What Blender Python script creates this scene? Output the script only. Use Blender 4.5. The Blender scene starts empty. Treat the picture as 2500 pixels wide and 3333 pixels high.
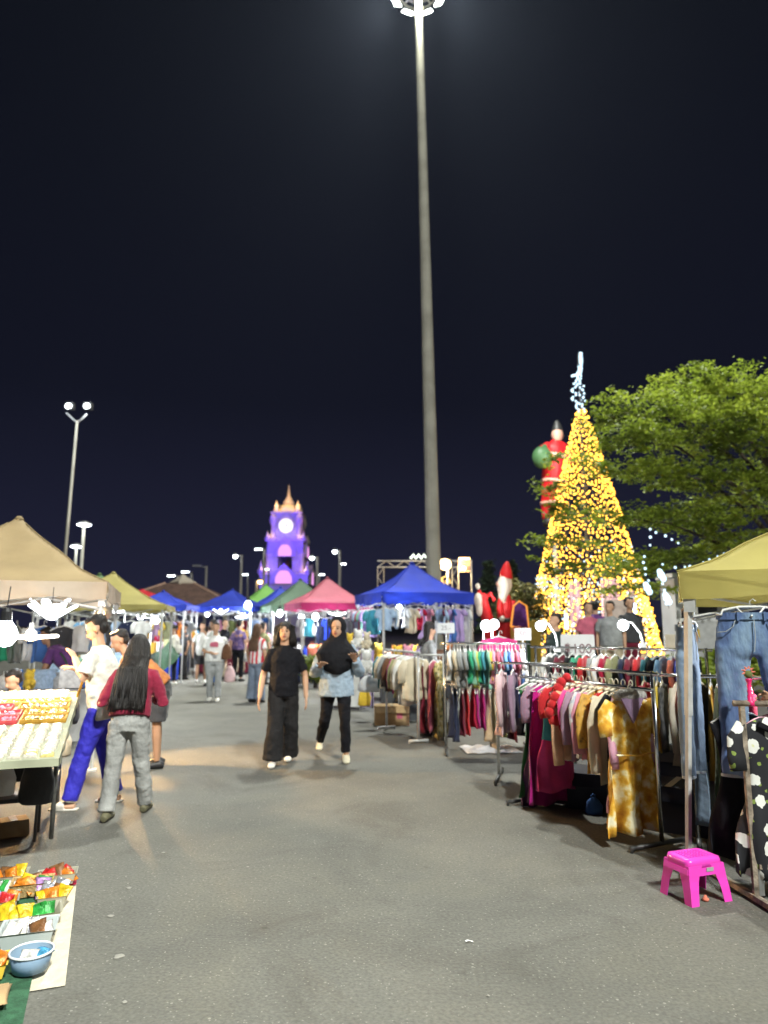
import bpy, math, random
from mathutils import Vector, Matrix, noise
PI = math.pi
R = math.radians
sc = bpy.context.scene

# ------------------------------------------------------------------ camera
cam_data = bpy.data.cameras.new('camera')
cam = bpy.data.objects.new('camera', cam_data)
sc.collection.objects.link(cam)
cam.location = (0, 0, 1.58)
cam.rotation_euler = (R(99.05), 0, 0)
cam_data.sensor_fit = 'VERTICAL'
cam_data.sensor_height = 36
cam_data.lens = 24.96
cam_data.clip_end = 2000
cam_data.dof.use_dof = True
cam_data.dof.focus_distance = 3.8
cam_data.dof.aperture_fstop = 1.6
cam_data.dof.aperture_blades = 6
sc.camera = cam

# ------------------------------------------------------------------ night sky
world = bpy.data.worlds.new('World')
sc.world = world
world.use_nodes = True
nt = world.node_tree
nt.nodes.clear()
tc = nt.nodes.new('ShaderNodeTexCoord')
sep = nt.nodes.new('ShaderNodeSeparateXYZ')
rmp = nt.nodes.new('ShaderNodeValToRGB')
bg = nt.nodes.new('ShaderNodeBackground')
wo = nt.nodes.new('ShaderNodeOutputWorld')
nt.links.new(tc.outputs['Generated'], sep.inputs[0])
nt.links.new(sep.outputs['Z'], rmp.inputs[0])
nt.links.new(rmp.outputs[0], bg.inputs[0])
nt.links.new(bg.outputs[0], wo.inputs[0])
cr = rmp.color_ramp
cr.elements[0].position = 0.0
cr.elements[0].color = (0.015, 0.016, 0.038, 1)
cr.elements[1].position = 0.75
cr.elements[1].color = (0.0026, 0.0034, 0.0065, 1)
e = cr.elements.new(0.30)
e.color = (0.0050, 0.0058, 0.0135, 1)
bg.inputs[1].default_value = 1.0

sc.view_settings.view_transform = 'Standard'
sc.view_settings.look = 'None'
sc.view_settings.exposure = 0.0
sc.view_settings.gamma = 1.0
sc.render.engine = 'CYCLES'
sc.cycles.use_denoising = True
sc.cycles.sample_clamp_indirect = 4.0
sc.cycles.max_bounces = 6
sc.cycles.diffuse_bounces = 3
sc.cycles.glossy_bounces = 2
sc.cycles.transmission_bounces = 3
sc.cycles.use_light_tree = True
sc.cycles.caustics_reflective = False
sc.cycles.caustics_refractive = False

# ------------------------------------------------------------------ helpers
COL = sc.collection

class MB:
    def __init__(s):
        s.v = []; s.f = []
    def poly(s, pts):
        n = len(s.v); s.v += [tuple(p) for p in pts]; s.f.append(tuple(range(n, n + len(pts)))); return s
    def box(s, c, d, rz=0.0, taper=1.0):
        cx, cy, cz = c; hx, hy, hz = d[0] / 2, d[1] / 2, d[2] / 2
        n = len(s.v); ca, sa = math.cos(rz), math.sin(rz)
        for sz in (-1, 1):
            k = taper if sz > 0 else 1
            for sx, sy in ((-1, -1), (1, -1), (1, 1), (-1, 1)):
                x, y = sx * hx * k, sy * hy * k
                s.v.append((cx + x * ca - y * sa, cy + x * sa + y * ca, cz + sz * hz))
        s.f += [(n + 3, n + 2, n + 1, n), (n + 4, n + 5, n + 6, n + 7)]
        for i in range(4):
            j = (i + 1) % 4
            s.f.append((n + i, n + j, n + 4 + j, n + 4 + i))
        return s
    def rings(s, rings, cap=True, closed=False):
        n0 = len(s.v); m = len(rings[0])
        for r in rings: s.v += [tuple(p) for p in r]
        k = len(rings)
        for i in range(k - 1 if not closed else k):
            i2 = (i + 1) % k
            for j in range(m):
                j2 = (j + 1) % m
                s.f.append((n0 + i * m + j, n0 + i * m + j2, n0 + i2 * m + j2, n0 + i2 * m + j))
        if cap and not closed:
            s.f.append(tuple(n0 + j for j in reversed(range(m))))
            s.f.append(tuple(n0 + (k - 1) * m + j for j in range(m)))
        return s
    def tube(s, pts, rad, seg=8, lat=None, cap=True):
        """pts list of points; rad: number, list of numbers or list of (rx, ry); lat: lateral reference axis"""
        P = [Vector(p) for p in pts]; rr = []
        n = len(P)
        if not isinstance(rad, (list, tuple)): rad = [rad] * n
        for i in range(n):
            t = (P[min(i + 1, n - 1)] - P[max(i - 1, 0)])
            t = t.normalized() if t.length > 1e-9 else Vector((0, 0, 1))
            ref = Vector(lat) if lat is not None else (Vector((1, 0, 0)) if abs(t.x) < 0.9 else Vector((0, 1, 0)))
            a = ref - t * ref.dot(t)
            if a.length < 1e-4: a = Vector((0, 1, 0)) - t * t.y
            a.normalize(); b = t.cross(a)
            r = rad[i]
            rx, ry = r if isinstance(r, (tuple, list)) else (r, r)
            rr.append([P[i] + a * (rx * math.cos(2 * PI * k / seg)) + b * (ry * math.sin(2 * PI * k / seg)) for k in range(seg)])
        return s.rings(rr, cap)
    def ball(s, c, r, seg=12, rows=8, mat=None):
        rx, ry, rz = r if isinstance(r, (tuple, list)) else (r, r, r)
        c = Vector(c); rr = []
        for i in range(1, rows):
            a = PI * i / rows
            ring = []
            for k in range(seg):
                q = Vector((rx * math.sin(a) * math.cos(2 * PI * k / seg), ry * math.sin(a) * math.sin(2 * PI * k / seg), -rz * math.cos(a)))
                if mat is not None: q = mat @ q
                ring.append(c + q)
            rr.append(ring)
        lo, hi = Vector((0, 0, -rz)), Vector((0, 0, rz))
        if mat is not None: lo, hi = mat @ lo, mat @ hi
        n0 = len(s.v)
        s.rings(rr, False)
        m = len(rr)
        s.v += [tuple(c + lo), tuple(c + hi)]
        a, b = len(s.v) - 2, len(s.v) - 1
        for k in range(seg):
            k2 = (k + 1) % seg
            s.f.append((a, n0 + k2, n0 + k))
            s.f.append((b, n0 + (m - 1) * seg + k, n0 + (m - 1) * seg + k2))
        return s
    def lathe(s, prof, seg=16, c=(0, 0, 0)):
        return s.rings([[(c[0] + r * math.cos(2 * PI * k / seg), c[1] + r * math.sin(2 * PI * k / seg), c[2] + z) for k in range(seg)] for r, z in prof])
    def grid(s, fn, nu, nv):
        n0 = len(s.v)
        for j in range(nv + 1):
            for i in range(nu + 1): s.v.append(tuple(fn(i / nu, j / nv)))
        for j in range(nv):
            for i in range(nu):
                a = n0 + j * (nu + 1) + i
                s.f.append((a, a + 1, a + nu + 2, a + nu + 1))
        return s
    def prism(s, outline, y0, y1):
        """outline of (x, z) points extruded along y"""
        return s.rings([[(x, y0, z) for x, z in outline], [(x, y1, z) for x, z in outline]])
    def mesh(s, name, smooth=False):
        me = bpy.data.meshes.new(name)
        me.from_pydata([tuple(p) for p in s.v], [], s.f)
        if smooth:
            me.polygons.foreach_set('use_smooth', [True] * len(me.polygons))
        me.update()
        return me

def link(name, data, parent=None, loc=None, rz=None):
    o = bpy.data.objects.new(name, data)
    COL.objects.link(o)
    if parent is not None: o.parent = parent
    if loc is not None: o.location = loc
    if rz is not None: o.rotation_euler = (0, 0, rz)
    return o

def part(name, mb, mat, parent, smooth=False):
    me = mb.mesh(name, smooth) if isinstance(mb, MB) else mb
    if not me.materials: me.materials.append(mat)
    return link(name, me, parent)

def tag(o, label, cat, group=None):
    o['label'] = label; o['category'] = cat
    if group: o['group'] = group
    return o

def thing(name, label, cat, loc=(0, 0, 0), rz=0.0, group=None):
    o = link(name, None, None, loc, rz)
    o.empty_display_size = 0.2
    return tag(o, label, cat, group)

def single(name, mb, mat, label, cat, loc=(0, 0, 0), rz=0.0, group=None, smooth=False):
    o = part(name, mb, mat, None, smooth)
    o.location = loc; o.rotation_euler = (0, 0, rz)
    return tag(o, label, cat, group)

def struct(name, mb, mat, smooth=False, loc=(0, 0, 0)):
    o = part(name, mb, mat, None, smooth); o.location = loc; o['kind'] = 'structure'; return o

def lamp(parent, loc, power, color, radius=0.05, kind='POINT', rot=None, spot=None, blend=0.4):
    ld = bpy.data.lights.new('light', kind)
    ld.energy = power; ld.color = color
    ld.shadow_soft_size = radius
    if kind == 'SPOT':
        ld.spot_size = R(spot or 90); ld.spot_blend = blend
    o = link('light', ld, parent, loc)
    if rot: o.rotation_euler = rot
    return o

# ------------------------------------------------------------------ materials
MATS = {}
def mat(key, col=(0.5, 0.5, 0.5), rough=0.6, metal=0.0, var=0.12, scale=8.0, bump=0.0, bscale=60.0, transl=0.0, spec=0.4, sheen=0.0, alpha=1.0, stretch=None):
    if key in MATS: return MATS[key]
    m = bpy.data.materials.new(key); m.use_nodes = True
    t = m.node_tree; b = t.nodes['Principled BSDF']
    b.inputs['Roughness'].default_value = rough
    b.inputs['Metallic'].default_value = metal
    b.inputs['Specular IOR Level'].default_value = spec
    if sheen: b.inputs['Sheen Weight'].default_value = sheen
    tex = t.nodes.new('ShaderNodeTexCoord')
    src = tex.outputs['Object']
    if stretch:
        mp = t.nodes.new('ShaderNodeMapping'); mp.inputs['Scale'].default_value = stretch
        t.links.new(src, mp.inputs[0]); src = mp.outputs[0]
    ns = t.nodes.new('ShaderNodeTexNoise'); ns.inputs['Scale'].default_value = scale; ns.inputs['Detail'].default_value = 4
    t.links.new(src, ns.inputs['Vector'])
    rp = t.nodes.new('ShaderNodeValToRGB')
    lo = [max(0, c * (1 - var * 1.6)) for c in col]; hi = [min(1, c * (1 + var)) for c in col]
    rp.color_ramp.elements[0].color = (*lo, 1); rp.color_ramp.elements[0].position = 0.3
    rp.color_ramp.elements[1].color = (*hi, 1); rp.color_ramp.elements[1].position = 0.7
    t.links.new(ns.outputs['Fac'], rp.inputs[0]); t.links.new(rp.outputs[0], b.inputs['Base Color'])
    if bump:
        n2 = t.nodes.new('ShaderNodeTexNoise'); n2.inputs['Scale'].default_value = bscale; n2.inputs['Detail'].default_value = 5
        t.links.new(src, n2.inputs['Vector'])
        bp = t.nodes.new('ShaderNodeBump'); bp.inputs['Strength'].default_value = bump; bp.inputs['Distance'].default_value = 0.02
        t.links.new(n2.outputs['Fac'], bp.inputs['Height']); t.links.new(bp.outputs[0], b.inputs['Normal'])
    if alpha < 1: b.inputs['Alpha'].default_value = alpha
    if transl:
        tr = t.nodes.new('ShaderNodeBsdfTranslucent'); t.links.new(rp.outputs[0], tr.inputs[0])
        mx = t.nodes.new('ShaderNodeMixShader'); mx.inputs[0].default_value = transl
        out = t.nodes['Material Output']
        t.links.new(b.outputs[0], mx.inputs[1]); t.links.new(tr.outputs[0], mx.inputs[2]); t.links.new(mx.outputs[0], out.inputs[0])
    MATS[key] = m
    return m

def glow(key, col, strength, sample=True):
    if key in MATS: return MATS[key]
    m = bpy.data.materials.new(key); m.use_nodes = True
    t = m.node_tree; b = t.nodes['Principled BSDF']
    b.inputs['Base Color'].default_value = (col[0] * 0.12, col[1] * 0.12, col[2] * 0.12, 1)
    b.inputs['Emission Color'].default_value = (*col, 1)
    b.inputs['Emission Strength'].default_value = strength
    if not sample:
        m.cycles.emission_sampling = 'NONE'
    MATS[key] = m
    return m

def ramp_mat(key, stops, scale=6.0, detail=4, rough=0.7, kind='NOISE', stretch=None, transl=0.0, bump=0.25):
    """procedural print: noise or voronoi through a colour ramp"""
    if key in MATS: return MATS[key]
    m = bpy.data.materials.new(key); m.use_nodes = True
    t = m.node_tree; b = t.nodes['Principled BSDF']; b.inputs['Roughness'].default_value = rough
    tex = t.nodes.new('ShaderNodeTexCoord'); src = tex.outputs['Object']
    if stretch:
        mp = t.nodes.new('ShaderNodeMapping'); mp.inputs['Scale'].default_value = stretch
        t.links.new(src, mp.inputs[0]); src = mp.outputs[0]
    if kind == 'NOISE':
        n = t.nodes.new('ShaderNodeTexNoise'); n.inputs['Scale'].default_value = scale; n.inputs['Detail'].default_value = detail
        f = n.outputs['Fac']
    elif kind == 'VORONOI':
        n = t.nodes.new('ShaderNodeTexVoronoi'); n.inputs['Scale'].default_value = scale
        f = n.outputs['Distance']
    else:
        n = t.nodes.new('ShaderNodeTexWave'); n.inputs['Scale'].default_value = scale; n.bands_direction = kind; n.inputs['Distortion'].default_value = 0.3
        f = n.outputs['Fac']
    t.links.new(src, n.inputs['Vector'])
    rp = t.nodes.new('ShaderNodeValToRGB')
    el = rp.color_ramp.elements
    el[0].position, el[0].color = stops[0][0], (*stops[0][1], 1)
    el[1].position, el[1].color = stops[-1][0], (*stops[-1][1], 1)
    for p, c in stops[1:-1]:
        x = el.new(p); x.color = (*c, 1)
    t.links.new(f, rp.inputs[0]); t.links.new(rp.outputs[0], b.inputs['Base Color'])
    n2 = t.nodes.new('ShaderNodeTexNoise'); n2.inputs['Scale'].default_value = 25; n2.inputs['Detail'].default_value = 4
    t.links.new(src, n2.inputs['Vector'])
    bp = t.nodes.new('ShaderNodeBump'); bp.inputs['Strength'].default_value = bump; bp.inputs['Distance'].default_value = 0.02
    t.links.new(n2.outputs['Fac'], bp.inputs['Height']); t.links.new(bp.outputs[0], b.inputs['Normal'])
    MATS[key] = m
    return m

def cloth(key, col, **k):
    if max(col) < 0.03: k.setdefault('sheen', 0.0)
    k.setdefault('rough', 0.85); k.setdefault('var', 0.18); k.setdefault('scale', 5.0); k.setdefault('bump', 0.35); k.setdefault('bscale', 22.0); k.setdefault('sheen', 0.15); k.setdefault('spec', 0.2)
    return mat('cloth ' + key, col, **k)

M_STEEL = mat('galvanised steel', (0.5, 0.5, 0.5), 0.38, 0.85, 0.15, 20)
M_WHITE_STEEL = mat('white painted steel', (0.50, 0.50, 0.49), 0.4, 0.1, 0.1, 14)
M_CHROME = mat('chrome tube', (0.7, 0.7, 0.7), 0.22, 1.0, 0.1, 10)
M_DARK_STEEL = mat('dark steel', (0.10, 0.10, 0.10), 0.45, 0.7, 0.2, 15)
M_RUST = mat('rusty steel', (0.34, 0.28, 0.22), 0.7, 0.3, 0.45, 18, 0.3, 90)
M_CONCRETE = mat('mast paint', (0.31, 0.295, 0.25), 0.7, 0.0, 0.16, 1.4, 0.15, 40)
M_HANGER = mat('white hanger plastic', (0.8, 0.8, 0.77), 0.35, 0, 0.05)
M_HANGER_CREAM = mat('cream hanger plastic', (0.7, 0.62, 0.45), 0.35, 0, 0.05)
M_HANGER_PINK = mat('pink hanger plastic', (0.75, 0.4, 0.5), 0.35, 0, 0.05)
M_CARD = mat('cardboard', (0.42, 0.28, 0.14), 0.85, 0, 0.15, 6)
M_BLACK = mat('black plastic', (0.02, 0.02, 0.022), 0.4, 0, 0.2)
M_SKIN = mat('skin', (0.52, 0.30, 0.19), 0.55, 0, 0.06, 6)
M_SKIN2 = mat('tan skin', (0.40, 0.22, 0.13), 0.55, 0, 0.06, 6)
M_HAIR = mat('black hair', (0.012, 0.009, 0.008), 0.5, 0, 0.5, 18, 0.5, 40, stretch=(6, 6, 0.5))
M_HAIR_BROWN = mat('brown hair', (0.12, 0.06, 0.03), 0.45, 0, 0.5, 18, 0.5, 40, stretch=(6, 6, 0.5))
M_SOLE = mat('white shoe', (0.75, 0.73, 0.68), 0.6)
M_BULB = glow('cool white bulb', (0.86, 0.94, 1.0), 8.0, False)
M_BULB_WARM = glow('warm bulb', (1.0, 0.62, 0.24), 14.0, False)
M_LED = glow('street led', (0.88, 0.98, 1.0), 12.0, False)
COOL = (0.86, 0.93, 1.0)
WARM = (1.0, 0.72, 0.42)

# ------------------------------------------------------------------ ground
def ground_material():
    m = bpy.data.materials.new('asphalt'); m.use_nodes = True
    t = m.node_tree; b = t.nodes['Principled BSDF']; L = t.links.new
    b.inputs['Roughness'].default_value = 0.82
    b.inputs['Specular IOR Level'].default_value = 0.35
    tex = t.nodes.new('ShaderNodeTexCoord'); s = tex.outputs['Object']
    big = t.nodes.new('ShaderNodeTexNoise'); big.inputs['Scale'].default_value = 0.55; big.inputs['Detail'].default_value = 6; big.inputs['Roughness'].default_value = 0.62
    fine = t.nodes.new('ShaderNodeTexNoise'); fine.inputs['Scale'].default_value = 55; fine.inputs['Detail'].default_value = 5
    vor = t.nodes.new('ShaderNodeTexVoronoi'); vor.inputs['Scale'].default_value = 85
    vs = t.nodes.new('ShaderNodeTexVoronoi'); vs.inputs['Scale'].default_value = 34
    for n in (big, fine, vor, vs): L(s, n.inputs['Vector'])
    r1 = t.nodes.new('ShaderNodeValToRGB')
    r1.color_ramp.elements[0].color = (0.096, 0.094, 0.083, 1); r1.color_ramp.elements[0].position = 0.3
    r1.color_ramp.elements[1].color = (0.158, 0.153, 0.133, 1); r1.color_ramp.elements[1].position = 0.72
    L(big.outputs['Fac'], r1.inputs[0])
    r2 = t.nodes.new('ShaderNodeValToRGB')
    r2.color_ramp.elements[0].color = (0.74, 0.74, 0.74, 1); r2.color_ramp.elements[0].position = 0.3
    r2.color_ramp.elements[1].color = (1.14, 1.14, 1.14, 1); r2.color_ramp.elements[1].position = 0.7
    L(fine.outputs['Fac'], r2.inputs[0])
    mu = t.nodes.new('ShaderNodeMix'); mu.data_type = 'RGBA'; mu.blend_type = 'MULTIPLY'; mu.inputs[0].default_value = 1
    L(r1.outputs[0], mu.inputs[6]); L(r2.outputs[0], mu.inputs[7])
    # pale stone chips in the surface
    rc = t.nodes.new('ShaderNodeSeparateColor'); L(vor.outputs['Color'], rc.inputs[0])
    gt = t.nodes.new('ShaderNodeMath'); gt.operation = 'GREATER_THAN'; gt.inputs[1].default_value = 0.955; L(rc.outputs[0], gt.inputs[0])
    lt = t.nodes.new('ShaderNodeMath'); lt.operation = 'LESS_THAN'; lt.inputs[1].default_value = 0.36; L(vor.outputs['Distance'], lt.inputs[0])
    mm = t.nodes.new('ShaderNodeMath'); mm.operation = 'MULTIPLY'; L(gt.outputs[0], mm.inputs[0]); L(lt.outputs[0], mm.inputs[1])
    rc2 = t.nodes.new('ShaderNodeSeparateColor'); L(vs.outputs['Color'], rc2.inputs[0])
    gt2 = t.nodes.new('ShaderNodeMath'); gt2.operation = 'GREATER_THAN'; gt2.inputs[1].default_value = 0.955; L(rc2.outputs[1], gt2.inputs[0])
    lt2 = t.nodes.new('ShaderNodeMath'); lt2.operation = 'LESS_THAN'; lt2.inputs[1].default_value = 0.22; L(vs.outputs['Distance'], lt2.inputs[0])
    m2 = t.nodes.new('ShaderNodeMath'); m2.operation = 'MULTIPLY'; L(gt2.outputs[0], m2.inputs[0]); L(lt2.outputs[0], m2.inputs[1])
    mxm = t.nodes.new('ShaderNodeMath'); mxm.operation = 'MAXIMUM'; L(mm.outputs[0], mxm.inputs[0]); L(m2.outputs[0], mxm.inputs[1])
    mx = t.nodes.new('ShaderNodeMix'); mx.data_type = 'RGBA'
    L(mxm.outputs[0], mx.inputs[0]); L(mu.outputs[2], mx.inputs[6]); mx.inputs[7].default_value = (0.23, 0.225, 0.195, 1)
    # worn patches, oil stains and faint tyre smears
    st = t.nodes.new('ShaderNodeTexNoise'); st.inputs['Scale'].default_value = 0.9; st.inputs['Detail'].default_value = 8; st.inputs['Roughness'].default_value = 0.7; st.inputs['Distortion'].default_value = 1.2
    L(s, st.inputs['Vector'])
    sr = t.nodes.new('ShaderNodeValToRGB'); sr.color_ramp.elements[0].position = 0.34; sr.color_ramp.elements[0].color = (0.80, 0.785, 0.77, 1); sr.color_ramp.elements[1].position = 0.47; sr.color_ramp.elements[1].color = (1, 1, 1, 1)
    el = sr.color_ramp.elements.new(0.72); el.color = (1.12, 1.1, 1.05, 1)
    L(st.outputs['Fac'], sr.inputs[0])
    sp_ = t.nodes.new('ShaderNodeTexVoronoi'); sp_.inputs['Scale'].default_value = 3.1; L(s, sp_.inputs['Vector'])
    dr_ = t.nodes.new('ShaderNodeValToRGB'); dr_.color_ramp.elements[0].position = 0.03; dr_.color_ramp.elements[0].color = (0.72, 0.71, 0.69, 1); dr_.color_ramp.elements[1].position = 0.075; dr_.color_ramp.elements[1].color = (1, 1, 1, 1)
    L(sp_.outputs['Distance'], dr_.inputs[0])
    q1 = t.nodes.new('ShaderNodeMix'); q1.data_type = 'RGBA'; q1.blend_type = 'MULTIPLY'; q1.inputs[0].default_value = 1; L(mx.outputs[2], q1.inputs[6]); L(sr.outputs[0], q1.inputs[7])
    q2 = t.nodes.new('ShaderNodeMix'); q2.data_type = 'RGBA'; q2.blend_type = 'MULTIPLY'; q2.inputs[0].default_value = 0.8; L(q1.outputs[2], q2.inputs[6]); L(dr_.outputs[0], q2.inputs[7])
    L(q2.outputs[2], b.inputs['Base Color'])
    bp = t.nodes.new('ShaderNodeBump'); bp.inputs['Strength'].default_value = 0.4; bp.inputs['Distance'].default_value = 0.006
    ad = t.nodes.new('ShaderNodeMath'); ad.operation = 'ADD'; L(vor.outputs['Distance'], ad.inputs[0]); L(fine.outputs['Fac'], ad.inputs[1])
    L(ad.outputs[0], bp.inputs['Height']); L(bp.outputs[0], b.inputs['Normal'])
    return m

struct('ground', MB().grid(lambda u, v: (-400 + 800 * u, -60 + 760 * v, 0), 4, 4), ground_material())
# raised terrace to the right, behind the clothes racks
struct('terrace', MB().box((14.1, 23.5, 0.08), (21, 22, 0.5)), mat('terrace paving', (0.22, 0.21, 0.19), 0.8, 0, 0.2, 1.5, 0.2, 30))

# ------------------------------------------------------------------ builders
def tent(label, loc, rz, sx, sy, zb, vh, zp, m, vm=None, group=None, sag=1.25, legmat=None, lean=0.0, nwave=5, truss=True):
    """pop-up market tent; loc = centre on the ground"""
    root = thing('market_tent', label, 'tent', loc, rz, group)
    legmat = legmat or M_WHITE_STEEL
    hx, hy = sx / 2, sy / 2; ze = zb + vh
    rng = random.Random(label)
    ph = rng.random() * 6
    def top(u, v):
        a, b = u * 2 - 1, v * 2 - 1
        r = max(abs(a), abs(b))
        z = ze + (zp - ze) * (1 - r) ** sag
        z -= 0.035 * (1 - abs(abs(a) - abs(b))) * 0 + 0.03 * math.sin(3 * a + ph) * math.sin(3 * b) * (1 - r) * r * 4
        z -= 0.05 * (1 - min(abs(a), abs(b))) * r * (1 - r) * 4
        z += 0.028 * noise.noise(Vector((a * 3.1 + ph * 7, b * 3.1, ph))) * min(1, (1 - r) * 5)
        return (a * (hx + 0.01), b * (hy + 0.01), z)
    c = MB().grid(top, 40, 40)
    part('canopy', c, m, root, True)
    for sx_, sy_ in ((-1, -1), (1, -1), (1, 1), (-1, 1)):
        part('seam', MB().tube([Vector(top(0.5 + sx_ * 0.5 * q_, 0.5 + sy_ * 0.5 * q_)) + Vector((0, 0, 0.003)) for q_ in [j / 12 for j in range(1, 13)]], 0.008, 5), m, root, True)
    part('peak_cap', MB().lathe([(0.001, zp + 0.012), (0.03, zp + 0.008), (0.07, zp - 0.045)], 10), m, root, True)
    for k in range(4):
        ang = k * PI / 2
        w, dd = (sx, hy) if k % 2 == 0 else (sy, hx)
        def fv(u, v, w=w, dd=dd, ang=ang, k=k):
            x = (u - 0.5) * w; wav = 0.014 * v * (math.sin(u * nwave * 6.3 + ph + k) + 0.8 * math.sin(u * nwave * 2.7 + ph * 3))
            y = -dd - 0.012 - wav; z = ze - vh * v + 0.02 * v * math.sin(u * 7 + ph * 2 + k) + 0.012 * v * math.sin(u * 17 + ph) + 0.004
            return (x * math.cos(ang) - y * math.sin(ang), x * math.sin(ang) + y * math.cos(ang), z)
        part('valance', MB().grid(fv, 24, 3), vm or m, root, True)
    for ax in (-1, 1):
        for ay in (-1, 1):
            x, y = ax * (hx - 0.05), ay * (hy - 0.05)
            b = MB().tube([(x + ax * lean * 0, y, ze - 0.05), (x - ax * lean * -0.45, y, 1.0)], 0.026, 4)
            b.tube([(x - ax * lean * -0.45, y, 1.02), (x + ax * lean, y, 0.03)], 0.020, 4)
            b.box((x + ax * lean, y, 0.012), (0.1, 0.1, 0.02))
            b.box((x, y, ze - 0.22), (0.07, 0.07, 0.09))
            part('leg', b, legmat, root)
    if truss:
        for k in range(4):
            ang = k * PI / 2
            w, dd = (sx, hy) if k % 2 == 0 else (sy, hx)
            t = MB()
            def q(x, z): 
                y = -dd + 0.06
                return (x * math.cos(ang) - y * math.sin(ang), x * math.sin(ang) + y * math.cos(ang), z)
            e0 = w / 2 - 0.06; zt, zl = ze - 0.06, ze - 0.30
            for s in (-1, 1):
                t.tube([q(s * e0, zt), q(0, zl)], 0.011, 4)
                t.tube([q(s * e0, zl), q(0, zt)], 0.011, 4)
            part('truss', t, legmat, root)
        t = MB()
        for ax in (-1, 1):
            for ay in (-1, 1):
                t.tube([(ax * hx * 0.5, ay * hy * 0.5, ze - 0.02), (0, 0, zp - 0.12)], 0.011, 4)
        t.tube([(0, 0, ze - 0.15), (0, 0, zp - 0.02)], 0.018, 6)
        part('roof_strut', t, legmat, root)
    return root

def bulb(label, loc, power, r=0.05, color=COOL, m=None, cord=0.25, group=None, name='light_bulb', light=True, lr=None):
    """hanging globe bulb: glowing globe, socket, cord and the light it gives"""
    root = thing(name, label, 'lamp', loc, 0, group)
    part('globe', MB().lathe([(0.001, -r), (r * 0.55, -r * 0.85), (r * 0.95, -r * 0.3), (r, 0.05 * r), (r * 0.8, r * 0.6), (r * 0.42, r * 1.15)], 14), m or M_BULB, root, True)
    part('socket', MB().lathe([(r * 0.44, r * 1.1), (r * 0.44, r * 1.9), (r * 0.25, r * 2.2)], 10), M_BLACK, root)
    if cord: part('cord', MB().tube([(0, 0, r * 2.1), (0.01, 0.01, r * 2 + cord)], 0.005, 5), M_BLACK, root)
    if light: lamp(root, (0, 0, -r - 0.04), power, color, lr or r)
    return root

def cone_lamp(label, loc, aim, power, color, m):
    """bulb in a tin cone shade, aimed at a point"""
    root = thing('shaded_lamp', label, 'lamp', loc)
    d = (Vector(aim) - Vector(loc)).normalized()
    root.rotation_euler = d.to_track_quat('-Z', 'Y').to_euler()
    part('shade', MB().rings([[(r_ * math.cos(a), r_ * math.sin(a), z) for a in [2 * PI * i / 16 for i in range(16)]] for r_, z in ((0.025, 0.10), (0.05, 0.06), (0.13, -0.03), (0.125, -0.03), (0.045, 0.055))], False), M_STEEL, root, True)
    part('globe', MB().ball((0, 0, 0.0), 0.042, 12, 8), m, root, True)
    lamp(root, (0, 0, -0.05), power, color, 0.05, 'SPOT', (0, 0, 0), 118, 0.3)
    return root

def fan_lamp(label, loc, power, rz=0, n=5, tilt=0.25, color=COOL, m=None, group=None):
    """folding LED lamp with several long panels"""
    root = thing('folding_led_lamp', label, 'lamp', loc, rz, group)
    part('hub', MB().lathe([(0.001, -0.03), (0.05, -0.02), (0.05, 0.05), (0.02, 0.08), (0.02, 0.13)], 12), M_HANGER, root, True)
    part('cord', MB().tube([(0, 0, 0.12), (0.0, 0.02, 0.3)], 0.004, 5), M_BLACK, root)
    for k in range(n):
        a = 2 * PI * k / n
        b = MB()
        b.tube([(0.05 * math.cos(a), 0.05 * math.sin(a), 0), (0.12 * math.cos(a), 0.12 * math.sin(a), tilt * 0.10), (0.2 * math.cos(a), 0.2 * math.sin(a), tilt * 0.2), (0.235 * math.cos(a), 0.235 * math.sin(a), tilt * 0.235)], [(0.03, 0.012), (0.045, 0.016), (0.045, 0.016), (0.03, 0.012)], 8, lat=(-math.sin(a), math.cos(a), 0))
        part('led_panel', b, m or M_BULB, root, True)
    lamp(root, (0, 0, -0.10), power, color, 0.09)
    return root

# ---- garments
HANGER = {}
def hanger_mesh(kind):
    if kind in HANGER: return HANGER[kind]
    b = MB()
    hook = [(0.0, 0, 0.0), (0, 0, 0.045)] + [(0.022 - 0.022 * math.cos(a), 0, 0.045 + 0.03 * math.sin(a) + 0.006) for a in (0.3, 0.9, 1.6, 2.3, 2.9, 3.5)]
    b.tube(hook, 0.004, 5)
    b.tube([(-0.2, 0, -0.07), (-0.1, 0, -0.025), (0, 0, 0.002), (0.1, 0, -0.025), (0.2, 0, -0.07)], [(0.006, 0.006), (0.007, 0.01), (0.009, 0.012), (0.007, 0.01), (0.006, 0.006)], 6, lat=(0, 1, 0))
    b.tube([(-0.19, 0, -0.074), (0, 0, -0.082), (0.19, 0, -0.074)], 0.004, 5, lat=(0, 1, 0))
    me = b.mesh('hanger', True); me.materials.append({'w': M_HANGER, 'c': M_HANGER_CREAM, 'p': M_HANGER_PINK}[kind])
    HANGER[kind] = me
    return me

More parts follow.
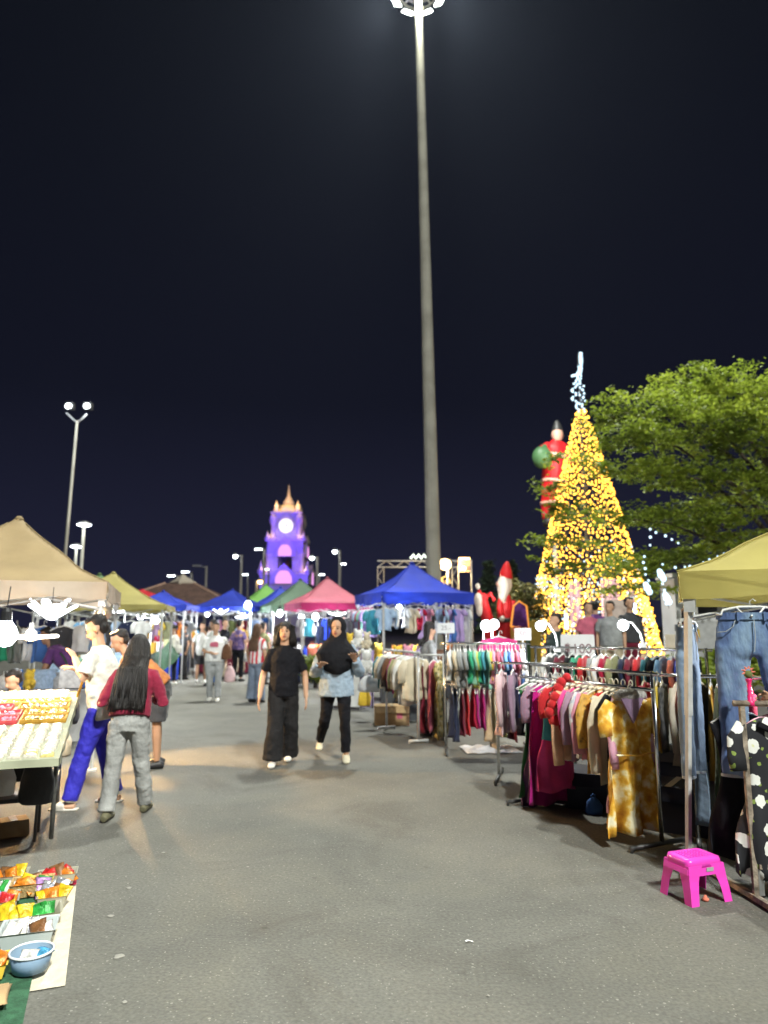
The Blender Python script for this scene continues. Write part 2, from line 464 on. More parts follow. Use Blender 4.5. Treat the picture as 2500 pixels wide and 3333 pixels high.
def garment_mb(kind, w, L, t, rng, sleeve=0.2, fold=0.02):
    b = MB(); n = 16; seg = 34; t *= 0.55; fold *= 1.2; ph = rng.random() * 6; k1 = rng.uniform(2.2, 3.6)
    hw = w / 2; rr = []
    for i in range(n + 1):
        v = i / n
        if kind in ('shirt', 'cardigan', 'tank'):
            if v < 0.10: x = 0.07 + (hw - 0.07) * (v / 0.10) ** 0.8
            else: x = hw * (1 - 0.10 * math.sin((v - 0.1) * PI * 0.9)) * (0.97)
            z = -0.01 - L * v
        elif kind == 'dress':
            if v < 0.06: x = 0.07 + (hw - 0.07) * (v / 0.06)
            elif v < 0.42: x = hw * (1 - 0.30 * math.sin((v - 0.06) / 0.36 * PI / 2))
            else: x = hw * (0.70 + 0.55 * (v - 0.42) / 0.58)
            z = -0.01 - L * v
        elif kind == 'pants':
            x = hw * (1 - 0.18 * v); z = -0.02 - L * v
        else:  # skirt
            x = hw * (0.62 + 0.45 * v); z = -0.03 - L * v
        th = t * (0.35 + 0.65 * min(1, v * 5)) * (1 + 0.5 * v)
        ring = []
        for j in range(seg):
            a = 2 * PI * j / seg
            px = x * math.copysign(abs(math.cos(a)) ** 0.7, math.cos(a)); py = th * math.sin(a)
            f = fold * (0.2 + v * (1.5 if kind in ('dress', 'skirt') else 1.0)) * (math.sin(px / hw * k1 * 2.3 + ph + 0.8 * v) + 0.6 * math.sin(px / hw * k1 * 4.3 + ph * 2 - v) + 0.35 * math.sin(v * 11 + px * 20 + ph))
            ring.append((px + 0.012 * math.sin(v * 7 + ph) * v, py + f * (1.3 if math.sin(a) >= 0 else 1.0), z + 0.012 * v * math.sin(px / hw * 4 + ph)))
        rr.append(ring)
    b.rings(rr)
    if sleeve > 0 and kind in ('shirt', 'cardigan', 'dress'):
        for s in (-1, 1):
            x0 = s * (hw - 0.035)
            b.tube([(x0 - s * 0.02, 0, -0.05), (x0 + s * 0.03, 0.005, -0.05 - sleeve * 0.35), (x0 + s * 0.05, 0.012 * s, -0.05 - sleeve * 0.7), (x0 + s * 0.045, 0.02 * s, -0.05 - sleeve)],
                   [(0.05, 0.03), (0.065, 0.03), (0.06, 0.028), (0.055, 0.028)], 10, lat=(1, 0, 0))
    return b

def garment(name, label, m, loc, rz, kind='shirt', w=0.42, L=0.62, t=0.022, sleeve=0.2, hang='w', fold=0.02, group=None, seed=0):
    rng = random.Random(seed)
    o = single(name, garment_mb(kind, w, L, t, rng, sleeve, fold), m, label, 'clothing', loc, rz, group, True)
    if hang: link('hanger', hanger_mesh(hang), o)
    return o

ORD = ['first', 'second', 'third', 'fourth', 'fifth', 'sixth', 'seventh', 'eighth', 'ninth', 'tenth', 'eleventh', 'twelfth', 'thirteenth', 'fourteenth', 'fifteenth', 'sixteenth', 'seventeenth', 'eighteenth', 'nineteenth', 'twentieth', 'twenty-first', 'twenty-second', 'twenty-third', 'twenty-fourth', 'twenty-fifth', 'twenty-sixth', 'twenty-seventh', 'twenty-eighth', 'twenty-ninth', 'thirtieth', 'thirty-first', 'thirty-second', 'thirty-third', 'thirty-fourth', 'thirty-fifth', 'thirty-sixth']

PAL = {
 'white': (0.72, 0.72, 0.70), 'cream': (0.62, 0.54, 0.40), 'beige': (0.50, 0.42, 0.30), 'grey': (0.30, 0.31, 0.31), 'charcoal': (0.05, 0.05, 0.055), 'black': (0.007, 0.007, 0.010),
 'navy': (0.012, 0.018, 0.05), 'blue': (0.06, 0.16, 0.45), 'royal blue': (0.02, 0.05, 0.45), 'pale blue': (0.35, 0.48, 0.66), 'sky blue': (0.18, 0.38, 0.62), 'teal': (0.04, 0.22, 0.27),
 'mint': (0.25, 0.55, 0.42), 'green': (0.03, 0.16, 0.05), 'emerald': (0.03, 0.33, 0.18), 'olive': (0.14, 0.16, 0.05), 'khaki': (0.28, 0.28, 0.14), 'lime': (0.48, 0.52, 0.12), 'yellow': (0.70, 0.48, 0.05), 'mustard': (0.48, 0.27, 0.03),
 'orange': (0.62, 0.18, 0.03), 'coral': (0.70, 0.20, 0.13), 'red': (0.48, 0.02, 0.025), 'crimson': (0.36, 0.008, 0.04), 'maroon': (0.15, 0.012, 0.03), 'pink': (0.68, 0.28, 0.38), 'pale pink': (0.70, 0.48, 0.50),
 'hot pink': (0.72, 0.06, 0.26), 'magenta': (0.42, 0.01, 0.20), 'purple': (0.14, 0.05, 0.20), 'lilac': (0.42, 0.30, 0.58), 'mauve': (0.32, 0.20, 0.28), 'brown': (0.13, 0.06, 0.03), 'peach': (0.70, 0.42, 0.26), 'rose': (0.50, 0.12, 0.18),
}
def C(k): return cloth(k, PAL[k])

def rack_clothes(specs, a, b, where, group, face=None, t=0.022, seed=1, jitter=0.12, start=0):
    """specs: list of (colour or material, colour word, kind, w, L, sleeve, hanger); hung evenly from a to b on a rail"""
    A, B = Vector(a), Vector(b); d = (B - A); n = len(specs); rng = random.Random(seed)
    rz = math.atan2(d.y, d.x) + PI / 2
    out = []
    for i, sp in enumerate(specs):
        m, word, kind, w, L, sl, hg = sp
        p = A + d * ((i + 0.5 + rng.uniform(-0.32, 0.32)) / n); L *= rng.uniform(0.93, 1.06)
        label = '%s %s, %s %s' % (word, {'shirt': 'top', 'tank': 'sleeveless top', 'cardigan': 'cardigan', 'dress': 'dress', 'pants': 'trousers', 'skirt': 'skirt'}[kind], ORD[i + start], where)
        out.append(garment('hanging_' + {'shirt': 'shirt', 'tank': 'vest', 'cardigan': 'cardigan', 'dress': 'dress', 'pants': 'trousers', 'skirt': 'skirt'}[kind], label, m or C(word), (p.x, p.y, p.z - 0.052), rz + rng.uniform(-jitter, jitter), kind, w, L, t, sl, hg, 0.016, group, seed * 100 + i))
    return out

def rack(label, a, b, z, rails=((0.0, 0.0),), m=None, foot=0.34, group=None, uprights=(True, True), r=0.014, drop=0.0):
    """clothes rack between ground points a and b; rails: list of (height offset, sideways offset)"""
    m = m or M_CHROME
    A, B = Vector((a[0], a[1], 0)), Vector((b[0], b[1], 0)); d = (B - A); L = d.length; ang = math.atan2(d.y, d.x)
    root = thing('clothes_rack', label, 'clothes rack', ((A + B) / 2), ang, group)
    for s, on in ((-1, uprights[0]), (1, uprights[1])):
        if not on: continue
        part('upright', MB().tube([(s * L / 2, 0, 0.04), (s * L / 2, 0, z + 0.02)], r * 1.15, 8), m, root, True)
        part('foot', MB().tube([(s * L / 2, -foot, 0.03), (s * L / 2, foot, 0.03)], r * 1.3, 8).tube([(s * L / 2, -foot + 0.01, 0), (s * L / 2, -foot + 0.01, 0.03)], r, 6).tube([(s * L / 2, foot - 0.01, 0), (s * L / 2, foot - 0.01, 0.03)], r, 6), M_DARK_STEEL if m is M_CHROME else m, root, True)
    for dz, dy in rails:
        part('rail', MB().tube([(-L / 2 - 0.06, dy, z + dz), (L / 2 + 0.06, dy, z + dz)], r, 8), m, root, True)
        if dy:
            for s in (-1, 1):
                part('arm', MB().tube([(s * L / 2, 0, z + dz), (s * L / 2, dy, z + dz)], r * 0.8, 6), m, root, True)
    return root

TEXT = {}
def text_mesh(s, size, m, depth=0.001):
    cu = bpy.data.curves.new('lettering', 'FONT'); cu.body = s; cu.size = size; cu.extrude = depth; cu.align_x = 'CENTER'; cu.align_y = 'CENTER'
    o = bpy.data.objects.new('lettering', cu); COL.objects.link(o)
    bpy.context.view_layer.update()
    me = bpy.data.meshes.new_from_object(o.evaluated_get(bpy.context.evaluated_depsgraph_get()))
    bpy.data.objects.remove(o)
    me.materials.clear(); me.materials.append(m)
    return me

def board_sign(label, loc, rz, w, h, text, m, tm, post=0.0, size=0.1, group=None, tilt=0.0):
    root = thing('price_sign', label, 'sign', loc, rz, group)
    root.rotation_euler = (tilt, 0, rz)
    part('board', MB().rings([[(sx * (w / 2 - ins) if False else sx * w / 2, y, sz * h / 2) for sx, sz in ((-1, -1), (-0.94, -1), (0.94, -1), (1, -0.92), (1, 0.92), (0.94, 1), (-0.94, 1), (-1, 0.92))] for y, ins in ((-0.004, 0), (0.004, 0))]), m, root)
    if text:
        o = link('lettering', text_mesh(text, size, tm), root, (0, -0.0065, 0)); o.rotation_euler = (PI / 2, 0, 0)
    if post: part('post', MB().tube([(0, 0.012, -h / 2 - post), (0, 0.012, 0)], 0.008, 6), M_HANGER, root)
    return root

def gooseneck(label, loc, z0, power, group=None, bend=-0.15, r=0.055):
    """bulb on a bent white tube clamped to a rail: loc = bulb centre, z0 = clamp height"""
    root = thing('clamp_lamp', label, 'lamp', loc, 0, group)
    dz = z0 - loc[2]
    part('globe', MB().ball((0, 0, 0), r, 14, 10), M_BULB, root, True)
    part('stem', MB().tube([(-bend * 0.1, 0, 0.05), (-bend * 0.5, 0, 0.03), (-bend * 0.9, 0, dz * 0.35), (-bend, 0, dz * 0.7), (-bend, 0, dz)], 0.011, 7), M_HANGER, root, True)
    part('clamp', MB().box((-bend, 0, dz), (0.07, 0.05, 0.06)), M_HANGER, root)
    lamp(root, (0.0, 0, -r - 0.03), power, COOL, r)
    return root

# ---- people
FOLDTEX = bpy.data.textures.new('folds', 'CLOUDS'); FOLDTEX.noise_scale = 0.085; FOLDTEX.noise_depth = 2
HAIRTEX = bpy.data.textures.new('hair', 'CLOUDS'); HAIRTEX.noise_scale = 0.035; HAIRTEX.noise_depth = 1

def fuse(o, vox, smooth=4, disp=0.0, tex=None):
    md = o.modifiers.new('remesh', 'REMESH'); md.mode = 'VOXEL'; md.voxel_size = vox; md.use_smooth_shade = True
    if smooth:
        s = o.modifiers.new('smooth', 'SMOOTH'); s.factor = 0.5; s.iterations = smooth
    if disp:
        d = o.modifiers.new('folds', 'DISPLACE'); d.texture = tex or FOLDTEX; d.strength = disp; d.mid_level = 0.5; d.texture_coords = 'LOCAL'
    return o

def person(label, loc, rz, h=1.62, lean=(0, 0), legs=None, arms=None, head=(0, 0), shirt=None, sleeve='short', hem=0.86, trousers=None, leg='slim', hair='short', hairm=None, hl=0.25,
           skin=None, shoe=None, vox=0.012, build=1.0, group=None, foot_open=False, crouch=0.0, face=False, fold=0.012, hijab=None, hip_drop=0.0, strands=0):
    """front of the body is local -Y.  lean = (sideways, forward) offset of the shoulders from the hips.
    legs = ((kneeL),(ankleL),(kneeR),(ankleR)) for left (x<0 as seen from the front camera) and right; arms likewise elbow and wrist"""
    k = h / 1.62; sk = skin or M_SKIN; hm = hairm or M_HAIR
    root = thing('person', label, 'person', loc, rz, group)
    V = lambda x, y, z: Vector((x * k, y * k, z * k))
    hipz = 0.86 - hip_drop
    hipc = V(0, 0, hipz)
    sl, sf = lean
    shz = 1.34 - hip_drop - 0.5 * (sf * sf) / 0.48 - 0.4 * sl * sl
    shc = V(sl, -sf, shz)
    up = (shc - hipc).normalized()
    lat = Vector((1, 0, 0))
    neck = shc + up * 0.05 * k
    hd = Matrix.Rotation(head[0], 3, 'Z') @ Matrix.Rotation(head[1], 3, 'X')
    hc = neck + (up * 0.4 + Vector((0, -0.35 * max(0, head[1]) - 0.12, 1)) * 0.6).normalized() * 0.145 * k
    legs = legs or ((-0.10, -0.02, 0.46), (-0.11, 0.0, 0.08), (0.10, -0.02, 0.46), (0.11, 0.0, 0.08))
    arms = arms or ((-0.23, 0.02, 1.06), (-0.24, -0.04, 0.82), (0.23, 0.02, 1.06), (0.24, -0.04, 0.82))
    LG = [V(*p) for p in legs]; AR = [V(*p) for p in arms]
    bw = build
    b = MB()
    # torso, neck
    tp = [hipc + Vector((0, 0, -0.06 * k)), hipc + up * 0.02 * k, hipc.lerp(shc, 0.3), hipc.lerp(shc, 0.65), shc - up * 0.03 * k, shc + up * 0.03 * k]
    tr = [(0.13 * bw * k, 0.09 * bw * k), (0.155 * bw * k, 0.105 * bw * k), (0.135 * bw * k, 0.095 * bw * k), (0.148 * bw * k, 0.105 * bw * k), (0.115 * bw * k, 0.08 * bw * k), (0.06 * k, 0.055 * k)]
    b.tube(tp, [(x * 0.9, y * 0.9) for x, y in tr], 14, lat)
    b.tube([shc, neck + (hc - neck) * 0.55], [0.058 * k, 0.05 * k], 10, lat)
    # head with jaw, nose, ears
    def hp(x, y, z): return hc + hd @ Vector((x * k, y * k, z * k))
    b.ball(hp(0, 0.012, 0.025), (0.074 * k, 0.092 * k, 0.088 * k), 14, 10, hd)
    b.ball(hp(0, -0.022, -0.035), (0.060 * k, 0.066 * k, 0.078 * k), 12, 9, hd)
    b.ball(hp(0, -0.05, -0.085), (0.03 * k, 0.03 * k, 0.025 * k), 8, 6, hd)
    b.tube([hp(0, -0.082, 0.012), hp(0, -0.098, -0.02), hp(0, -0.085, -0.035)], [0.008 * k, 0.014 * k, 0.012 * k], 6)
    for s in (-1, 1): b.ball(hp(s * 0.074, 0.012, -0.01), (0.010 * k, 0.018 * k, 0.03 * k), 6, 6, hd)
    shs = []
    for i, s in ((0, -1), (1, 1)):
        sh = shc + Vector((s * 0.150 * bw * k, 0, -0.045 * k)); shs.append(sh)
        el, wr = AR[2 * i], AR[2 * i + 1]
        b.tube([sh, sh.lerp(el, 0.5), el, el.lerp(wr, 0.35), wr], [0.052 * bw * k, 0.046 * bw * k, 0.037 * k, 0.036 * k, 0.025 * k], 10)
        # hand: palm, four fingers, thumb
        d = (wr - el).normalized(); sd = Vector((1, 0, 0)) - d * d.x
        if sd.length < 0.3: sd = Vector((0, 1, 0)) - d * d.y
        sd.normalize(); nn = d.cross(sd)
        # the palm is widest along 'wd'
        wd = (nn if abs(d.z) > 0.8 else sd)
        th = wd.cross(d)
        if th.y > 0: th = -th
        pc = wr + d * 0.05 * k
        b.tube([wr - d * 0.01, wr + d * 0.03 * k, wr + d * 0.085 * k], [(0.024 * k, 0.018 * k), (0.038 * k, 0.016 * k), (0.040 * k, 0.013 * k)], 8, wd)
        for j, (o, ln) in enumerate(((-0.031, 0.062), (-0.010, 0.074), (0.011, 0.07), (0.032, 0.055))):
            p0 = wr + d * 0.08 * k + wd * o * k
            spread = wd * (o * 0.45)
            b.tube([p0, p0 + (d * 0.55 * ln + spread * 0.5 + th * 0.006) * k, p0 + (d * 0.9 * ln + spread + th * 0.024) * k], [0.0098 * k, 0.009 * k, 0.0075 * k], 6)
        ts = -1 if (wd.dot(Vector((0, -1, 0))) if abs(d.z) > 0.8 else wd.z) < 0 else 1
        p0 = wr + d * 0.025 * k + wd * ts * 0.028 * k
        b.tube([p0, p0 + (wd * ts * 0.03 + d * 0.03) * k, p0 + (wd * ts * 0.036 + d * 0.062 + th * 0.01) * k], [0.013 * k, 0.0105 * k, 0.0085 * k], 6)
    hips = []
    for i, s in ((0, -1), (1, 1)):
        hp0 = hipc + Vector((s * 0.085 * bw * k, 0, -0.02 * k)); hips.append(hp0)
        kn, an = LG[2 * i], LG[2 * i + 1]
        b.tube([hp0, hp0.lerp(kn, 0.5), kn, kn.lerp(an, 0.35), an], [0.085 * bw * k, 0.07 * bw * k, 0.05 * k, 0.05 * k, 0.032 * k], 10)
        ft = an + Vector((0, 0, -0.045 * k))
        b.tube([ft + Vector((0, 0.05, -0.005)) * k, ft + Vector((0, -0.05, -0.005)) * k, ft + Vector((0, -0.14, -0.015)) * k], [(0.03 * k, 0.028 * k), (0.036 * k, 0.03 * k), (0.034 * k, 0.018 * k)], 8, lat)
    fuse(part('body', b, sk, root), vox * 0.62, 2)
    # shirt
    if shirt:
        g = MB()
        hz = hem * k
        lowc = hipc.lerp(shc, (hz - hipc.z) / max(0.05, (shc.z - hipc.z))) if sf < 0.3 else hipc - up * (hipc.z - hz) * 0.6
        big = 1.10 if sleeve != 'loose' else 1.28
        pp = [lowc, lowc.lerp(shc, 0.22), lowc.lerp(shc, 0.5), lowc.lerp(shc, 0.76), shc - up * 0.055 * k, shc - up * 0.005 * k, shc + up * 0.04 * k]
        hw = 0.165 * bw * k * big; hy = 0.118 * bw * k * big
        g.tube(pp, [(hw * 1.02, hy * 1.05), (hw * 1.0, hy * 1.04), (hw * 0.95, hy), (hw * 0.98, hy), (hw * 0.86, hy * 0.84), (hw * 0.58, hy * 0.7), (0.07 * k, 0.064 * k)], 18, lat)
        for i, s in ((0, -1), (1, 1)):
            sh, el, wr = shs[i], AR[2 * i], AR[2 * i + 1]
            if sleeve == 'short':
                g.tube([shc + Vector((s * 0.07 * k, 0, -0.015 * k)), sh, sh.lerp(el, 0.45), sh.lerp(el, 0.8)], [0.04 * k, 0.058 * bw * k, 0.062 * bw * k, 0.066 * bw * k], 12)
            elif sleeve in ('long', 'loose'):
                e = 0.018 * k if sleeve == 'loose' else 0.006 * k
                g.tube([shc + Vector((s * 0.07 * k, 0, -0.015 * k)), sh, sh.lerp(el, 0.5), el, el.lerp(wr, 0.5), el.lerp(wr, 0.93)], [0.04 * k, 0.056 * bw * k + e, 0.056 * bw * k + e, 0.05 * k + e, 0.045 * k + e * 1.2, 0.037 * k + e * 0.6], 12)
        fuse(part('shirt', g, shirt, root), vox * 0.9, 12, fold * 2.2)
    if trousers:
        g = MB()
        g.tube([hipc + Vector((0, 0, -0.10 * k)), hipc + Vector((0, 0, -0.02 * k)), hipc + up * 0.09 * k], [(0.165 * bw * k, 0.118 * bw * k), (0.168 * bw * k, 0.12 * bw * k), (0.15 * bw * k, 0.105 * bw * k)], 16, lat)
        for i, s in ((0, -1), (1, 1)):
            hp0, kn, an = hips[i], LG[2 * i], LG[2 * i + 1]
            if leg == 'slim': rr = [0.098 * bw, 0.082 * bw, 0.066, 0.06, 0.052]; end = 0.93
            elif leg == 'straight': rr = [0.10 * bw, 0.088 * bw, 0.075, 0.073, 0.072]; end = 1.0
            elif leg == 'wide': rr = [0.105 * bw, 0.102 * bw, 0.10, 0.108, 0.12]; end = 1.03
            elif leg == 'shorts': rr = [0.10 * bw, 0.098 * bw, 0.1]; end = 0
            if leg == 'shorts':
                g.tube([hp0, hp0.lerp(kn, 0.5), hp0.lerp(kn, 0.9)], [x * k for x in rr], 12)
            else:
                g.tube([hp0, hp0.lerp(kn, 0.5), kn, kn.lerp(an, 0.5), kn.lerp(an, end)], [x * k for x in rr], 12)
        fuse(part('trousers', g, trousers, root), vox, 5, fold * 2.0)
    if shoe:
        for i in (0, 1):
            an = LG[2 * i + 1]; ft = an + Vector((0, 0, -0.045 * k)); g = MB()
            if foot_open:
                g.tube([ft + Vector((0, 0.075, -0.028)) * k, ft + Vector((0, -0.03, -0.03)) * k, ft + Vector((0, -0.17, -0.03)) * k], [(0.036 * k, 0.012 * k), (0.042 * k, 0.012 * k), (0.04 * k, 0.012 * k)], 10, lat)
                g.tube([ft + Vector((0, -0.03, 0.004)) * k, ft + Vector((0, -0.10, -0.004)) * k], [(0.048 * k, 0.034 * k), (0.046 * k, 0.03 * k)], 12, lat)
            else:
                g.tube([ft + Vector((0, 0.08, -0.002)) * k, ft + Vector((0, 0.03, 0.012)) * k, ft + Vector((0, -0.06, 0.004)) * k, ft + Vector((0, -0.14, -0.012)) * k, ft + Vector((0, -0.175, -0.02)) * k], [(0.03 * k, 0.032 * k), (0.042 * k, 0.046 * k), (0.045 * k, 0.038 * k), (0.044 * k, 0.026 * k), (0.028 * k, 0.016 * k)], 10, lat)
            fuse(part('shoe', g, shoe, root), 0.008, 2)
    # hair
    g = MB()
    if hair == 'short':
        g.ball(hp(0, 0.046, 0.050), (0.080 * k, 0.080 * k, 0.074 * k), 14, 10, hd)
        g.ball(hp(0, 0.055, -0.005), (0.07 * k, 0.058 * k, 0.07 * k), 12, 8, hd)
        g.ball(hp(0.012, -0.018, 0.096), (0.058 * k, 0.048 * k, 0.024 * k), 10, 8, hd)
    elif hair in ('long', 'shoulder'):
        g.ball(hp(0, 0.022, 0.04), (0.087 * k, 0.098 * k, 0.088 * k), 14, 10, hd)
        back = 0.085
        n = 5; pts = []; rad = []
        for i in range(n + 1):
            u = i / n
            p = hp(0, 0.055, 0.03) + Vector((0, 0.03 * u * k, -hl * u * k)) - up * 0 + Vector((0, max(0, -(shc - hipc).y) * -0.0, 0))
            # follow the back when the body leans
            if p.z < shc.z:
                q = shc + (hipc - shc) * ((shc.z - p.z) / max(0.05, shc.z - hipc.z))
                p = Vector((q.x, q.y + 0.125 * bw * k, p.z))
            pts.append(p); rad.append(((0.085 + (0.05 if hl > 0.45 else 0.03) * math.sin(min(1, u * 1.4) * PI / 2)) * k, (0.06 - 0.03 * u) * k))
        g.tube(pts, rad, 14, lat)
        if strands:
            rs = random.Random(label); sb_ = MB()
            for _ in range(strands):
                f_ = rs.uniform(-0.25, PI + 0.25); cf, sf_ = math.cos(f_), math.sin(f_); ln = rs.randint(4, 5); jx, jy = rs.gauss(0, 0.006), rs.gauss(0, 0.004)
                line = [hp(cf * 0.05, 0.03 + 0.05 * sf_, 0.118)] + [hp(cf * 0.088, 0.022 + 0.099 * sf_, 0.05)]
                for i in range(1, ln + 1):
                    u = i / n; rx_, ry_ = rad[i]
                    line.append(pts[i] + Vector((cf * rx_ * 1.02 + jx * u * 3, sf_ * ry_ * 1.10 + jy + 0.004, -rs.uniform(0, 0.03) * k)))
                w0 = rs.uniform(0.004, 0.008)
                sb_.tube(line, [w0 * 0.6] + [w0] * (len(line) - 2) + [w0 * 0.25], 5)
            if hair == 'shoulder':
                for _ in range(strands):
                    s_ = rs.choice((-1, 1)); a_ = rs.uniform(0, 2 * PI); q_ = 0.034 * rs.uniform(0.8, 1.25)
                    ox_, oy_ = q_ * math.cos(a_), q_ * math.sin(a_); wv = rs.uniform(0, 6)
                    sb_.tube([hp(s_ * 0.03, 0.0, 0.118)] + [hp(s_ * (0.075 + 0.028 * t_) + ox_ + 0.010 * math.sin(wv + 7 * t_), 0.015 + oy_, 0.06 - 0.235 * t_ * rs.uniform(0.93, 1.05)) for t_ in (0, 0.25, 0.5, 0.75, 1.0)], [0.003, 0.005, 0.006, 0.006, 0.005, 0.0015], 5)
            st_ = part('hair_strands', sb_, hm, root, True); st_['kind'] = 'stuff'
        if hair == 'shoulder' or hl > 0.4:
            for s in (-1, 1):
                g.tube([hp(s * 0.075, 0.02, 0.05), hp(s * 0.088, 0.012, -0.03), hp(s * 0.098, 0.012, -0.11), hp(s * 0.10, 0.02, -0.155)], [0.028 * k, 0.034 * k, 0.036 * k, 0.022 * k], 8)
    elif hair == 'bun':
        g.ball(hp(0, 0.026, 0.04), (0.083 * k, 0.093 * k, 0.082 * k), 14, 10, hd)
        g.ball(hp(0, 0.11, 0.05), 0.042 * k, 10, 8)
    if hair in ('short', 'long', 'shoulder', 'bun'):
        fuse(part('hair', g, hm, root), vox * 0.8, 3, 0.010, HAIRTEX)
    if hijab:
        g = MB()
        g.ball(hp(0, 0.046, 0.02), (0.102 * k, 0.108 * k, 0.120 * k), 16, 12, hd)
        g.tube([hp(0, 0.055, -0.05), hp(0, 0.025, -0.135), neck + Vector((0, -0.01, -0.045)) * k, shc + Vector((0, -0.015, -0.11)) * k, shc + Vector((0, -0.04, -0.22)) * k, shc + Vector((0, -0.075, -0.31)) * k, shc + Vector((0, -0.095, -0.36)) * k],
               [(0.096 * k, 0.095 * k), (0.112 * k, 0.10 * k), (0.175 * k, 0.13 * k), (0.255 * k, 0.19 * k), (0.225 * k, 0.185 * k), (0.14 * k, 0.15 * k), (0.05 * k, 0.11 * k)], 20, lat)
        fuse(part('headscarf', g, hijab, root), vox * 0.9, 4, 0.012)
    if face:
        for s in (-1, 1):
            part('eye', MB().ball(hp(s * 0.030, -0.083, 0.004), (0.013 * k, 0.006 * k, 0.0055 * k), 8, 6, hd), M_BLACK, root, True)
            part('eyebrow', MB().tube([hp(s * 0.014, -0.088, 0.022), hp(s * 0.03, -0.088, 0.027), hp(s * 0.047, -0.078, 0.021)], [0.003 * k, 0.0042 * k, 0.0025 * k], 5), M_HAIR, root, True)
        part('lips', MB().ball(hp(0, -0.084, -0.058), (0.022 * k, 0.009 * k, 0.009 * k), 10, 6, hd), mat('lips', (0.38, 0.11, 0.10), 0.45), root, True)
    return root

# ------------------------------------------------------------------ light masts
def light_mast(label, loc, height, power, lean=0.0, heads=8):
    root = thing('light_mast', label, 'light mast', loc)
    root.rotation_euler = (0, lean, 0)
    b = MB(); n = 9
    for i in range(n):
        z0, z1 = height * i / n, height * (i + 1) / n
        r0, r1 = 0.262 - 0.128 * i / n, 0.262 - 0.128 * (i + 1) / n
        b = MB().lathe([(r0, z0), (r1 + 0.004, z1 + 0.12)], 12)
        part('pole_section', b, M_CONCRETE, root)
    part('base_plate', MB().lathe([(0.42, 0.0), (0.42, 0.05), (0.30, 0.06), (0.28, 0.25)], 12), M_CONCRETE, root)
    zt = height - 0.1
    hoop = MB().rings([[((0.75 + 0.05 * math.cos(p)) * math.cos(a), (0.75 + 0.05 * math.cos(p)) * math.sin(a), zt + 0.05 * math.sin(p)) for p in (0, 1.57, 3.14, 4.71)] for a in [2 * PI * i / 24 for i in range(24)]], closed=True)
    for i in range(4):
        a = i * PI / 2 + PI / 4
        hoop.tube([(0.1 * math.cos(a), 0.1 * math.sin(a), zt + 0.1), (0.75 * math.cos(a), 0.75 * math.sin(a), zt)], 0.035, 6)
    part('head_ring', hoop, M_CONCRETE, root)
    part('head_plate', MB().lathe([(0.001, zt + 0.18), (0.6, zt + 0.16), (0.62, zt + 0.10), (0.001, zt + 0.08)], 16), M_CONCRETE, root)
    mf = glow('flood light face', (0.93, 1.0, 0.88), 30, False)
    for i in range(heads):
        a = 2 * PI * (i + 0.5) / heads
        ca, sa = math.cos(a), math.sin(a)
        def q(x, y, z): return (ca * (0.95 + y) - sa * x, sa * (0.95 + y) + ca * x, zt - 0.05 + z)
        box = [[q(-0.24, -0.16, -0.05), q(0.24, -0.16, -0.05), q(0.24, 0.12, 0.10), q(-0.24, 0.12, 0.10)], [q(-0.2, -0.14, 0.14), q(0.2, -0.14, 0.14), q(0.2, 0.05, 0.22), q(-0.2, 0.05, 0.22)]]
        o = part('flood_light', MB().rings(box), M_STEEL, root)
        part('lens', MB().rings([[q(-0.23, -0.155, -0.06), q(0.23, -0.155, -0.06), q(0.23, 0.12, 0.09), q(-0.23, 0.12, 0.09)], [q(-0.21, -0.13, -0.09), q(0.21, -0.13, -0.09), q(0.21, 0.12, 0.05), q(-0.21, 0.12, 0.05)]]), mf, o)
    for i in range(4):   # the floodlights look outward and down, so the pole itself stays in their spill
        a = i * PI / 2
        o = lamp(root, (0.95 * math.sin(a), -0.95 * math.cos(a), zt - 0.3), power, (0.97, 1.0, 0.93), 0.45, 'SPOT', (R(-52), 0, a), 112, 0.35)
        o.rotation_euler = (R(52), 0, a + PI)
    lamp(root, (0, -0.5, zt - 0.3), power * 0.12, (0.97, 1.0, 0.80), 0.3, 'SPOT', (0, 0, 0), 150, 0.5)  # extra weak down-spot, added to brighten the upper pole
    return root

light_mast('tall grey light mast with a ring of floodlights behind the blue tent', (1.73, 24, 0), 25.9, 27000, -0.0156)
light_mast('second tall light mast standing behind the photographer', (8.0, -12.0, 0), 21.0, 36000)

def twin_flood():
    r = thing('flood_light_pole', 'tall thin pole carrying two floodlights at its top, far left', 'light pole', (-13.6, 30, 0))
    part('pole', MB().tube([(0, 0, 0), (0.2, 0, 10.4)], [0.085, 0.055], 8), M_CONCRETE, r, True)
    part('cross_arm', MB().tube([(-0.3, 0, 10.75), (0.2, 0, 10.3), (0.62, 0, 10.7)], 0.05, 6), M_STEEL, r)
    for s, x, c in ((-1, -0.16, (0.85, 1.0, 0.92)), (1, 0.64, (0.95, 0.98, 1.0))):
        o = part('flood_light', MB().box((x, 0, 11.05), (0.34, 0.25, 0.30)), M_DARK_STEEL, r)
        part('lens', MB().ball((x, -0.15, 11.02), (0.14, 0.06, 0.12), 10, 8), M_LED, o, True)
    lamp(r, (0.25, -1.2, 10.9), 200, COOL, 0.2)
twin_flood()

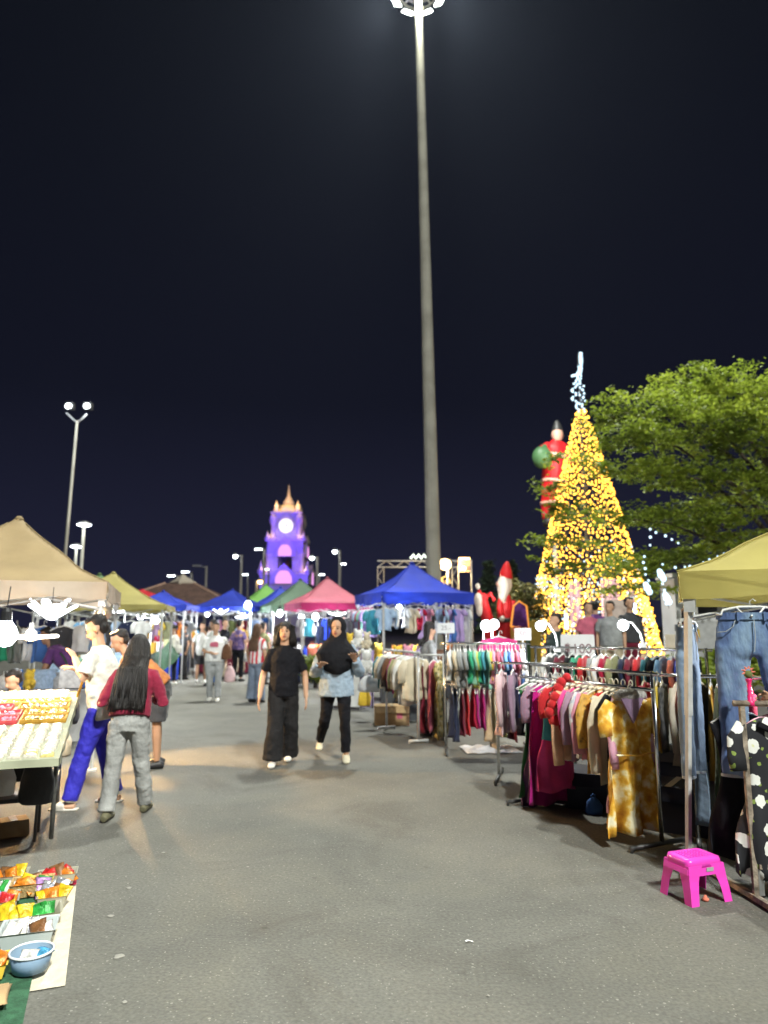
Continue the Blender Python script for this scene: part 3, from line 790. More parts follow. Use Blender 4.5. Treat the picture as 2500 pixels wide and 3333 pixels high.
def post_lamp(label, loc, h):
    r = thing('post_top_lamp', label, 'street lamp', loc, 0, 'disc-topped lamp posts on the left')
    part('pole', MB().tube([(0, 0, 0), (0, 0, h)], [0.10, 0.07], 8), M_CONCRETE, r, True)
    part('disc', MB().lathe([(0.05, h), (0.35, h + 0.03), (0.34, h + 0.1), (0.08, h + 0.2)], 16), M_STEEL, r, True)
    part('diffuser', MB().lathe([(0.001, h - 0.06), (0.2, h - 0.05), (0.33, h + 0.01), (0.33, h + 0.1), (0.2, h + 0.15), (0.001, h + 0.16)], 16), M_LED, r, True)
    lamp(r, (0, -0.6, h - 0.1), 35, COOL, 0.2)
post_lamp('nearer and taller of two disc-topped lamp posts above the tan tent', (-14.5, 34, 0), 6.35)
post_lamp('lower disc-topped lamp post just left of the taller one', (-17.4, 40, 0), 5.95)

def arm_lamp(label, px, py, h, arm, head='led', lit=True, warm=False, group='street lamps along the far road'):
    """post with a side arm; arm = signed length in x"""
    r = thing('street_lamp', label, 'street lamp', (px, py, 0), 0, group)
    part('pole', MB().tube([(0, 0, 0), (0, 0, h)], [0.14, 0.10], 8), mat('lamp post paint', (0.28, 0.26, 0.24), 0.6, 0.1), r, True)
    part('arm', MB().tube([(0, 0, h - 0.1), (arm * 0.8, 0, h)], 0.05, 6), M_STEEL, r, True)
    m = (M_BULB_WARM if warm else M_LED) if lit else M_STEEL
    if head == 'led':
        part('lamp_head', MB().box((arm, 0, h + 0.06), (0.7, 0.3, 0.08)), M_STEEL, r)
        for i in range(5): part('led', MB().ball((arm - 0.26 + 0.13 * i, -0.05, h - 0.01), (0.06, 0.09, 0.07), 8, 6), m, r, True)
    else:
        part('lamp_head', MB().lathe([(0.08, 0.2), (0.2, 0.0), (0.18, -0.06)], 10, (arm, 0, h)), M_STEEL, r)
        part('globe', MB().ball((arm, 0, h - 0.1), 0.2, 12, 8), m, r, True)
    return r
arm_lamp('far street lamp with LED head above the brown roof, leftmost of the pair', -17.4, 60, 5.7, -0.55)
arm_lamp('far street lamp with LED head above the brown roof, right of the pair', -16.5, 61, 6.1, -0.55)
arm_lamp('unlit far street lamp with bare arm right of the brown roof', -15.0, 60, 6.5, -0.8, 'led', False)
arm_lamp('street lamp with round glowing globe left of the clock tower', -12.05, 60, 7.45, -0.55, 'globe')
arm_lamp('street lamp with LED head close beside the clock tower, on its left', -10.15, 60, 7.95, -0.5)
arm_lamp('low far LED street lamp between two posts left of the clock tower', -15.3, 80, 7.2, -0.3)
arm_lamp('low far LED street lamp touching the left edge of the clock tower', -13.0, 80, 7.8, -0.25)
arm_lamp('street lamp glowing warm orange at the foot of the clock tower', -10.75, 60, 5.3, 0.3, 'globe', True, True)
arm_lamp('small globe street lamp right of the clock tower', -5.65, 60, 7.3, -0.45, 'globe')
arm_lamp('low far LED street lamp right of the small globe lamp', -7.3, 80, 7.2, 0.3)
arm_lamp('tall post with globe lamp and short arm, left of the blue tent', -3.75, 60, 7.85, -0.42, 'globe')
arm_lamp('low far LED street lamp beside the tall post left of the blue tent', -4.9, 80, 8.4, 0.3)

# ------------------------------------------------------------------ clock tower
def clock_tower():
    X0 = -13.62
    T = thing('clock_tower', 'ornate clock tower lit violet and gold with a pointed spire', 'clock tower', (X0, 100, 0))
    pl = mat('tower plaster', (0.62, 0.58, 0.52), 0.75, 0, 0.12, 0.8, 0.2, 6)
    tr = mat('tower trim', (0.74, 0.66, 0.5), 0.7, 0, 0.1, 1.0)
    dk = mat('tower opening', (0.03, 0.03, 0.03), 0.8)
    def tier(name, w, z0, z1, mt=pl): return part(name, MB().box((0, 0, (z0 + z1) / 2), (w, w, z1 - z0)), mt, T)
    tier('base', 6.6, 0, 8.3)
    part('cornice', MB().box((0, 0, 8.45), (6.9, 6.9, 0.3)), tr, T)
    # open belfry storey: four corner piers and a lintel
    for ax in (-1, 1):
        for ay in (-1, 1):
            p = part('pier', MB().box((ax * 1.75, ay * 1.75, 10.1), (1.5, 1.5, 3.0)), pl, T)
            part('pilaster', MB().lathe([(0.62, 8.6), (0.62, 8.9), (0.42, 9.1), (0.36, 10.8), (0.5, 11.1), (0.6, 11.3)], 10, (ax * 2.3, ay * 2.3, 0)), tr, p, True)
    tier('storey', 4.9, 11.6, 13.0)
    part('cornice', MB().box((0, 0, 13.12), (5.5, 5.5, 0.24)), tr, T)
    tier('clock_storey', 3.9, 13.24, 17.0)
    part('cornice', MB().box((0, 0, 17.1), (4.5, 4.5, 0.2)), tr, T)
    part('bell', MB().lathe([(0.6, 9.6), (0.5, 10.0), (0.35, 10.5), (0.1, 10.7)], 12), mat('bronze bell', (0.25, 0.12, 0.05), 0.4, 0.7), T, True)
    for ax in (-1, 1):
        for ay in (-1, 1):
            part('pilaster', MB().lathe([(0.52, 13.3), (0.5, 13.9), (0.34, 14.2), (0.3, 15.2), (0.42, 15.5), (0.55, 15.9), (0.5, 16.4), (0.38, 16.9)], 10, (ax * 1.85, ay * 1.85, 0)), tr, T, True)
            part('pinnacle', MB().lathe([(0.42, 17.2), (0.46, 17.5), (0.3, 17.8), (0.34, 18.1), (0.18, 18.4), (0.03, 18.95)], 10, (ax * 1.5, ay * 1.5, 0)), tr, T, True)
            part('pinnacle', MB().lathe([(0.38, 13.2), (0.4, 13.5), (0.24, 13.8), (0.03, 14.5)], 8, (ax * 2.5, ay * 2.5, 0)), tr, T, True)
            part('pinnacle', MB().lathe([(0.5, 8.6), (0.5, 9.0), (0.28, 9.3), (0.03, 10.3)], 8, (ax * 3.2, ay * 3.2, 0)), tr, T, True)
    part('dome', MB().lathe([(1.75, 17.2), (1.6, 17.7), (1.15, 18.3), (0.75, 18.6)], 20), tr, T, True)
    sp = [(0.62, 18.55), (0.78, 18.75), (0.78, 18.95), (0.6, 19.05)]
    for i in range(5): sp += [(0.62 - 0.07 * i, 19.1 + 0.14 * i), (0.52 - 0.07 * i, 19.2 + 0.14 * i)]
    sp += [(0.22, 19.9), (0.12, 20.8), (0.07, 21.3), (0.02, 21.5)]
    part('spire', MB().lathe(sp, 16), tr, T, True)
    # pediments with arch niches on the front and sides
    for z, w, hgt, y in ((8.0, 3.6, 1.9, 3.45), (11.8, 2.9, 1.9, 2.75), (15.6, 2.4, 1.5, 2.1)):
        for k in range(4):
            a = k * PI / 2
            def rot(b):
                b.v = [(x * math.cos(a) - yy * math.sin(a), x * math.sin(a) + yy * math.cos(a), zz) for x, yy, zz in b.v]; return b
            out = [(-w / 2, z - 0.9), (-w / 2, z), (-w * 0.33, z + hgt * 0.42), (-w * 0.1, z + hgt * 0.8), (0, z + hgt), (w * 0.1, z + hgt * 0.8), (w * 0.33, z + hgt * 0.42), (w / 2, z), (w / 2, z - 0.9)]
            o = part('pediment', rot(MB().prism(out, -y - 0.12, -y + 0.35)), pl, T)
            if z < 15:
                n = 9; arc = [(-w * 0.31, z - 0.85)] + [(-w * 0.31 * math.cos(PI * i / n) * (1 - 0.08 * abs(math.sin(3 * PI * i / n))), z - 0.1 + w * 0.30 * math.sin(PI * i / n) * (1 - 0.08 * abs(math.sin(3 * PI * i / n)))) for i in range(n + 1)] + [(w * 0.31, z - 0.85)]
                part('niche_panel', rot(MB().prism(arc, -y - 0.18, -y - 0.1)), glow('pink niche glow', (0.95, 0.40, 0.88), 1.1, False), o)  # panel glows pink by itself, standing in for light inside the arch
    # clock on the front
    c = part('clock', MB().lathe([(0.001, 0), (1.0, 0), (1.0, 0.05), (0.001, 0.06)], 28), glow('clock face light', (1, 0.97, 0.9), 1.5, False), T)
    c.location = (0, -2.28, 15.2); c.rotation_euler = (PI / 2, 0, 0)
    part('clock_rim', MB().rings([[((1.06 + 0.07 * math.cos(p)) * math.cos(a), (1.06 + 0.07 * math.cos(p)) * math.sin(a), 0.04 + 0.07 * math.sin(p)) for p in (0, 1.57, 3.14, 4.71)] for a in [2 * PI * i / 28 for i in range(28)]], closed=True), tr, c, True)
    hands = MB().box((0.0, 0.25, 0.08), (0.11, 0.6, 0.02)).box((0.2, -0.12, 0.09), (0.55, 0.10, 0.02), -0.5)
    for i in range(12): hands.box((0.82 * math.cos(i * PI / 6), 0.82 * math.sin(i * PI / 6), 0.07), (0.2, 0.07, 0.02), i * PI / 6)
    part('clock_hands', hands, dk, c)
    VI = (0.085, 0.02, 1.0); PK = (0.8, 0.12, 0.85); GO = (1.0, 0.62, 0.22)
    for x, y, z, p, col in ((-2.0, -4.2, 16.6, 170, VI), (1.6, -4.2, 16.8, 150, VI), (0, -4.3, 13.4, 240, VI), (-2.3, -4.6, 12.4, 190, VI), (2.2, -4.6, 12.5, 170, VI), (0, -5.4, 9.6, 280, VI), (-2.9, -5.4, 7.9, 190, VI), (2.9, -5.4, 7.9, 190, VI),
                            (3.2, -2.8, 15.6, 40, PK), (3.6, -3.4, 12.0, 40, PK), (-1.9, -2.9, 13.9, 75, GO), (1.9, -2.9, 13.9, 75, GO), (-2.6, -3.6, 9.2, 85, GO), (2.6, -3.6, 9.2, 85, GO), (-1.5, -2.6, 18.4, 70, GO), (1.7, -2.6, 18.4, 80, GO), (0.3, -2.6, 19.8, 90, GO), (-0.4, -2.4, 21.0, 40, GO), (0, 0, 12, 0, GO)):
        if p: lamp(T, (x, y, z), p * (1.2 if col is VI else (1.5 if z > 17.5 else 0.3)), col, 0.15)
clock_tower()

# ------------------------------------------------------------------ pavilion with brown hipped roof
def pavilion():
    r = thing('pavilion', 'open pavilion with dark brown hipped roof behind the blue tents', 'pavilion', (-13.0, 46, 0))
    rm = mat('brown roof tiles', (0.075, 0.042, 0.032), 0.8, 0, 0.25, 3, 0.3, 14)
    for sx in (-1, 1):
        for sy in (-1, 1): part('post', MB().box((sx * 3.4, sy * 2.6, 1.3), (0.22, 0.22, 2.6)), M_CONCRETE, r)
    roof = part('roof', MB().rings([[(-4.4, -3.4, 2.55), (4.4, -3.4, 2.55), (4.4, 3.4, 2.55), (-4.4, 3.4, 2.55)], [(-0.9, -0.7, 4.2), (0.9, -0.7, 4.2), (0.9, 0.7, 4.2), (-0.9, 0.7, 4.2)]]), rm, r)
    part('cupola', MB().lathe([(0.85, 4.15), (0.9, 4.3), (0.5, 4.5), (0.03, 4.85)], 4), mat('cream cupola', (0.3, 0.26, 0.21), 0.7), roof)
    for sx in (-1, 1): part('ridge', MB().tube([(sx * 0.9, -0.7, 4.22), (sx * 4.4, -3.4, 2.6)], 0.07, 6), mat('ridge tiles', (0.24, 0.15, 0.11), 0.8), roof)
pavilion()

# ------------------------------------------------------------------ trees
def leaf_cloud(lobes, rng, leaf=0.11, shape=(1, 1, 1)):
    """lobes: (x, y, z, rx, ry, rz, clumps); many small leaf faces in clumps through each lobe"""
    b = MB(); v = b.v; f = b.f
    for (cx, cy, cz, rx, ry, rz, n) in lobes:
        for _ in range(n):
            while True:
                p = (rng.uniform(-1, 1), rng.uniform(-1, 1), rng.uniform(-1, 1))
                d = p[0] ** 2 + p[1] ** 2 + p[2] ** 2
                if d < 1 and d > 0.08: break
            ccx, ccy, ccz = cx + p[0] * rx, cy + p[1] * ry, cz + p[2] * rz
            cr_ = rng.uniform(0.10, 0.30)
            dx, dy = rng.uniform(-1, 1), rng.uniform(-1, 1)
            for _ in range(rng.randint(20, 40)):
                t = rng.uniform(-1, 1)
                x = ccx + dx * t * cr_ + rng.gauss(0, cr_ * 0.35); y = ccy + dy * t * cr_ + rng.gauss(0, cr_ * 0.35); z = ccz + rng.gauss(0, cr_ * 0.22)
                a = rng.uniform(0, 2 * PI); s = leaf * rng.uniform(0.45, 1.4); ti = rng.uniform(-1.0, 1.0); tj = rng.uniform(-1.1, 1.1)
                cl = math.cos(tj * 0.9); ca, sa = math.cos(a) * s, math.sin(a) * s; wz = 0.26 * s * math.sin(tj * 0.9)
                n0 = len(v)
                v += [(x - ca * 0.5, y - sa * 0.5, z - ti * s * 0.3), (x - sa * 0.26 * cl, y + ca * 0.26 * cl, z + wz), (x + ca * 0.5, y + sa * 0.5, z + ti * s * 0.3 - s * 0.12), (x + sa * 0.26 * cl, y - ca * 0.26 * cl, z - wz)]
                f.append((n0, n0 + 1, n0 + 2, n0 + 3))
    return b
M_LEAF = ramp_mat('tree leaves', [(0.3, (0.10, 0.14, 0.015)), (0.5, (0.22, 0.29, 0.03)), (0.72, (0.36, 0.42, 0.05))], 0.9, 5, 0.55, bump=0.0)
def _leaf_translucent(m):
    t = m.node_tree; b = t.nodes['Principled BSDF']; tr = t.nodes.new('ShaderNodeBsdfTranslucent')
    src = b.inputs['Base Color'].links[0].from_socket; t.links.new(src, tr.inputs[0])
    mx = t.nodes.new('ShaderNodeMixShader'); mx.inputs[0].default_value = 0.55
    t.links.new(b.outputs[0], mx.inputs[1]); t.links.new(tr.outputs[0], mx.inputs[2]); t.links.new(mx.outputs[0], t.nodes['Material Output'].inputs[0])
_leaf_translucent(M_LEAF)
M_BARK = mat('bark', (0.06, 0.045, 0.032), 0.9, 0, 0.3, 6, 0.6, 20)

def big_tree():
    r = thing('broadleaf_tree', 'large spreading green tree with layered branches behind the yellow tent', 'tree', (9.7, 17.0, 0.33))
    ox, oy, oz = 9.7, 17.0, 0.33
    rng = random.Random(5)
    lobes = [(7.35, 16.5, 7.35, 1.0, 1.2, 0.62, 70), (8.7, 16.5, 7.2, 1.4, 1.5, 0.85, 130), (10.4, 17, 7.2, 1.8, 1.8, 0.9, 120), (6.15, 16, 6.5, 1.35, 1.2, 0.42, 85), (5.25, 15.8, 6.8, 0.5, 0.5, 0.30, 14), (5.05, 16, 6.25, 0.6, 0.6, 0.22, 16), (7.4, 16, 6.2, 1.6, 1.6, 0.75, 150), (5.75, 15.6, 5.75, 1.15, 1.0, 0.4, 70),
             (8.6, 16, 5.9, 1.6, 1.6, 0.8, 120), (6.7, 15.8, 5.0, 1.5, 1.4, 0.55, 115), (5.2, 15.2, 4.95, 0.8, 0.8, 0.3, 36), (3.95, 15, 5.1, 0.55, 0.5, 0.17, 15), (3.6, 15, 4.5, 0.65, 0.6, 0.2, 20), (4.1, 15, 4.0, 0.8, 0.7, 0.28, 30), (3.5, 15, 3.35, 0.65, 0.6, 0.24, 26), (3.75, 15, 2.75, 0.4, 0.4, 0.3, 16), (3.35, 14.8, 3.0, 0.35, 0.3, 0.15, 6), (4.55, 15.2, 3.3, 0.6, 0.5, 0.2, 12),
             (5.3, 15.4, 3.95, 1.0, 0.9, 0.34, 46), (7.05, 16, 4.0, 1.5, 1.4, 0.5, 115), (6.3, 16, 3.05, 1.4, 1.2, 0.42, 95), (5.4, 15.6, 2.75, 0.9, 0.8, 0.24, 36), (8.3, 16.4, 4.7, 1.3, 1.4, 0.7, 100), (8.2, 16.2, 3.4, 1.4, 1.3, 0.55, 100), (10.6, 17, 5.2, 1.8, 1.8, 1.0, 110), (6.0, 16.6, 2.4, 1.2, 0.7, 0.25, 30)]
    b = leaf_cloud([l[:5] + (l[5] * 0.6,) + (int(l[6] * (0.95 if l[0] > 5.6 else 0.6)),) for l in lobes], rng, 0.105)
    b.v = [(x - ox, y - oy, z - oz) for x, y, z in b.v]
    o = part('crown', b, M_LEAF, r); o['kind'] = 'stuff'
    part('trunk', MB().tube([(0.1, 0, 0), (0.0, 0, 1.2), (-0.1, 0.05, 2.4), (-0.05, 0, 3.6), (0.1, 0.1, 5.2), (0, 0, 6.6)], [0.34, 0.26, 0.24, 0.2, 0.13, 0.05], 10), M_BARK, r, True)
    for (x, y, z, rx, ry, rz, n) in lobes:
        if n < 40: continue
        tx, ty, tz = x - ox, y - oy, z - oz
        z0 = max(1.6, tz * 0.72 - 0.5)
        part('limb', MB().tube([(0, 0, z0), (tx * 0.35, ty * 0.4, z0 + (tz - z0) * 0.45 + 0.15), (tx * 0.75, ty * 0.8, tz - 0.12), (tx * 1.02 - rx * 0.4, ty, tz - 0.02)], [0.085, 0.05, 0.028, 0.008], 6), M_BARK, r, True)
big_tree()

def conifer(label, loc, h, w, seed):
    r = thing('conifer_tree', label, 'tree', loc, 0, 'dark conifers behind the market')
    rng = random.Random(seed)
    lob = [(0, 0, h * (0.25 + 0.7 * i / 9), w * (1 - 0.85 * i / 9), w * (1 - 0.85 * i / 9), h * 0.06, int(46 * (1 - 0.7 * i / 9))) for i in range(10)]
    o = part('crown', leaf_cloud(lob, rng, 0.26), mat('conifer needles', (0.035, 0.06, 0.03), 0.7, 0, 0.4, 2), r); o['kind'] = 'stuff'
    part('trunk', MB().tube([(0, 0, 0), (0, 0, h * 0.95)], [0.16, 0.02], 7), M_BARK, r, True)
conifer('dark conifer right of the mast, behind the small inflatables', (6.6, 45, 0), 5.6, 0.9, 1)
conifer('dark conifer just left of the lit tree', (8.3, 46, 0), 5.8, 0.9, 2)
def bush(label, loc, r_, h, seed, m, n=160, cat='shrub', name='shrub'):
    r = thing(name, label, cat, loc)
    o = part('foliage', leaf_cloud([(0, 0, h * 0.6, r_, r_ * 0.8, h * 0.42, n)], random.Random(seed), 0.13), m, r); o['kind'] = 'stuff'
    part('stem', MB().tube([(0, 0, 0), (0, 0, h * 0.6)], [0.05, 0.02], 6), M_BARK, r, True)
M_LEAF_Y = ramp_mat('yellow green leaves', [(0.3, (0.05, 0.06, 0.012)), (0.7, (0.16, 0.15, 0.03))], 1.2, 4, 0.6, bump=0.0)
bush('yellowish green shrub between the red inflatable and the lit tree', (5.7, 28, 0.33), 0.75, 2.9, 3, M_LEAF_Y, 170)
bush('taller yellowish shrub behind the red inflatable', (5.1, 29, 0.33), 0.5, 3.3, 4, M_LEAF_Y, 110)
bush('dark green hedge plant below the lit tree on the terrace edge', (6.2, 13.2, 0.33), 0.9, 0.75, 7, M_LEAF, 120)
bush('dark green hedge plant beside the white kiosk', (5.0, 12.9, 0.33), 0.8, 0.65, 8, M_LEAF, 100)

# ------------------------------------------------------------------ lit Christmas tree of string lights
def lit_tree():
    cx, cy, z0, z1, R0 = 8.62, 30.0, 0.33, 10.75, 2.62
    r = thing('christmas_tree', 'tall cone of golden string lights topped by a white lit spire', 'christmas tree', (cx, cy, z0))
    H = z1 - z0; rng = random.Random(11)
    rad = lambda z: R0 * (1 - z / H) ** 0.92 + 0.16
    fr = MB()
    for k in range(16):
        a = 2 * PI * k / 16
        fr.tube([(rad(H * i / 6) * math.cos(a), rad(H * i / 6) * math.sin(a), H * i / 6) for i in range(7)], 0.014, 4)
    part('pole', MB().tube([(0, 0, 0), (0, 0, H + 2.7)], [0.11, 0.03], 8), M_DARK_STEEL, r)
    part('wire_frame', fr, M_DARK_STEEL, r)
    for i in range(9):
        z = H * i / 9
        part('hoop', MB().tube([(rad(z) * math.cos(a), rad(z) * math.sin(a), z) for a in [2 * PI * j / 28 for j in range(29)]], 0.018, 4), M_DARK_STEEL, r)
    GOLD = glow('gold fairy light', (1.0, 0.50, 0.05), 6.0, False); WH = glow('white fairy light', (0.62, 0.84, 1.0), 2.2, False)
    small = MB().ball((0, 0, 0), 0.038, 6, 4).mesh('bulb', True); small.materials.append(GOLD)
    smallw = MB().ball((0, 0, 0), 0.042, 6, 4).mesh('bulb', True); smallw.materials.append(WH)
    pts = []; turns = 56
    # spiral strings, dense near the top, loose in the middle, dense again near the foot
    for s in range(turns):
        zz = H * (1 - ((s + 0.5) / turns) ** 0.85)
        rr_ = rad(zz); n = max(12, int(2 * PI * rr_ / 0.165))
        frac = zz / H
        keep = 0.97 if frac > 0.62 else (0.7 if frac > 0.22 else 0.25)
        ph = rng.random() * 6
        for i in range(n):
            a = ph + 2 * PI * i / n
            if rng.random() > keep: continue
            pts.append((rr_ * math.cos(a), rr_ * math.sin(a), zz + rng.gauss(0, 0.07) + 0.25 * (a % (2 * PI)) / (2 * PI), 0))
    for s in range(13):
        zz = H * (0.995 - 0.021 * s); n = 9 + s
        for i in range(n):
            a = 2 * PI * (i + rng.random() * 0.5) / n
            pts.append((rad(zz) * math.cos(a), rad(zz) * math.sin(a), zz, 0))
    for k in range(130):   # drop strings round the foot
        a = 2 * PI * (k + rng.random() * 0.6) / 130
        top = H * rng.uniform(0.22, 0.34)
        if math.sin(a) < 0 and abs(math.cos(a)) < 0.22: top = H * 0.2
        for i in range(int(top / 0.15)):
            zz = 0.1 + top * i / int(top / 0.15)
            if rng.random() < 0.22: continue
            pts.append((rad(zz) * math.cos(a) + rng.gauss(0, 0.05), rad(zz) * math.sin(a) + rng.gauss(0, 0.05), zz + rng.gauss(0, 0.03), 1 if rng.random() < 0.22 else 0))
    # one bulb object each for the 300 on the camera side, the rest joined
    pts.sort(key=lambda p: p[1])
    front = set(range(0, min(300, len(pts))))
    rest = MB(); restw = MB()
    for i, (x, y, z, w) in enumerate(pts):
        if w == 0 and H * 0.22 < z < H * 0.45 and rng.random() < 0.12: w = 1
        if i in front:
            o = link('bulb', smallw if w else small, r, (x, y, z))
        else: (restw if w else rest).ball((x, y, z), 0.038, 5, 3)
    o = part('string_bulbs', rest, GOLD, r); o['kind'] = 'stuff'
    # white spire with a sideways star
    for s in range(78):
        u = s / 78; a = s * 1.9; q = 0.16 * (1 - 0.75 * u) + (0.14 if 0.15 < u < 0.45 else 0)
        restw.ball((q * math.cos(a) - 0.10 * math.sin(u * 5), q * math.sin(a), H + 0.05 + 2.75 * u), 0.05, 5, 3)
    for i in range(9): restw.ball((-0.05 - 0.035 * i, -0.05, H + 1.75 - 0.01 * i), 0.055, 5, 3)
    o = part('white_string_bulbs', restw, WH, r); o['kind'] = 'stuff'
    for a, zz, hh in ((-1.15, 1.0, 0.7), (-1.75, 1.2, 0.8), (-2.3, 1.1, 0.6), (-0.9, 1.7, 0.4)):
        part('light_tube', MB().tube([(2.1 * math.cos(a), 2.1 * math.sin(a), zz), (2.1 * math.cos(a), 2.1 * math.sin(a), zz + hh)], 0.07, 8), glow('blue white tube', (0.6, 0.75, 1.0), 5, False), r, True)
    lil = mat('lilac cloth panel', (0.55, 0.42, 0.62), 0.8, 0, 0.15, 3, transl=0.3)
    for x, w, h0, h1 in ((-0.9, 0.5, 1.1, 3.0), (0.55, 0.8, 0.9, 3.1), (1.35, 0.35, 0.8, 2.8)):
        part('cloth_panel', MB().grid(lambda u, v: (x + (u - 0.5) * w, -1.1 + 0.05 * math.sin(u * 14), h0 + (h1 - h0) * v), 14, 6), lil, r, True)
    lamp(r, (0, -0.6, 2.2), 140, (1.0, 0.72, 0.45), 0.3)
    lamp(r, (0, -3.1, 6.0), 60, (1.0, 0.62, 0.2), 0.3)
lit_tree()

# strings of white fairy lights hanging under the big tree
def fairy_string(label, pts, r_=0.024, fat=()):
    o = thing('string_light', label, 'string lights', pts[0], 0, 'white string lights under the tree')
    P = [Vector(p) - Vector(pts[0]) for p in pts]
    part('wire', MB().tube(P, 0.006, 4), M_BLACK, o)
    WH = glow('white fairy light', (0.75, 0.9, 1.0), 7.0, False)
    rng = random.Random(label)
    tot = 0
    for i in range(len(P) - 1):
        d = P[i + 1] - P[i]; n = max(1, int(d.length / 0.11))
        for j in range(n):
            rr_ = r_ * rng.uniform(0.8, 1.2)
            c = P[i] + d * (j / n)
            part('bulb', MB().ball((c.x + rng.gauss(0, 0.02), c.y, c.z - 0.04), rr_, 6, 5), WH, o, True)
    for i, q in enumerate(fat):
        c = Vector(q) - Vector(pts[0])
        part('cluster', MB().ball(c, 0.07, 8, 6).ball(c + Vector((0.04, 0, -0.075)), 0.06, 8, 6).ball(c + Vector((-0.03, -0.02, 0.06)), 0.055, 8, 6), WH, o, True)
fairy_string('white string lights in a small zigzag below the tree crown', [(5.16, 13.6, 3.14), (5.14, 13.6, 3.45), (5.41, 13.6, 3.32), (5.78, 13.6, 3.11)])
fairy_string('long white string lights sloping up behind the yellow tent', [(5.59, 13.6, 2.71), (6.00, 13.6, 2.74), (6.37, 13.6, 2.92), (6.68, 13.6, 3.01), (7.11, 13.6, 3.17)])
fairy_string('hanging white light string with a bright cluster, left of two', [(4.98, 13.6, 2.92), (5.01, 13.6, 2.46), (5.04, 13.6, 2.18)], fat=((5.02, 13.6, 2.28),))
fairy_string('hanging white light string with two bright clusters, right of two', [(5.29, 13.6, 2.77), (5.32, 13.6, 2.40), (5.41, 13.6, 1.90)], fat=((5.30, 13.6, 2.53), (5.38, 13.6, 2.09)))

# ------------------------------------------------------------------ inflatables, gate, kiosk
def balloon(name, parent, shapes, m, vox=0.05):
    b = MB()
    for s in shapes:
        if s[0] == 'b': b.ball(s[1], s[2], 14, 10)
        else: b.tube(s[1], s[2], 12)
    return fuse(part(name, b, m, parent), vox, 4)
M_INF_RED = mat('red inflatable nylon', (0.62, 0.015, 0.02), 0.5, 0, 0.1, 1.2, transl=0.35)
M_INF_WHITE = mat('white inflatable nylon', (0.75, 0.68, 0.60), 0.5, 0, 0.08, 1.2, transl=0.35)
M_INF_GREEN = mat('green inflatable nylon', (0.07, 0.17, 0.07), 0.5, 0, 0.1, 1.2, transl=0.35)
M_INF_BLACK = mat('black inflatable nylon', (0.02, 0.02, 0.02), 0.5)
M_INF_SKIN = mat('pale pink inflatable nylon', (0.72, 0.42, 0.32), 0.5, 0, 0.05, 1.2, transl=0.3)

def pole_figure():
    r = thing('inflatable_figure', 'huge red inflatable figure with green sack on a pole behind the lit tree', 'inflatable', (8.75, 36, 0.33))
    part('pole', MB().tube([(0, 0.2, 0), (0, 0.2, 8.2)], 0.13, 8), M_WHITE_STEEL, r)
    balloon('suit', r, [('t', [(-0.1, 0, 7.4), (0.0, 0, 8.2), (0.12, 0, 9.2), (0.22, 0, 10.3), (0.3, 0, 10.75)], [0.62, 0.72, 0.74, 0.62, 0.34]),
                        ('t', [(-0.2, -0.1, 10.4), (-0.62, -0.3, 10.2), (-0.78, -0.4, 9.6)], [0.32, 0.28, 0.24]), ('t', [(0.5, -0.1, 10.4), (0.95, -0.3, 10.0), (1.0, -0.4, 9.4)], [0.32, 0.28, 0.24]),
                        ('t', [(-0.35, 0, 7.6), (-0.4, 0, 6.6)], [0.42, 0.36]), ('t', [(0.3, 0, 7.6), (0.35, 0, 6.6)], [0.42, 0.36])], M_INF_RED, 0.07)
    part('belt', MB().tube([(0.03, 0, 8.45), (0.05, 0, 8.6)], 0.76, 18), M_INF_SKIN, r, True)
    part('collar', MB().tube([(0.2, -0.03, 9.75), (0.24, -0.03, 9.95)], 0.69, 18), M_INF_SKIN, r, True)
    part('hem', MB().tube([(-0.1, 0, 7.35), (-0.1, 0, 7.5)], 0.70, 18), M_INF_SKIN, r, True)
    balloon('head', r, [('b', (0.34, -0.05, 11.05), (0.36, 0.36, 0.38)), ('b', (0.30, -0.25, 10.9), (0.28, 0.22, 0.28))], M_INF_SKIN, 0.05)
    balloon('hat', r, [('t', [(0.36, 0, 11.2), (0.36, 0, 11.45), (0.34, 0, 11.85)], [0.36, 0.30, 0.12])], M_INF_BLACK, 0.05)
    balloon('sack', r, [('b', (-0.72, -0.5, 9.75), (0.58, 0.5, 0.6)), ('t', [(-0.6, -0.45, 10.1), (-0.5, -0.4, 10.45)], [0.3, 0.12])], M_INF_GREEN, 0.05)
    for x in (-0.4, 0.35): balloon('boot', r, [('b', (x, -0.15, 6.4), (0.36, 0.5, 0.28))], M_INF_BLACK, 0.05)
    r.scale = (0.88, 0.88, 1)
    lamp(r, (0.05, -2.2, 9.6), 200, (1, 0.9, 0.85), 0.5)
pole_figure()

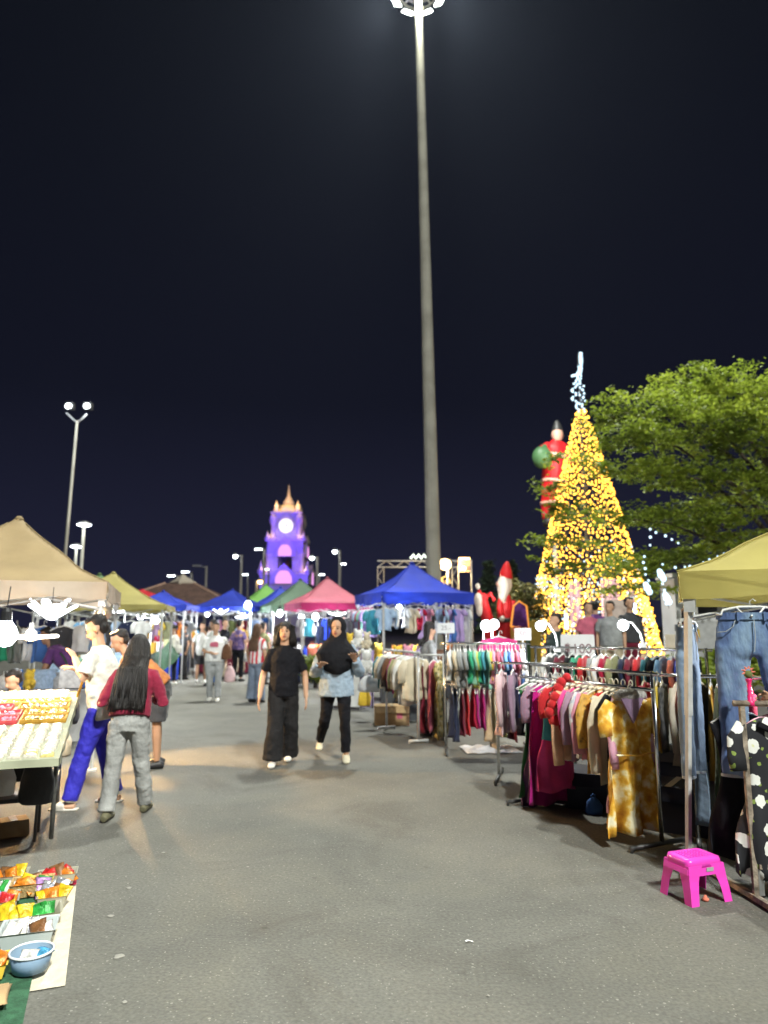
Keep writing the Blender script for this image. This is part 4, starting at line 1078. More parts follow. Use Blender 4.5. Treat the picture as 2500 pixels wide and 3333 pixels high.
def ground_figure():
    r = thing('inflatable_figure', 'red inflatable figure with pointed cap and white beard behind the racks', 'inflatable', (4.42, 26, 0.33))
    balloon('suit', r, [('t', [(0, 0, 0.75), (0, 0, 1.3), (-0.02, 0, 1.8), (0, 0, 2.35)], [0.42, 0.48, 0.46, 0.26]), ('t', [(-0.3, -0.2, 2.15), (-0.42, -0.4, 1.8), (-0.3, -0.5, 1.55)], [0.17, 0.16, 0.13]), ('t', [(0.35, -0.1, 2.1), (0.46, -0.2, 1.7), (0.36, -0.35, 1.5)], [0.17, 0.16, 0.13]),
                        ('t', [(-0.2, 0, 0.8), (-0.22, 0, 0.3)], [0.22, 0.2]), ('t', [(0.2, 0, 0.8), (0.22, 0, 0.3)], [0.22, 0.2])], M_INF_RED, 0.045)
    part('belt', MB().tube([(0, 0, 1.35), (0, 0, 1.5)], 0.50, 18), M_INF_BLACK, r, True)
    balloon('beard', r, [('b', (-0.12, -0.15, 2.62), (0.36, 0.34, 0.42)), ('b', (-0.2, -0.22, 2.3), (0.24, 0.24, 0.35)), ('b', (0.12, 0.05, 2.75), (0.28, 0.28, 0.36))], M_INF_WHITE, 0.04)
    balloon('nose', r, [('b', (-0.46, -0.25, 2.72), (0.09, 0.09, 0.09))], M_INF_SKIN, 0.03)
    balloon('cap', r, [('t', [(0.05, 0, 2.95), (0.08, 0, 3.15), (0.12, 0, 3.4), (0.16, 0, 3.55)], [0.38, 0.34, 0.2, 0.08])], M_INF_RED, 0.04)
    for x in (-0.3, 0.36): balloon('cuff', r, [('b', (x, -0.48, 1.48), (0.15, 0.14, 0.13))], M_INF_WHITE, 0.03)
    for x in (-0.22, 0.22): balloon('boot', r, [('b', (x, -0.1, 0.22), (0.24, 0.32, 0.2))], M_INF_BLACK, 0.03)
    lamp(r, (-0.6, -1.6, 2.4), 60, (1, 0.93, 0.85), 0.2)
    q = thing('inflatable_figure', 'smaller red inflatable figure leaning left with raised arm beside the blue tent', 'inflatable', (3.65, 25.6, 0.33))
    balloon('suit', q, [('t', [(0.2, 0, 0.7), (0.1, 0, 1.3), (-0.08, 0, 1.9), (-0.22, 0, 2.35)], [0.3, 0.28, 0.25, 0.18]), ('t', [(-0.05, -0.1, 2.2), (0.2, -0.15, 2.35), (0.38, -0.2, 2.1)], [0.12, 0.11, 0.1]), ('t', [(-0.2, 0, 2.2), (-0.36, 0, 2.5)], [0.12, 0.09])], M_INF_RED, 0.04)
    balloon('head', q, [('b', (-0.38, -0.1, 2.1), (0.2, 0.2, 0.3)), ('b', (-0.33, -0.1, 1.8), (0.17, 0.17, 0.25)), ('b', (-0.38, 0, 2.62), (0.12, 0.12, 0.12))], M_INF_WHITE, 0.035)
    balloon('leg', q, [('t', [(0.05, 0, 0.8), (0.0, 0, 0.15)], [0.2, 0.18])], M_INF_WHITE, 0.03)
    balloon('leg', q, [('t', [(0.35, 0, 0.8), (0.42, 0, 0.15)], [0.2, 0.18])], M_INF_GREEN, 0.03)
    r.scale = (0.66, 0.66, 1.0); q.scale = (0.75, 0.75, 1.0)
    s = thing('gift_box', 'gold wrapped display box below the red inflatable figure', 'box', (4.95, 25.2, 0.33))
    part('box', MB().box((0, 0, 0.7), (0.9, 0.8, 1.4)), mat('gold wrap', (0.45, 0.30, 0.05), 0.4, 0.3), s)
    part('ribbon', MB().box((0, 0, 0.7), (0.16, 0.82, 1.42)).box((0, 0, 1.43), (0.4, 0.15, 0.12)), M_INF_GREEN, s)
ground_figure()

def truss_gate():
    r = thing('truss_gate', 'silver truss frame hung with golden lights behind the blue tent', 'truss', (0, 32, 0))
    def truss(name, a, b, w=0.28):
        A, B = Vector(a), Vector(b); d = (B - A); L = d.length; d.normalize()
        s = Vector((0, 1, 0)); q = d.cross(s); m = MB()
        for i in (-1, 1):
            for j in (-1, 1): m.tube([A + q * w / 2 * i + s * w / 2 * j, B + q * w / 2 * i + s * w / 2 * j], 0.022, 5)
        n = int(L / 0.4)
        for i in range(n):
            for j in (-1, 1): m.tube([A + d * L * i / n + q * w / 2 * (1 if i % 2 else -1) + s * w / 2 * j, A + d * L * (i + 1) / n - q * w / 2 * (1 if i % 2 else -1) + s * w / 2 * j], 0.012, 4)
        part(name, m, mat('aluminium truss', (0.36, 0.36, 0.36), 0.4, 0.5), r)
    truss('truss_post', (-0.15, 0, 0), (-0.15, 0, 4.15)); truss('truss_post', (3.2, 0, 0), (3.2, 0, 4.15)); truss('truss_beam', (-0.3, 0, 4.3), (3.35, 0, 4.3))
    G = glow('gold ornament light', (1.0, 0.6, 0.15), 2.2, False)
    rng = random.Random(3)
    for x in (0.35, 0.75, 2.0, 2.45, 2.75):
        z = rng.uniform(3.0, 3.7); m = MB()
        m.tube([(x + 0.2 * math.cos(a), -0.1, z + 0.3 * math.sin(a)) for a in [i * PI / 6 for i in range(11)]], 0.03, 5)
        m.tube([(x - 0.1, -0.1, z - 0.1), (x, -0.1, z + 0.1), (x + 0.1, -0.1, z - 0.15)], 0.03, 5)
        part('light_ornament', m, G, r)
    part('crown_ornament', MB().tube([(1.2 + 0.12 * i, -0.1, 4.55 + 0.16 * (i % 2)) for i in range(8)], 0.06, 6), glow('white ornament', (0.9, 1, 0.85), 2.5, False), r)
    o = thing('flood_lamp', 'bright warm floodlight on a bracket right of the mast', 'lamp', (2.62, 30.5, 0))
    part('pole', MB().tube([(0.1, 0, 0), (0.1, 0, 4.0)], 0.05, 6), M_STEEL, o)
    part('housing', MB().box((0, 0.1, 4.22), (0.5, 0.2, 0.36)), M_DARK_STEEL, o)
    part('lens', MB().ball((0, -0.06, 4.15), (0.26, 0.1, 0.24), 12, 8), M_BULB_WARM, o, True)
    lamp(o, (0, -0.4, 4.0), 900, (1, 0.7, 0.35), 0.15)
    s = thing('hanging_sign', 'small square lit sign on a thin frame right of the warm floodlight', 'sign', (3.45, 30.5, 0))
    part('pole', MB().tube([(0.3, 0, 0), (0.3, 0, 4.35), (-0.1, 0, 4.4)], 0.03, 6), M_STEEL, s)
    part('panel', MB().box((0, 0, 4.1), (0.5, 0.1, 0.55)), mat('sign panel', (0.35, 0.24, 0.15), 0.5), s)
    part('lamp', MB().box((0, -0.06, 4.4), (0.45, 0.12, 0.06)).ball((-0.02, -0.08, 3.98), 0.09, 8, 6), M_BULB_WARM, s)
truss_gate()

def kiosk():
    r = thing('kiosk', 'white kiosk cabinet with red digit display beside the yellow tent', 'kiosk', (7.75, 18, 0.33))
    w = mat('white cabinet', (0.6, 0.6, 0.6), 0.5, 0, 0.06, 2)
    part('cabinet', MB().box((0, 0, 1.2), (1.2, 0.9, 2.4)), w, r)
    part('roof', MB().box((0, -0.05, 2.46), (1.4, 1.1, 0.1)), w, r)
    d = part('display', MB().box((0.05, -0.46, 1.9), (0.7, 0.05, 0.75)), M_BLACK, r)
    part('digits', MB().box((-0.15, -0.49, 2.12), (0.1, 0.01, 0.08)).box((0.0, -0.49, 2.12), (0.1, 0.01, 0.08)).box((0.15, -0.49, 2.12), (0.1, 0.01, 0.08)), glow('red digits', (1, 0.06, 0.02), 5, False), d)
    part('door', MB().box((0.05, -0.455, 0.75), (0.9, 0.02, 1.2)), mat('grey door', (0.42, 0.42, 0.42), 0.5), r)
    part('sticker', MB().box((-0.15, -0.47, 1.05), (0.16, 0.01, 0.2)), C('yellow'), r)
    b = thing('display_board', 'pale upright display board behind the people on the terrace', 'board', (5.1, 15.6, 0.33))
    part('panel', MB().box((0, 0, 1.05), (0.62, 0.04, 1.5)), mat('pale board', (0.6, 0.48, 0.42), 0.6, 0, 0.05), b)
    for s in (-1, 1): part('leg', MB().tube([(s * 0.25, 0.03, 0), (s * 0.25, 0.03, 1.0)], 0.02, 6), M_STEEL, b)
    g = thing('lit_sign', 'tilted purple and orange sign board framed by gold lights', 'sign', (3.2, 17, 0.35), 0.25)
    g.scale = (0.72, 0.72, 0.8)
    part('panel', MB().rings([[(-0.32, y, 1.5), (0.32, y, 1.42), (0.26, y, 2.1), (0.0, y, 2.24), (-0.2, y, 2.1)] for y in (-0.03, 0.03)]), mat('purple panel', (0.10, 0.02, 0.16), 0.5), g)
    part('border', MB().tube([(-0.32, -0.04, 1.5), (0.32, -0.04, 1.42), (0.26, -0.04, 2.1), (0.0, -0.04, 2.24), (-0.2, -0.04, 2.1), (-0.32, -0.04, 1.5)], 0.035, 6), glow('orange border', (1, 0.36, 0.05), 1.0, False), g)
    part('flowers', MB().ball((-0.1, -0.1, 1.42), (0.2, 0.1, 0.1)).ball((0.15, -0.1, 1.4), (0.16, 0.1, 0.09)), C('coral'), g, True)
    part('post', MB().tube([(0, 0.06, 0), (0, 0.06, 1.6)], 0.04, 6), M_DARK_STEEL, g)
kiosk()

# ------------------------------------------------------------------ tents
M_TAN = mat('tan tent cloth', (0.32, 0.235, 0.12), 0.75, 0, 0.10, 2.2, 0.25, 7, transl=0.28)
M_TANV = mat('tan valance cloth', (0.34, 0.27, 0.20), 0.75, 0, 0.08, 3, 0.25, 9, transl=0.35)
M_YEL = mat('yellow tent cloth', (0.44, 0.37, 0.105), 0.75, 0, 0.08, 2.2, 0.2, 7, transl=0.25)
M_OLV = mat('olive yellow tent cloth', (0.36, 0.31, 0.10), 0.75, 0, 0.10, 2.2, 0.2, 7, transl=0.28)
M_BLUE = mat('blue tent cloth', (0.016, 0.04, 0.40), 0.7, 0, 0.12, 2.2, 0.2, 7, transl=0.25)
M_PINK = mat('pink tent cloth', (0.36, 0.085, 0.12), 0.7, 0, 0.10, 2.2, 0.2, 7, transl=0.25)
M_PINKV = mat('magenta valance cloth', (0.42, 0.02, 0.12), 0.7, 0, 0.10, 2.2, 0.2, 7, transl=0.25)
M_GRN = mat('grey green tent cloth', (0.10, 0.17, 0.11), 0.7, 0, 0.10, 2.2, 0.2, 7, transl=0.25)
M_LGRN = mat('leaf green tent cloth', (0.11, 0.27, 0.05), 0.7, 0, 0.10, 2.2, 0.2, 7, transl=0.25)
M_REDT = mat('red tent cloth', (0.5, 0.02, 0.03), 0.7, 0, 0.10, 2.2, 0.2, 7, transl=0.25)
M_DKG = mat('dark green tent cloth', (0.09, 0.16, 0.06), 0.7, 0, 0.10, 2.2, 0.2, 7, transl=0.2)

tent('tan canopy market tent over the trinket stall at left', (-4.78, 9.2, 0), R(17.6), 2.45, 3.1, 1.86, 0.2, 2.98, M_TAN, M_TANV, sag=1.18)
tent('yellow market tent at the right edge with jeans hung on it', (3.68, 5.39, 0), R(-24), 2.6, 2.6, 1.74, 0.19, 2.62, M_YEL, sag=1.15, lean=0.11)
tent('olive yellow market tent behind the tan one', (-6.05, 15.9, 0), R(12), 2.5, 2.6, 1.88, 0.12, 2.75, M_OLV)
tent('dark green tent peak just behind the olive yellow tent', (-7.6, 19.0, 0), R(12), 2.6, 2.6, 1.95, 0.12, 2.95, M_DKG)
tent('bright blue market tent in front of the light mast', (0.62, 15.9, 0), R(18), 2.05, 2.05, 2.03, 0.22, 2.98, M_BLUE, sag=1.45)
tent('pink market tent with magenta valance left of the blue tent', (-1.62, 20.3, 0), R(20), 2.0, 2.1, 1.98, 0.19, 2.93, M_PINK, M_PINKV, sag=1.2)
tent('grey green market tent behind the pink one', (-2.75, 23.4, 0), R(20), 2.3, 2.3, 1.98, 0.19, 3.08, M_GRN, sag=1.2)
tent('dark blue market tent between the grey green and leaf green ones', (-3.85, 26.6, 0), R(20), 2.4, 2.4, 2.0, 0.2, 3.0, M_BLUE, sag=1.3)
tent('leaf green market tent farthest down the right row', (-5.0, 30.3, 0), R(20), 2.8, 2.8, 2.1, 0.2, 3.3, M_LGRN, sag=1.3)
tent('blue market tent below the brown roof, left of the lane', (-6.55, 21.2, 0), R(4), 1.75, 2.0, 2.0, 0.14, 2.6, M_BLUE, sag=1.35)
tent('blue market tent in the middle distance with white lamps below', (-5.15, 24.3, 0), R(-8), 2.1, 2.1, 2.02, 0.16, 2.8, M_BLUE, sag=1.35)
tent('red tent half hidden behind the olive yellow tent', (-9.3, 27.5, 0), R(8), 3.0, 3.0, 2.3, 0.2, 2.95, M_REDT)
tent('small far red tent between the two blue tents', (-7.9, 33, 0), R(0), 2.0, 2.0, 2.15, 0.15, 2.7, M_REDT)

# ------------------------------------------------------------------ lamps of the stalls
bulb('large round bulb at the left edge over the trinket table', (-3.13, 5.95, 1.50), 18, 0.10, COOL, None, 0.2, lr=0.10)
fan_lamp('white folding LED lamp with five panels under the tan tent', (-3.36, 7.25, 1.66), 42, 0.3, 5, 0.5, COOL)
fan_lamp('low folding LED lamp with flat panels over the trinket table', (-3.16, 6.45, 1.47), 75, 0.8, 4, 0.05, (1.0, 0.60, 0.22), glow('warm white led panel', (1.0, 0.93, 0.78), 14, False))
cone_lamp('warm lamp in a tin shade at the right edge of the tan tent', (-3.45, 8.75, 1.72), (-1.6, 7.5, 0), 620, (1.0, 0.58, 0.20), glow('warm orange globe', (1.0, 0.7, 0.35), 8, False))
fan_lamp('folding LED lamp beyond the tan tent, left of the orange shirt', (-4.45, 11.6, 1.78), 110, 0.5, 5, 0.1, COOL)
fan_lamp('folding LED lamp with upturned panels deep inside the tan tent', (-4.0, 8.6, 1.72), 60, 1.1, 5, 0.7, COOL)
for i, (x, y, z, p, r_, lab) in enumerate([
    (-6.75, 19.9, 1.83, 60, 0.13, 'left bulb under the blue tent left of the lane'), (-6.35, 20.0, 1.72, 60, 0.13, 'right bulb under the blue tent left of the lane'),
    (-4.35, 22.9, 2.2, 30, 0.16, 'large white globe lamp hanging between blue and green tents'),
    (-3.2, 22.0, 1.93, 60, 0.13, 'white bulb below the grey green tent'), (-2.45, 21.3, 1.80, 60, 0.12, 'white bulb at the left front of the pink tent'), (-1.9, 19.9, 1.80, 80, 0.12, 'white bulb in the middle of the pink tent'),
    (0.05, 15.3, 1.83, 60, 0.10, 'left bulb of the cluster under the bright blue tent'), (0.32, 15.2, 1.92, 60, 0.10, 'right bulb of the cluster under the bright blue tent'),
    (-8.4, 25.0, 2.0, 50, 0.12, 'far white bulb below the red tent'), (-6.9, 28.0, 2.0, 60, 0.12, 'far white bulb in the middle of the lane end')]):
    bulb(lab, (x, y, z), p * 1.7, r_ * 0.8, COOL)
fan_lamp('folding LED lamp with V-shaped panels under the middle blue tent', (-5.1, 22.4, 1.95), 80, 0.2, 4, 0.5)
fan_lamp('flat folding LED lamp at the front of the middle blue tent', (-4.55, 22.9, 1.83), 80, 0.9, 4, 0.0)
fan_lamp('flat folding LED lamp in front of the pink tent at its right', (-1.25, 19.2, 1.85), 80, 0.4, 4, 0.2)
bulb('bulb at the right edge inside the yellow tent', (2.86, 5.15, 1.45), 55, 0.05, COOL, None, 0.3)
gooseneck('largest bare bulb above the middle clothes rack', (1.48, 10.4, 1.57), 1.30, 42, r=0.085, bend=0.05)
gooseneck('second bare bulb just right of the largest one', (1.60, 10.45, 1.59), 1.30, 20, r=0.075, bend=0.03)
gooseneck('clamp lamp with bent white stem left of the big price sign', (1.96, 9.0, 1.57), 1.28, 36, bend=-0.2, r=0.065)
gooseneck('clamp lamp with bent white stem right of the big price sign', (2.86, 8.6, 1.58), 1.33, 36, bend=-0.22, r=0.065)

# ------------------------------------------------------------------ clothes racks on the right
M_TIE = ramp_mat('ochre tie dye', [(0.30, (0.34, 0.12, 0.010)), (0.42, (0.54, 0.25, 0.016)), (0.50, (0.64, 0.35, 0.03)), (0.56, (0.74, 0.54, 0.18)), (0.64, (0.80, 0.73, 0.50))], 8.5, 6, 0.95, stretch=(1.3, 1, 1.1), bump=0.2)
M_FLOW = None
def floral_material():
    m = bpy.data.materials.new('black floral print'); m.use_nodes = True
    t = m.node_tree; b = t.nodes['Principled BSDF']; L = t.links.new; b.inputs['Roughness'].default_value = 0.8
    tex = t.nodes.new('ShaderNodeTexCoord')
    mp = t.nodes.new('ShaderNodeMapping'); mp.inputs['Scale'].default_value = (1, 0.35, 0.85); L(tex.outputs['Object'], mp.inputs[0])
    ns = t.nodes.new('ShaderNodeTexNoise'); ns.inputs['Scale'].default_value = 38; L(mp.outputs[0], ns.inputs['Vector'])
    ad = t.nodes.new('ShaderNodeMix'); ad.data_type = 'RGBA'; ad.blend_type = 'LINEAR_LIGHT'; ad.inputs[0].default_value = 0.012
    L(mp.outputs[0], ad.inputs[6]); L(ns.outputs['Color'], ad.inputs[7])
    v = t.nodes.new('ShaderNodeTexVoronoi'); v.inputs['Scale'].default_value = 11.5; v.inputs['Randomness'].default_value = 0.85; L(ad.outputs[2], v.inputs['Vector'])
    lt = t.nodes.new('ShaderNodeMath'); lt.operation = 'LESS_THAN'; lt.inputs[1].default_value = 0.42; L(v.outputs['Distance'], lt.inputs[0])
    sp = t.nodes.new('ShaderNodeSeparateColor'); L(v.outputs['Color'], sp.inputs[0])
    pick = t.nodes.new('ShaderNodeMath'); pick.operation = 'GREATER_THAN'; pick.inputs[1].default_value = 0.38; L(sp.outputs[0], pick.inputs[0])
    mk = t.nodes.new('ShaderNodeMath'); mk.operation = 'MULTIPLY'; L(lt.outputs[0], mk.inputs[0]); L(pick.outputs[0], mk.inputs[1])
    pet = t.nodes.new('ShaderNodeValToRGB'); pet.color_ramp.elements[0].color = (0.62, 0.62, 0.20, 1); pet.color_ramp.elements[0].position = 0.05; pet.color_ramp.elements[1].color = (0.74, 0.74, 0.70, 1); pet.color_ramp.elements[1].position = 0.16
    L(v.outputs['Distance'], pet.inputs[0])
    v2 = t.nodes.new('ShaderNodeTexVoronoi'); v2.inputs['Scale'].default_value = 24; L(ad.outputs[2], v2.inputs['Vector'])
    l2 = t.nodes.new('ShaderNodeMath'); l2.operation = 'LESS_THAN'; l2.inputs[1].default_value = 0.27; L(v2.outputs['Distance'], l2.inputs[0])
    s2 = t.nodes.new('ShaderNodeSeparateColor'); L(v2.outputs['Color'], s2.inputs[0])
    p2 = t.nodes.new('ShaderNodeMath'); p2.operation = 'GREATER_THAN'; p2.inputs[1].default_value = 0.62; L(s2.outputs[1], p2.inputs[0])
    k2 = t.nodes.new('ShaderNodeMath'); k2.operation = 'MULTIPLY'; L(l2.outputs[0], k2.inputs[0]); L(p2.outputs[0], k2.inputs[1])
    m1 = t.nodes.new('ShaderNodeMix'); m1.data_type = 'RGBA'; L(k2.outputs[0], m1.inputs[0]); m1.inputs[6].default_value = (0.012, 0.012, 0.016, 1); m1.inputs[7].default_value = (0.22, 0.30, 0.06, 1)
    m2 = t.nodes.new('ShaderNodeMix'); m2.data_type = 'RGBA'; L(mk.outputs[0], m2.inputs[0]); L(m1.outputs[2], m2.inputs[6]); L(pet.outputs[0], m2.inputs[7])
    L(m2.outputs[2], b.inputs['Base Color'])
    return m
M_FLOW = floral_material()
M_STRIPE_BW = ramp_mat('black white stripes', [(0.45, (0.02, 0.02, 0.02)), (0.55, (0.65, 0.63, 0.58))], 26, kind='Z')
M_STRIPE_PK = ramp_mat('pink stripes', [(0.4, (0.55, 0.20, 0.32)), (0.6, (0.68, 0.42, 0.5))], 40, kind='Z')
M_PRINT_A = ramp_mat('mustard floral print', [(0.3, (0.03, 0.02, 0.02)), (0.45, (0.48, 0.25, 0.03)), (0.6, (0.55, 0.32, 0.06)), (0.75, (0.6, 0.5, 0.4))], 16)
M_PRINT_B = ramp_mat('pale blue print', [(0.35, (0.25, 0.33, 0.48)), (0.5, (0.55, 0.55, 0.56)), (0.7, (0.6, 0.45, 0.42))], 15)
M_PRINT_C = ramp_mat('dark camouflage print', [(0.35, (0.015, 0.015, 0.015)), (0.55, (0.09, 0.085, 0.075)), (0.7, (0.03, 0.03, 0.03))], 14)
M_PRINT_D = ramp_mat('green yellow floral print', [(0.35, (0.04, 0.06, 0.02)), (0.5, (0.4, 0.3, 0.08)), (0.65, (0.5, 0.45, 0.3))], 18)
M_SHEER = mat('sheer dark purple cloth', (0.09, 0.035, 0.10), 0.8, 0, 0.2, 4, 0.3, 14, transl=0.3)

rack('clothes rack with ochre tie-dye dress at its near end', (1.36, 6.75), (2.0, 5.42), 1.22, ((0.0, 0.0), (-0.11, -0.07)), M_CHROME, 0.30)
specA = [(None, 'green', 'dress', 0.34, 0.98, 0, 'w'), (M_SHEER, 'sheer purple', 'dress', 0.36, 1.04, 0, 'w'), (None, 'mauve', 'dress', 0.36, 0.98, 0.3, 'w'), (None, 'magenta', 'skirt', 0.52, 0.94, 0, 'w'), (None, 'hot pink', 'dress', 0.40, 0.90, 0, 'w'), (None, 'teal', 'tank', 0.38, 0.45, 0, 'c'), (None, 'red', 'shirt', 0.46, 0.28, 0.22, 'w'),
         (M_STRIPE_BW, 'black and white striped', 'shirt', 0.40, 0.60, 0, 'w'), (None, 'peach', 'cardigan', 0.42, 0.62, 0.58, 'c'), (None, 'hot pink', 'shirt', 0.40, 0.42, 0.25, 'c'), (None, 'mauve', 'shirt', 0.42, 0.55, 0.4, 'c'), (M_PRINT_B, 'pale blue printed', 'shirt', 0.42, 0.56, 0.3, 'c'), (None, 'pink', 'shirt', 0.42, 0.58, 0.45, 'c'), (M_PRINT_A, 'mustard printed', 'shirt', 0.42, 0.60, 0.4, 'c'), (None, 'red', 'tank', 0.40, 0.42, 0, 'c'),
         (None, 'cream', 'cardigan', 0.46, 0.70, 0.56, 'c'), (None, 'black', 'dress', 0.38, 0.86, 0.2, 'c'), (M_STRIPE_PK, 'pink striped', 'dress', 0.40, 0.82, 0.5, 'c')]
ux, uy = 0.64 / 1.476, -1.33 / 1.476
rack_clothes(specA, (1.36 + 0.01, 6.75 - 0.04, 1.13), (1.90, 5.62, 1.13), 'from the far end of the ochre dress rack', 'clothes on the ochre dress rack', seed=3)
dr = garment('hanging_dress', 'ochre tie-dye dress with short sleeves and V neck facing the lane', M_TIE, (1.84, 5.50, 1.06), math.atan2(-1.33, 0.64) + PI / 2 - 0.12, 'dress', 0.43, 0.97, 0.028, 0.24, 'c', 0.030, 'clothes on the ochre dress rack', 77)
part('neckline', MB().rings([[(-0.10, y, -0.02), (0.0, y, -0.20), (0.10, y, -0.02), (0.0, y, -0.01)] for y in (-0.052, -0.03)]), C('mauve'), dr)
part('waist_seam', MB().tube([(-0.165, -0.045, -0.42), (0, -0.062, -0.43), (0.165, -0.045, -0.42)], 0.006, 5), M_TIE, dr)
part('ruffle', MB().ball((0, -0.01, 0.0), (0.16, 0.05, 0.05), 14, 8), mat('cream lace', (0.42, 0.38, 0.32), 0.9, 0, 0.3, 25, 0.8, 60), dr, True)
for i in range(7):
    pass
rf = single('red_garland', MB().ball((0, 0, 0), 0.05, 8, 6).ball((-0.03, -0.03, -0.07), 0.055, 8, 6).ball((-0.06, -0.04, -0.13), 0.05, 8, 6).ball((-0.09, -0.05, -0.19), 0.05, 8, 6).ball((-0.05, -0.06, -0.25), 0.055, 8, 6).ball((0, -0.05, -0.30), 0.05, 8, 6).ball((0.03, 0.01, 0.05), 0.045, 8, 6).ball((0.08, 0.02, 0.09), 0.04, 8, 6), C('red'), 'bunch of red ruffled cloth balls hung on the ochre dress rack', 'garland', (1.47, 6.15, 1.05), 0, None, True)

# hidden rack behind and the rack at the right of it
rack('low clothes rack squeezed behind the ochre dress rack', (2.22, 6.45), (3.0, 5.95), 1.15, m=M_CHROME, foot=0.25)
rack_clothes([(None, 'crimson', 'dress', 0.40, 0.80, 0.3, 'c'), (None, 'yellow', 'shirt', 0.42, 0.55, 0.3, 'c'), (M_PRINT_C, 'dark patterned', 'shirt', 0.42, 0.50, 0.5, 'c'), (None, 'cream', 'shirt', 0.42, 0.62, 0.5, 'c'), (None, 'rose', 'shirt', 0.42, 0.74, 0.3, 'c'), (None, 'black', 'shirt', 0.42, 0.66, 0.4, 'c'), (None, 'mustard', 'pants', 0.32, 0.8, 0, 'w'), (None, 'orange', 'skirt', 0.36, 0.8, 0, 'w'), (None, 'grey', 'pants', 0.3, 0.85, 0, 'w')],
             (2.24, 6.43, 1.15), (2.95, 5.98, 1.15), 'from the left on the rack behind the ochre dress', 'clothes behind the ochre dress', seed=5)
rack('back clothes rack below the big price sign', (1.75, 8.35), (3.25, 7.3), 1.33, ((0.0, 0.0),), M_CHROME, 0.3)
cols = ['white', 'charcoal', 'maroon', 'black', 'emerald', 'red', 'grey', 'white', 'crimson', 'khaki', 'navy', 'maroon', 'red', 'teal', 'black', 'sky blue', 'coral', 'royal blue', 'royal blue', 'charcoal']
rack_clothes([(None, c, 'shirt', 0.44, 0.62, 0.26, 'w') for c in cols], (1.85, 8.28, 1.31), (3.22, 7.32, 1.31), 'from the far end of the back rack', 'tops on the back rack', seed=6)
rack('clothes rack with pale pink shirt left of the ochre dress rack', (1.2, 7.75), (1.95, 7.55), 1.18, m=M_CHROME, foot=0.36)
rack_clothes([(None, 'pale pink', 'shirt', 0.42, 0.62, 0.5, 'w'), (None, 'mauve', 'shirt', 0.42, 0.62, 0.55, 'w'), (None, 'blue', 'tank', 0.4, 0.5, 0, 'w'), (None, 'white', 'shirt', 0.42, 0.6, 0.3, 'w'), (None, 'navy', 'pants', 0.3, 0.86, 0, 'w'), (None, 'pale pink', 'pants', 0.3, 0.9, 0, 'w'), (None, 'grey', 'shirt', 0.4, 0.6, 0.2, 'w'), (None, 'white', 'tank', 0.4, 0.5, 0, 'w')],
             (1.22, 7.74, 1.16), (1.93, 7.56, 1.16), 'from the left on the pale pink shirt rack', 'clothes on the pale pink shirt rack', seed=8)

# two-tier rack in the middle
rack('two-tier clothes rack with white hangers in the middle', (0.80, 9.5), (1.85, 9.42), 1.34, ((0.0, 0.0), (-0.52, 0.0)), M_CHROME, 0.5)
c2 = ['white', 'cream', 'grey', 'grey', 'grey', 'grey', 'emerald', 'mint', 'lime', 'emerald', 'teal', 'mint', 'yellow', 'pink', 'rose', 'mauve', 'crimson', 'sky blue', 'blue', 'pink', 'rose', 'pale pink', 'white']
rack_clothes([(None, c, 'shirt', 0.40, 0.40 + 0.05 * ((i * 7) % 3), 0.2, 'w') for i, c in enumerate(c2)], (0.85, 9.5, 1.32), (1.82, 9.42, 1.32), 'from the left, upper rail, two-tier rack', 'tops on the two-tier rack', t=0.016, seed=9)
rack_clothes([(None, 'navy', 'pants', 0.34, 0.62, 0, 'w'), (None, 'navy', 'pants', 0.34, 0.64, 0, 'w'), (None, 'maroon', 'pants', 0.32, 0.62, 0, 'w'), (None, 'red', 'pants', 0.32, 0.60, 0, 'w'), (None, 'crimson', 'pants', 0.32, 0.52, 0, 'w'), (None, 'magenta', 'pants', 0.32, 0.50, 0, 'w'), (None, 'magenta', 'pants', 0.34, 0.50, 0, 'w'), (None, 'beige', 'pants', 0.4, 0.68, 0, 'w'), (None, 'beige', 'pants', 0.4, 0.72, 0, 'w'), (None, 'olive', 'pants', 0.36, 0.62, 0, 'w'), (None, 'olive', 'pants', 0.36, 0.62, 0, 'w'), (None, 'pale blue', 'shirt', 0.44, 0.3, 0.1, 'w'), (None, 'maroon', 'skirt', 0.44, 0.66, 0, 'w'), (M_PRINT_C, 'dark patterned', 'pants', 0.34, 0.6, 0, 'w'), (None, 'black', 'pants', 0.34, 0.62, 0, 'w')],
             (0.85, 9.5, 0.84), (1.82, 9.42, 0.84), 'from the left, lower rail, two-tier rack', 'trousers on the two-tier rack', t=0.024, seed=10)
# slanting rack in front of the blue tent
rack('slanting clothes rack in front of the blue tent', (0.04, 11.3), (0.47, 10.0), 1.20, m=M_WHITE_STEEL, foot=0.14, r=0.016)
rack_clothes([(None, 'teal', 'shirt', 0.42, 0.5, 0.3, 'w'), (None, 'cream', 'shirt', 0.42, 0.52, 0.3, 'w'), (None, 'grey', 'shirt', 0.42, 0.5, 0.3, 'w'), (M_PRINT_C, 'dark patterned', 'shirt', 0.42, 0.52, 0.4, 'w'), (None, 'brown', 'shirt', 0.42, 0.5, 0.3, 'w'), (None, 'magenta', 'shirt', 0.42, 0.56, 0.4, 'w'), (None, 'khaki', 'shirt', 0.42, 0.55, 0.4, 'w'), (None, 'beige', 'cardigan', 0.42, 0.6, 0.4, 'w'), (None, 'white', 'cardigan', 0.44, 0.62, 0.4, 'w'), (None, 'cream', 'shirt', 0.4, 0.55, 0.3, 'w')],
             (0.06, 11.2, 1.19), (0.46, 10.05, 1.19), 'from the far end of the slanting rack', 'tops on the slanting rack', seed=12)
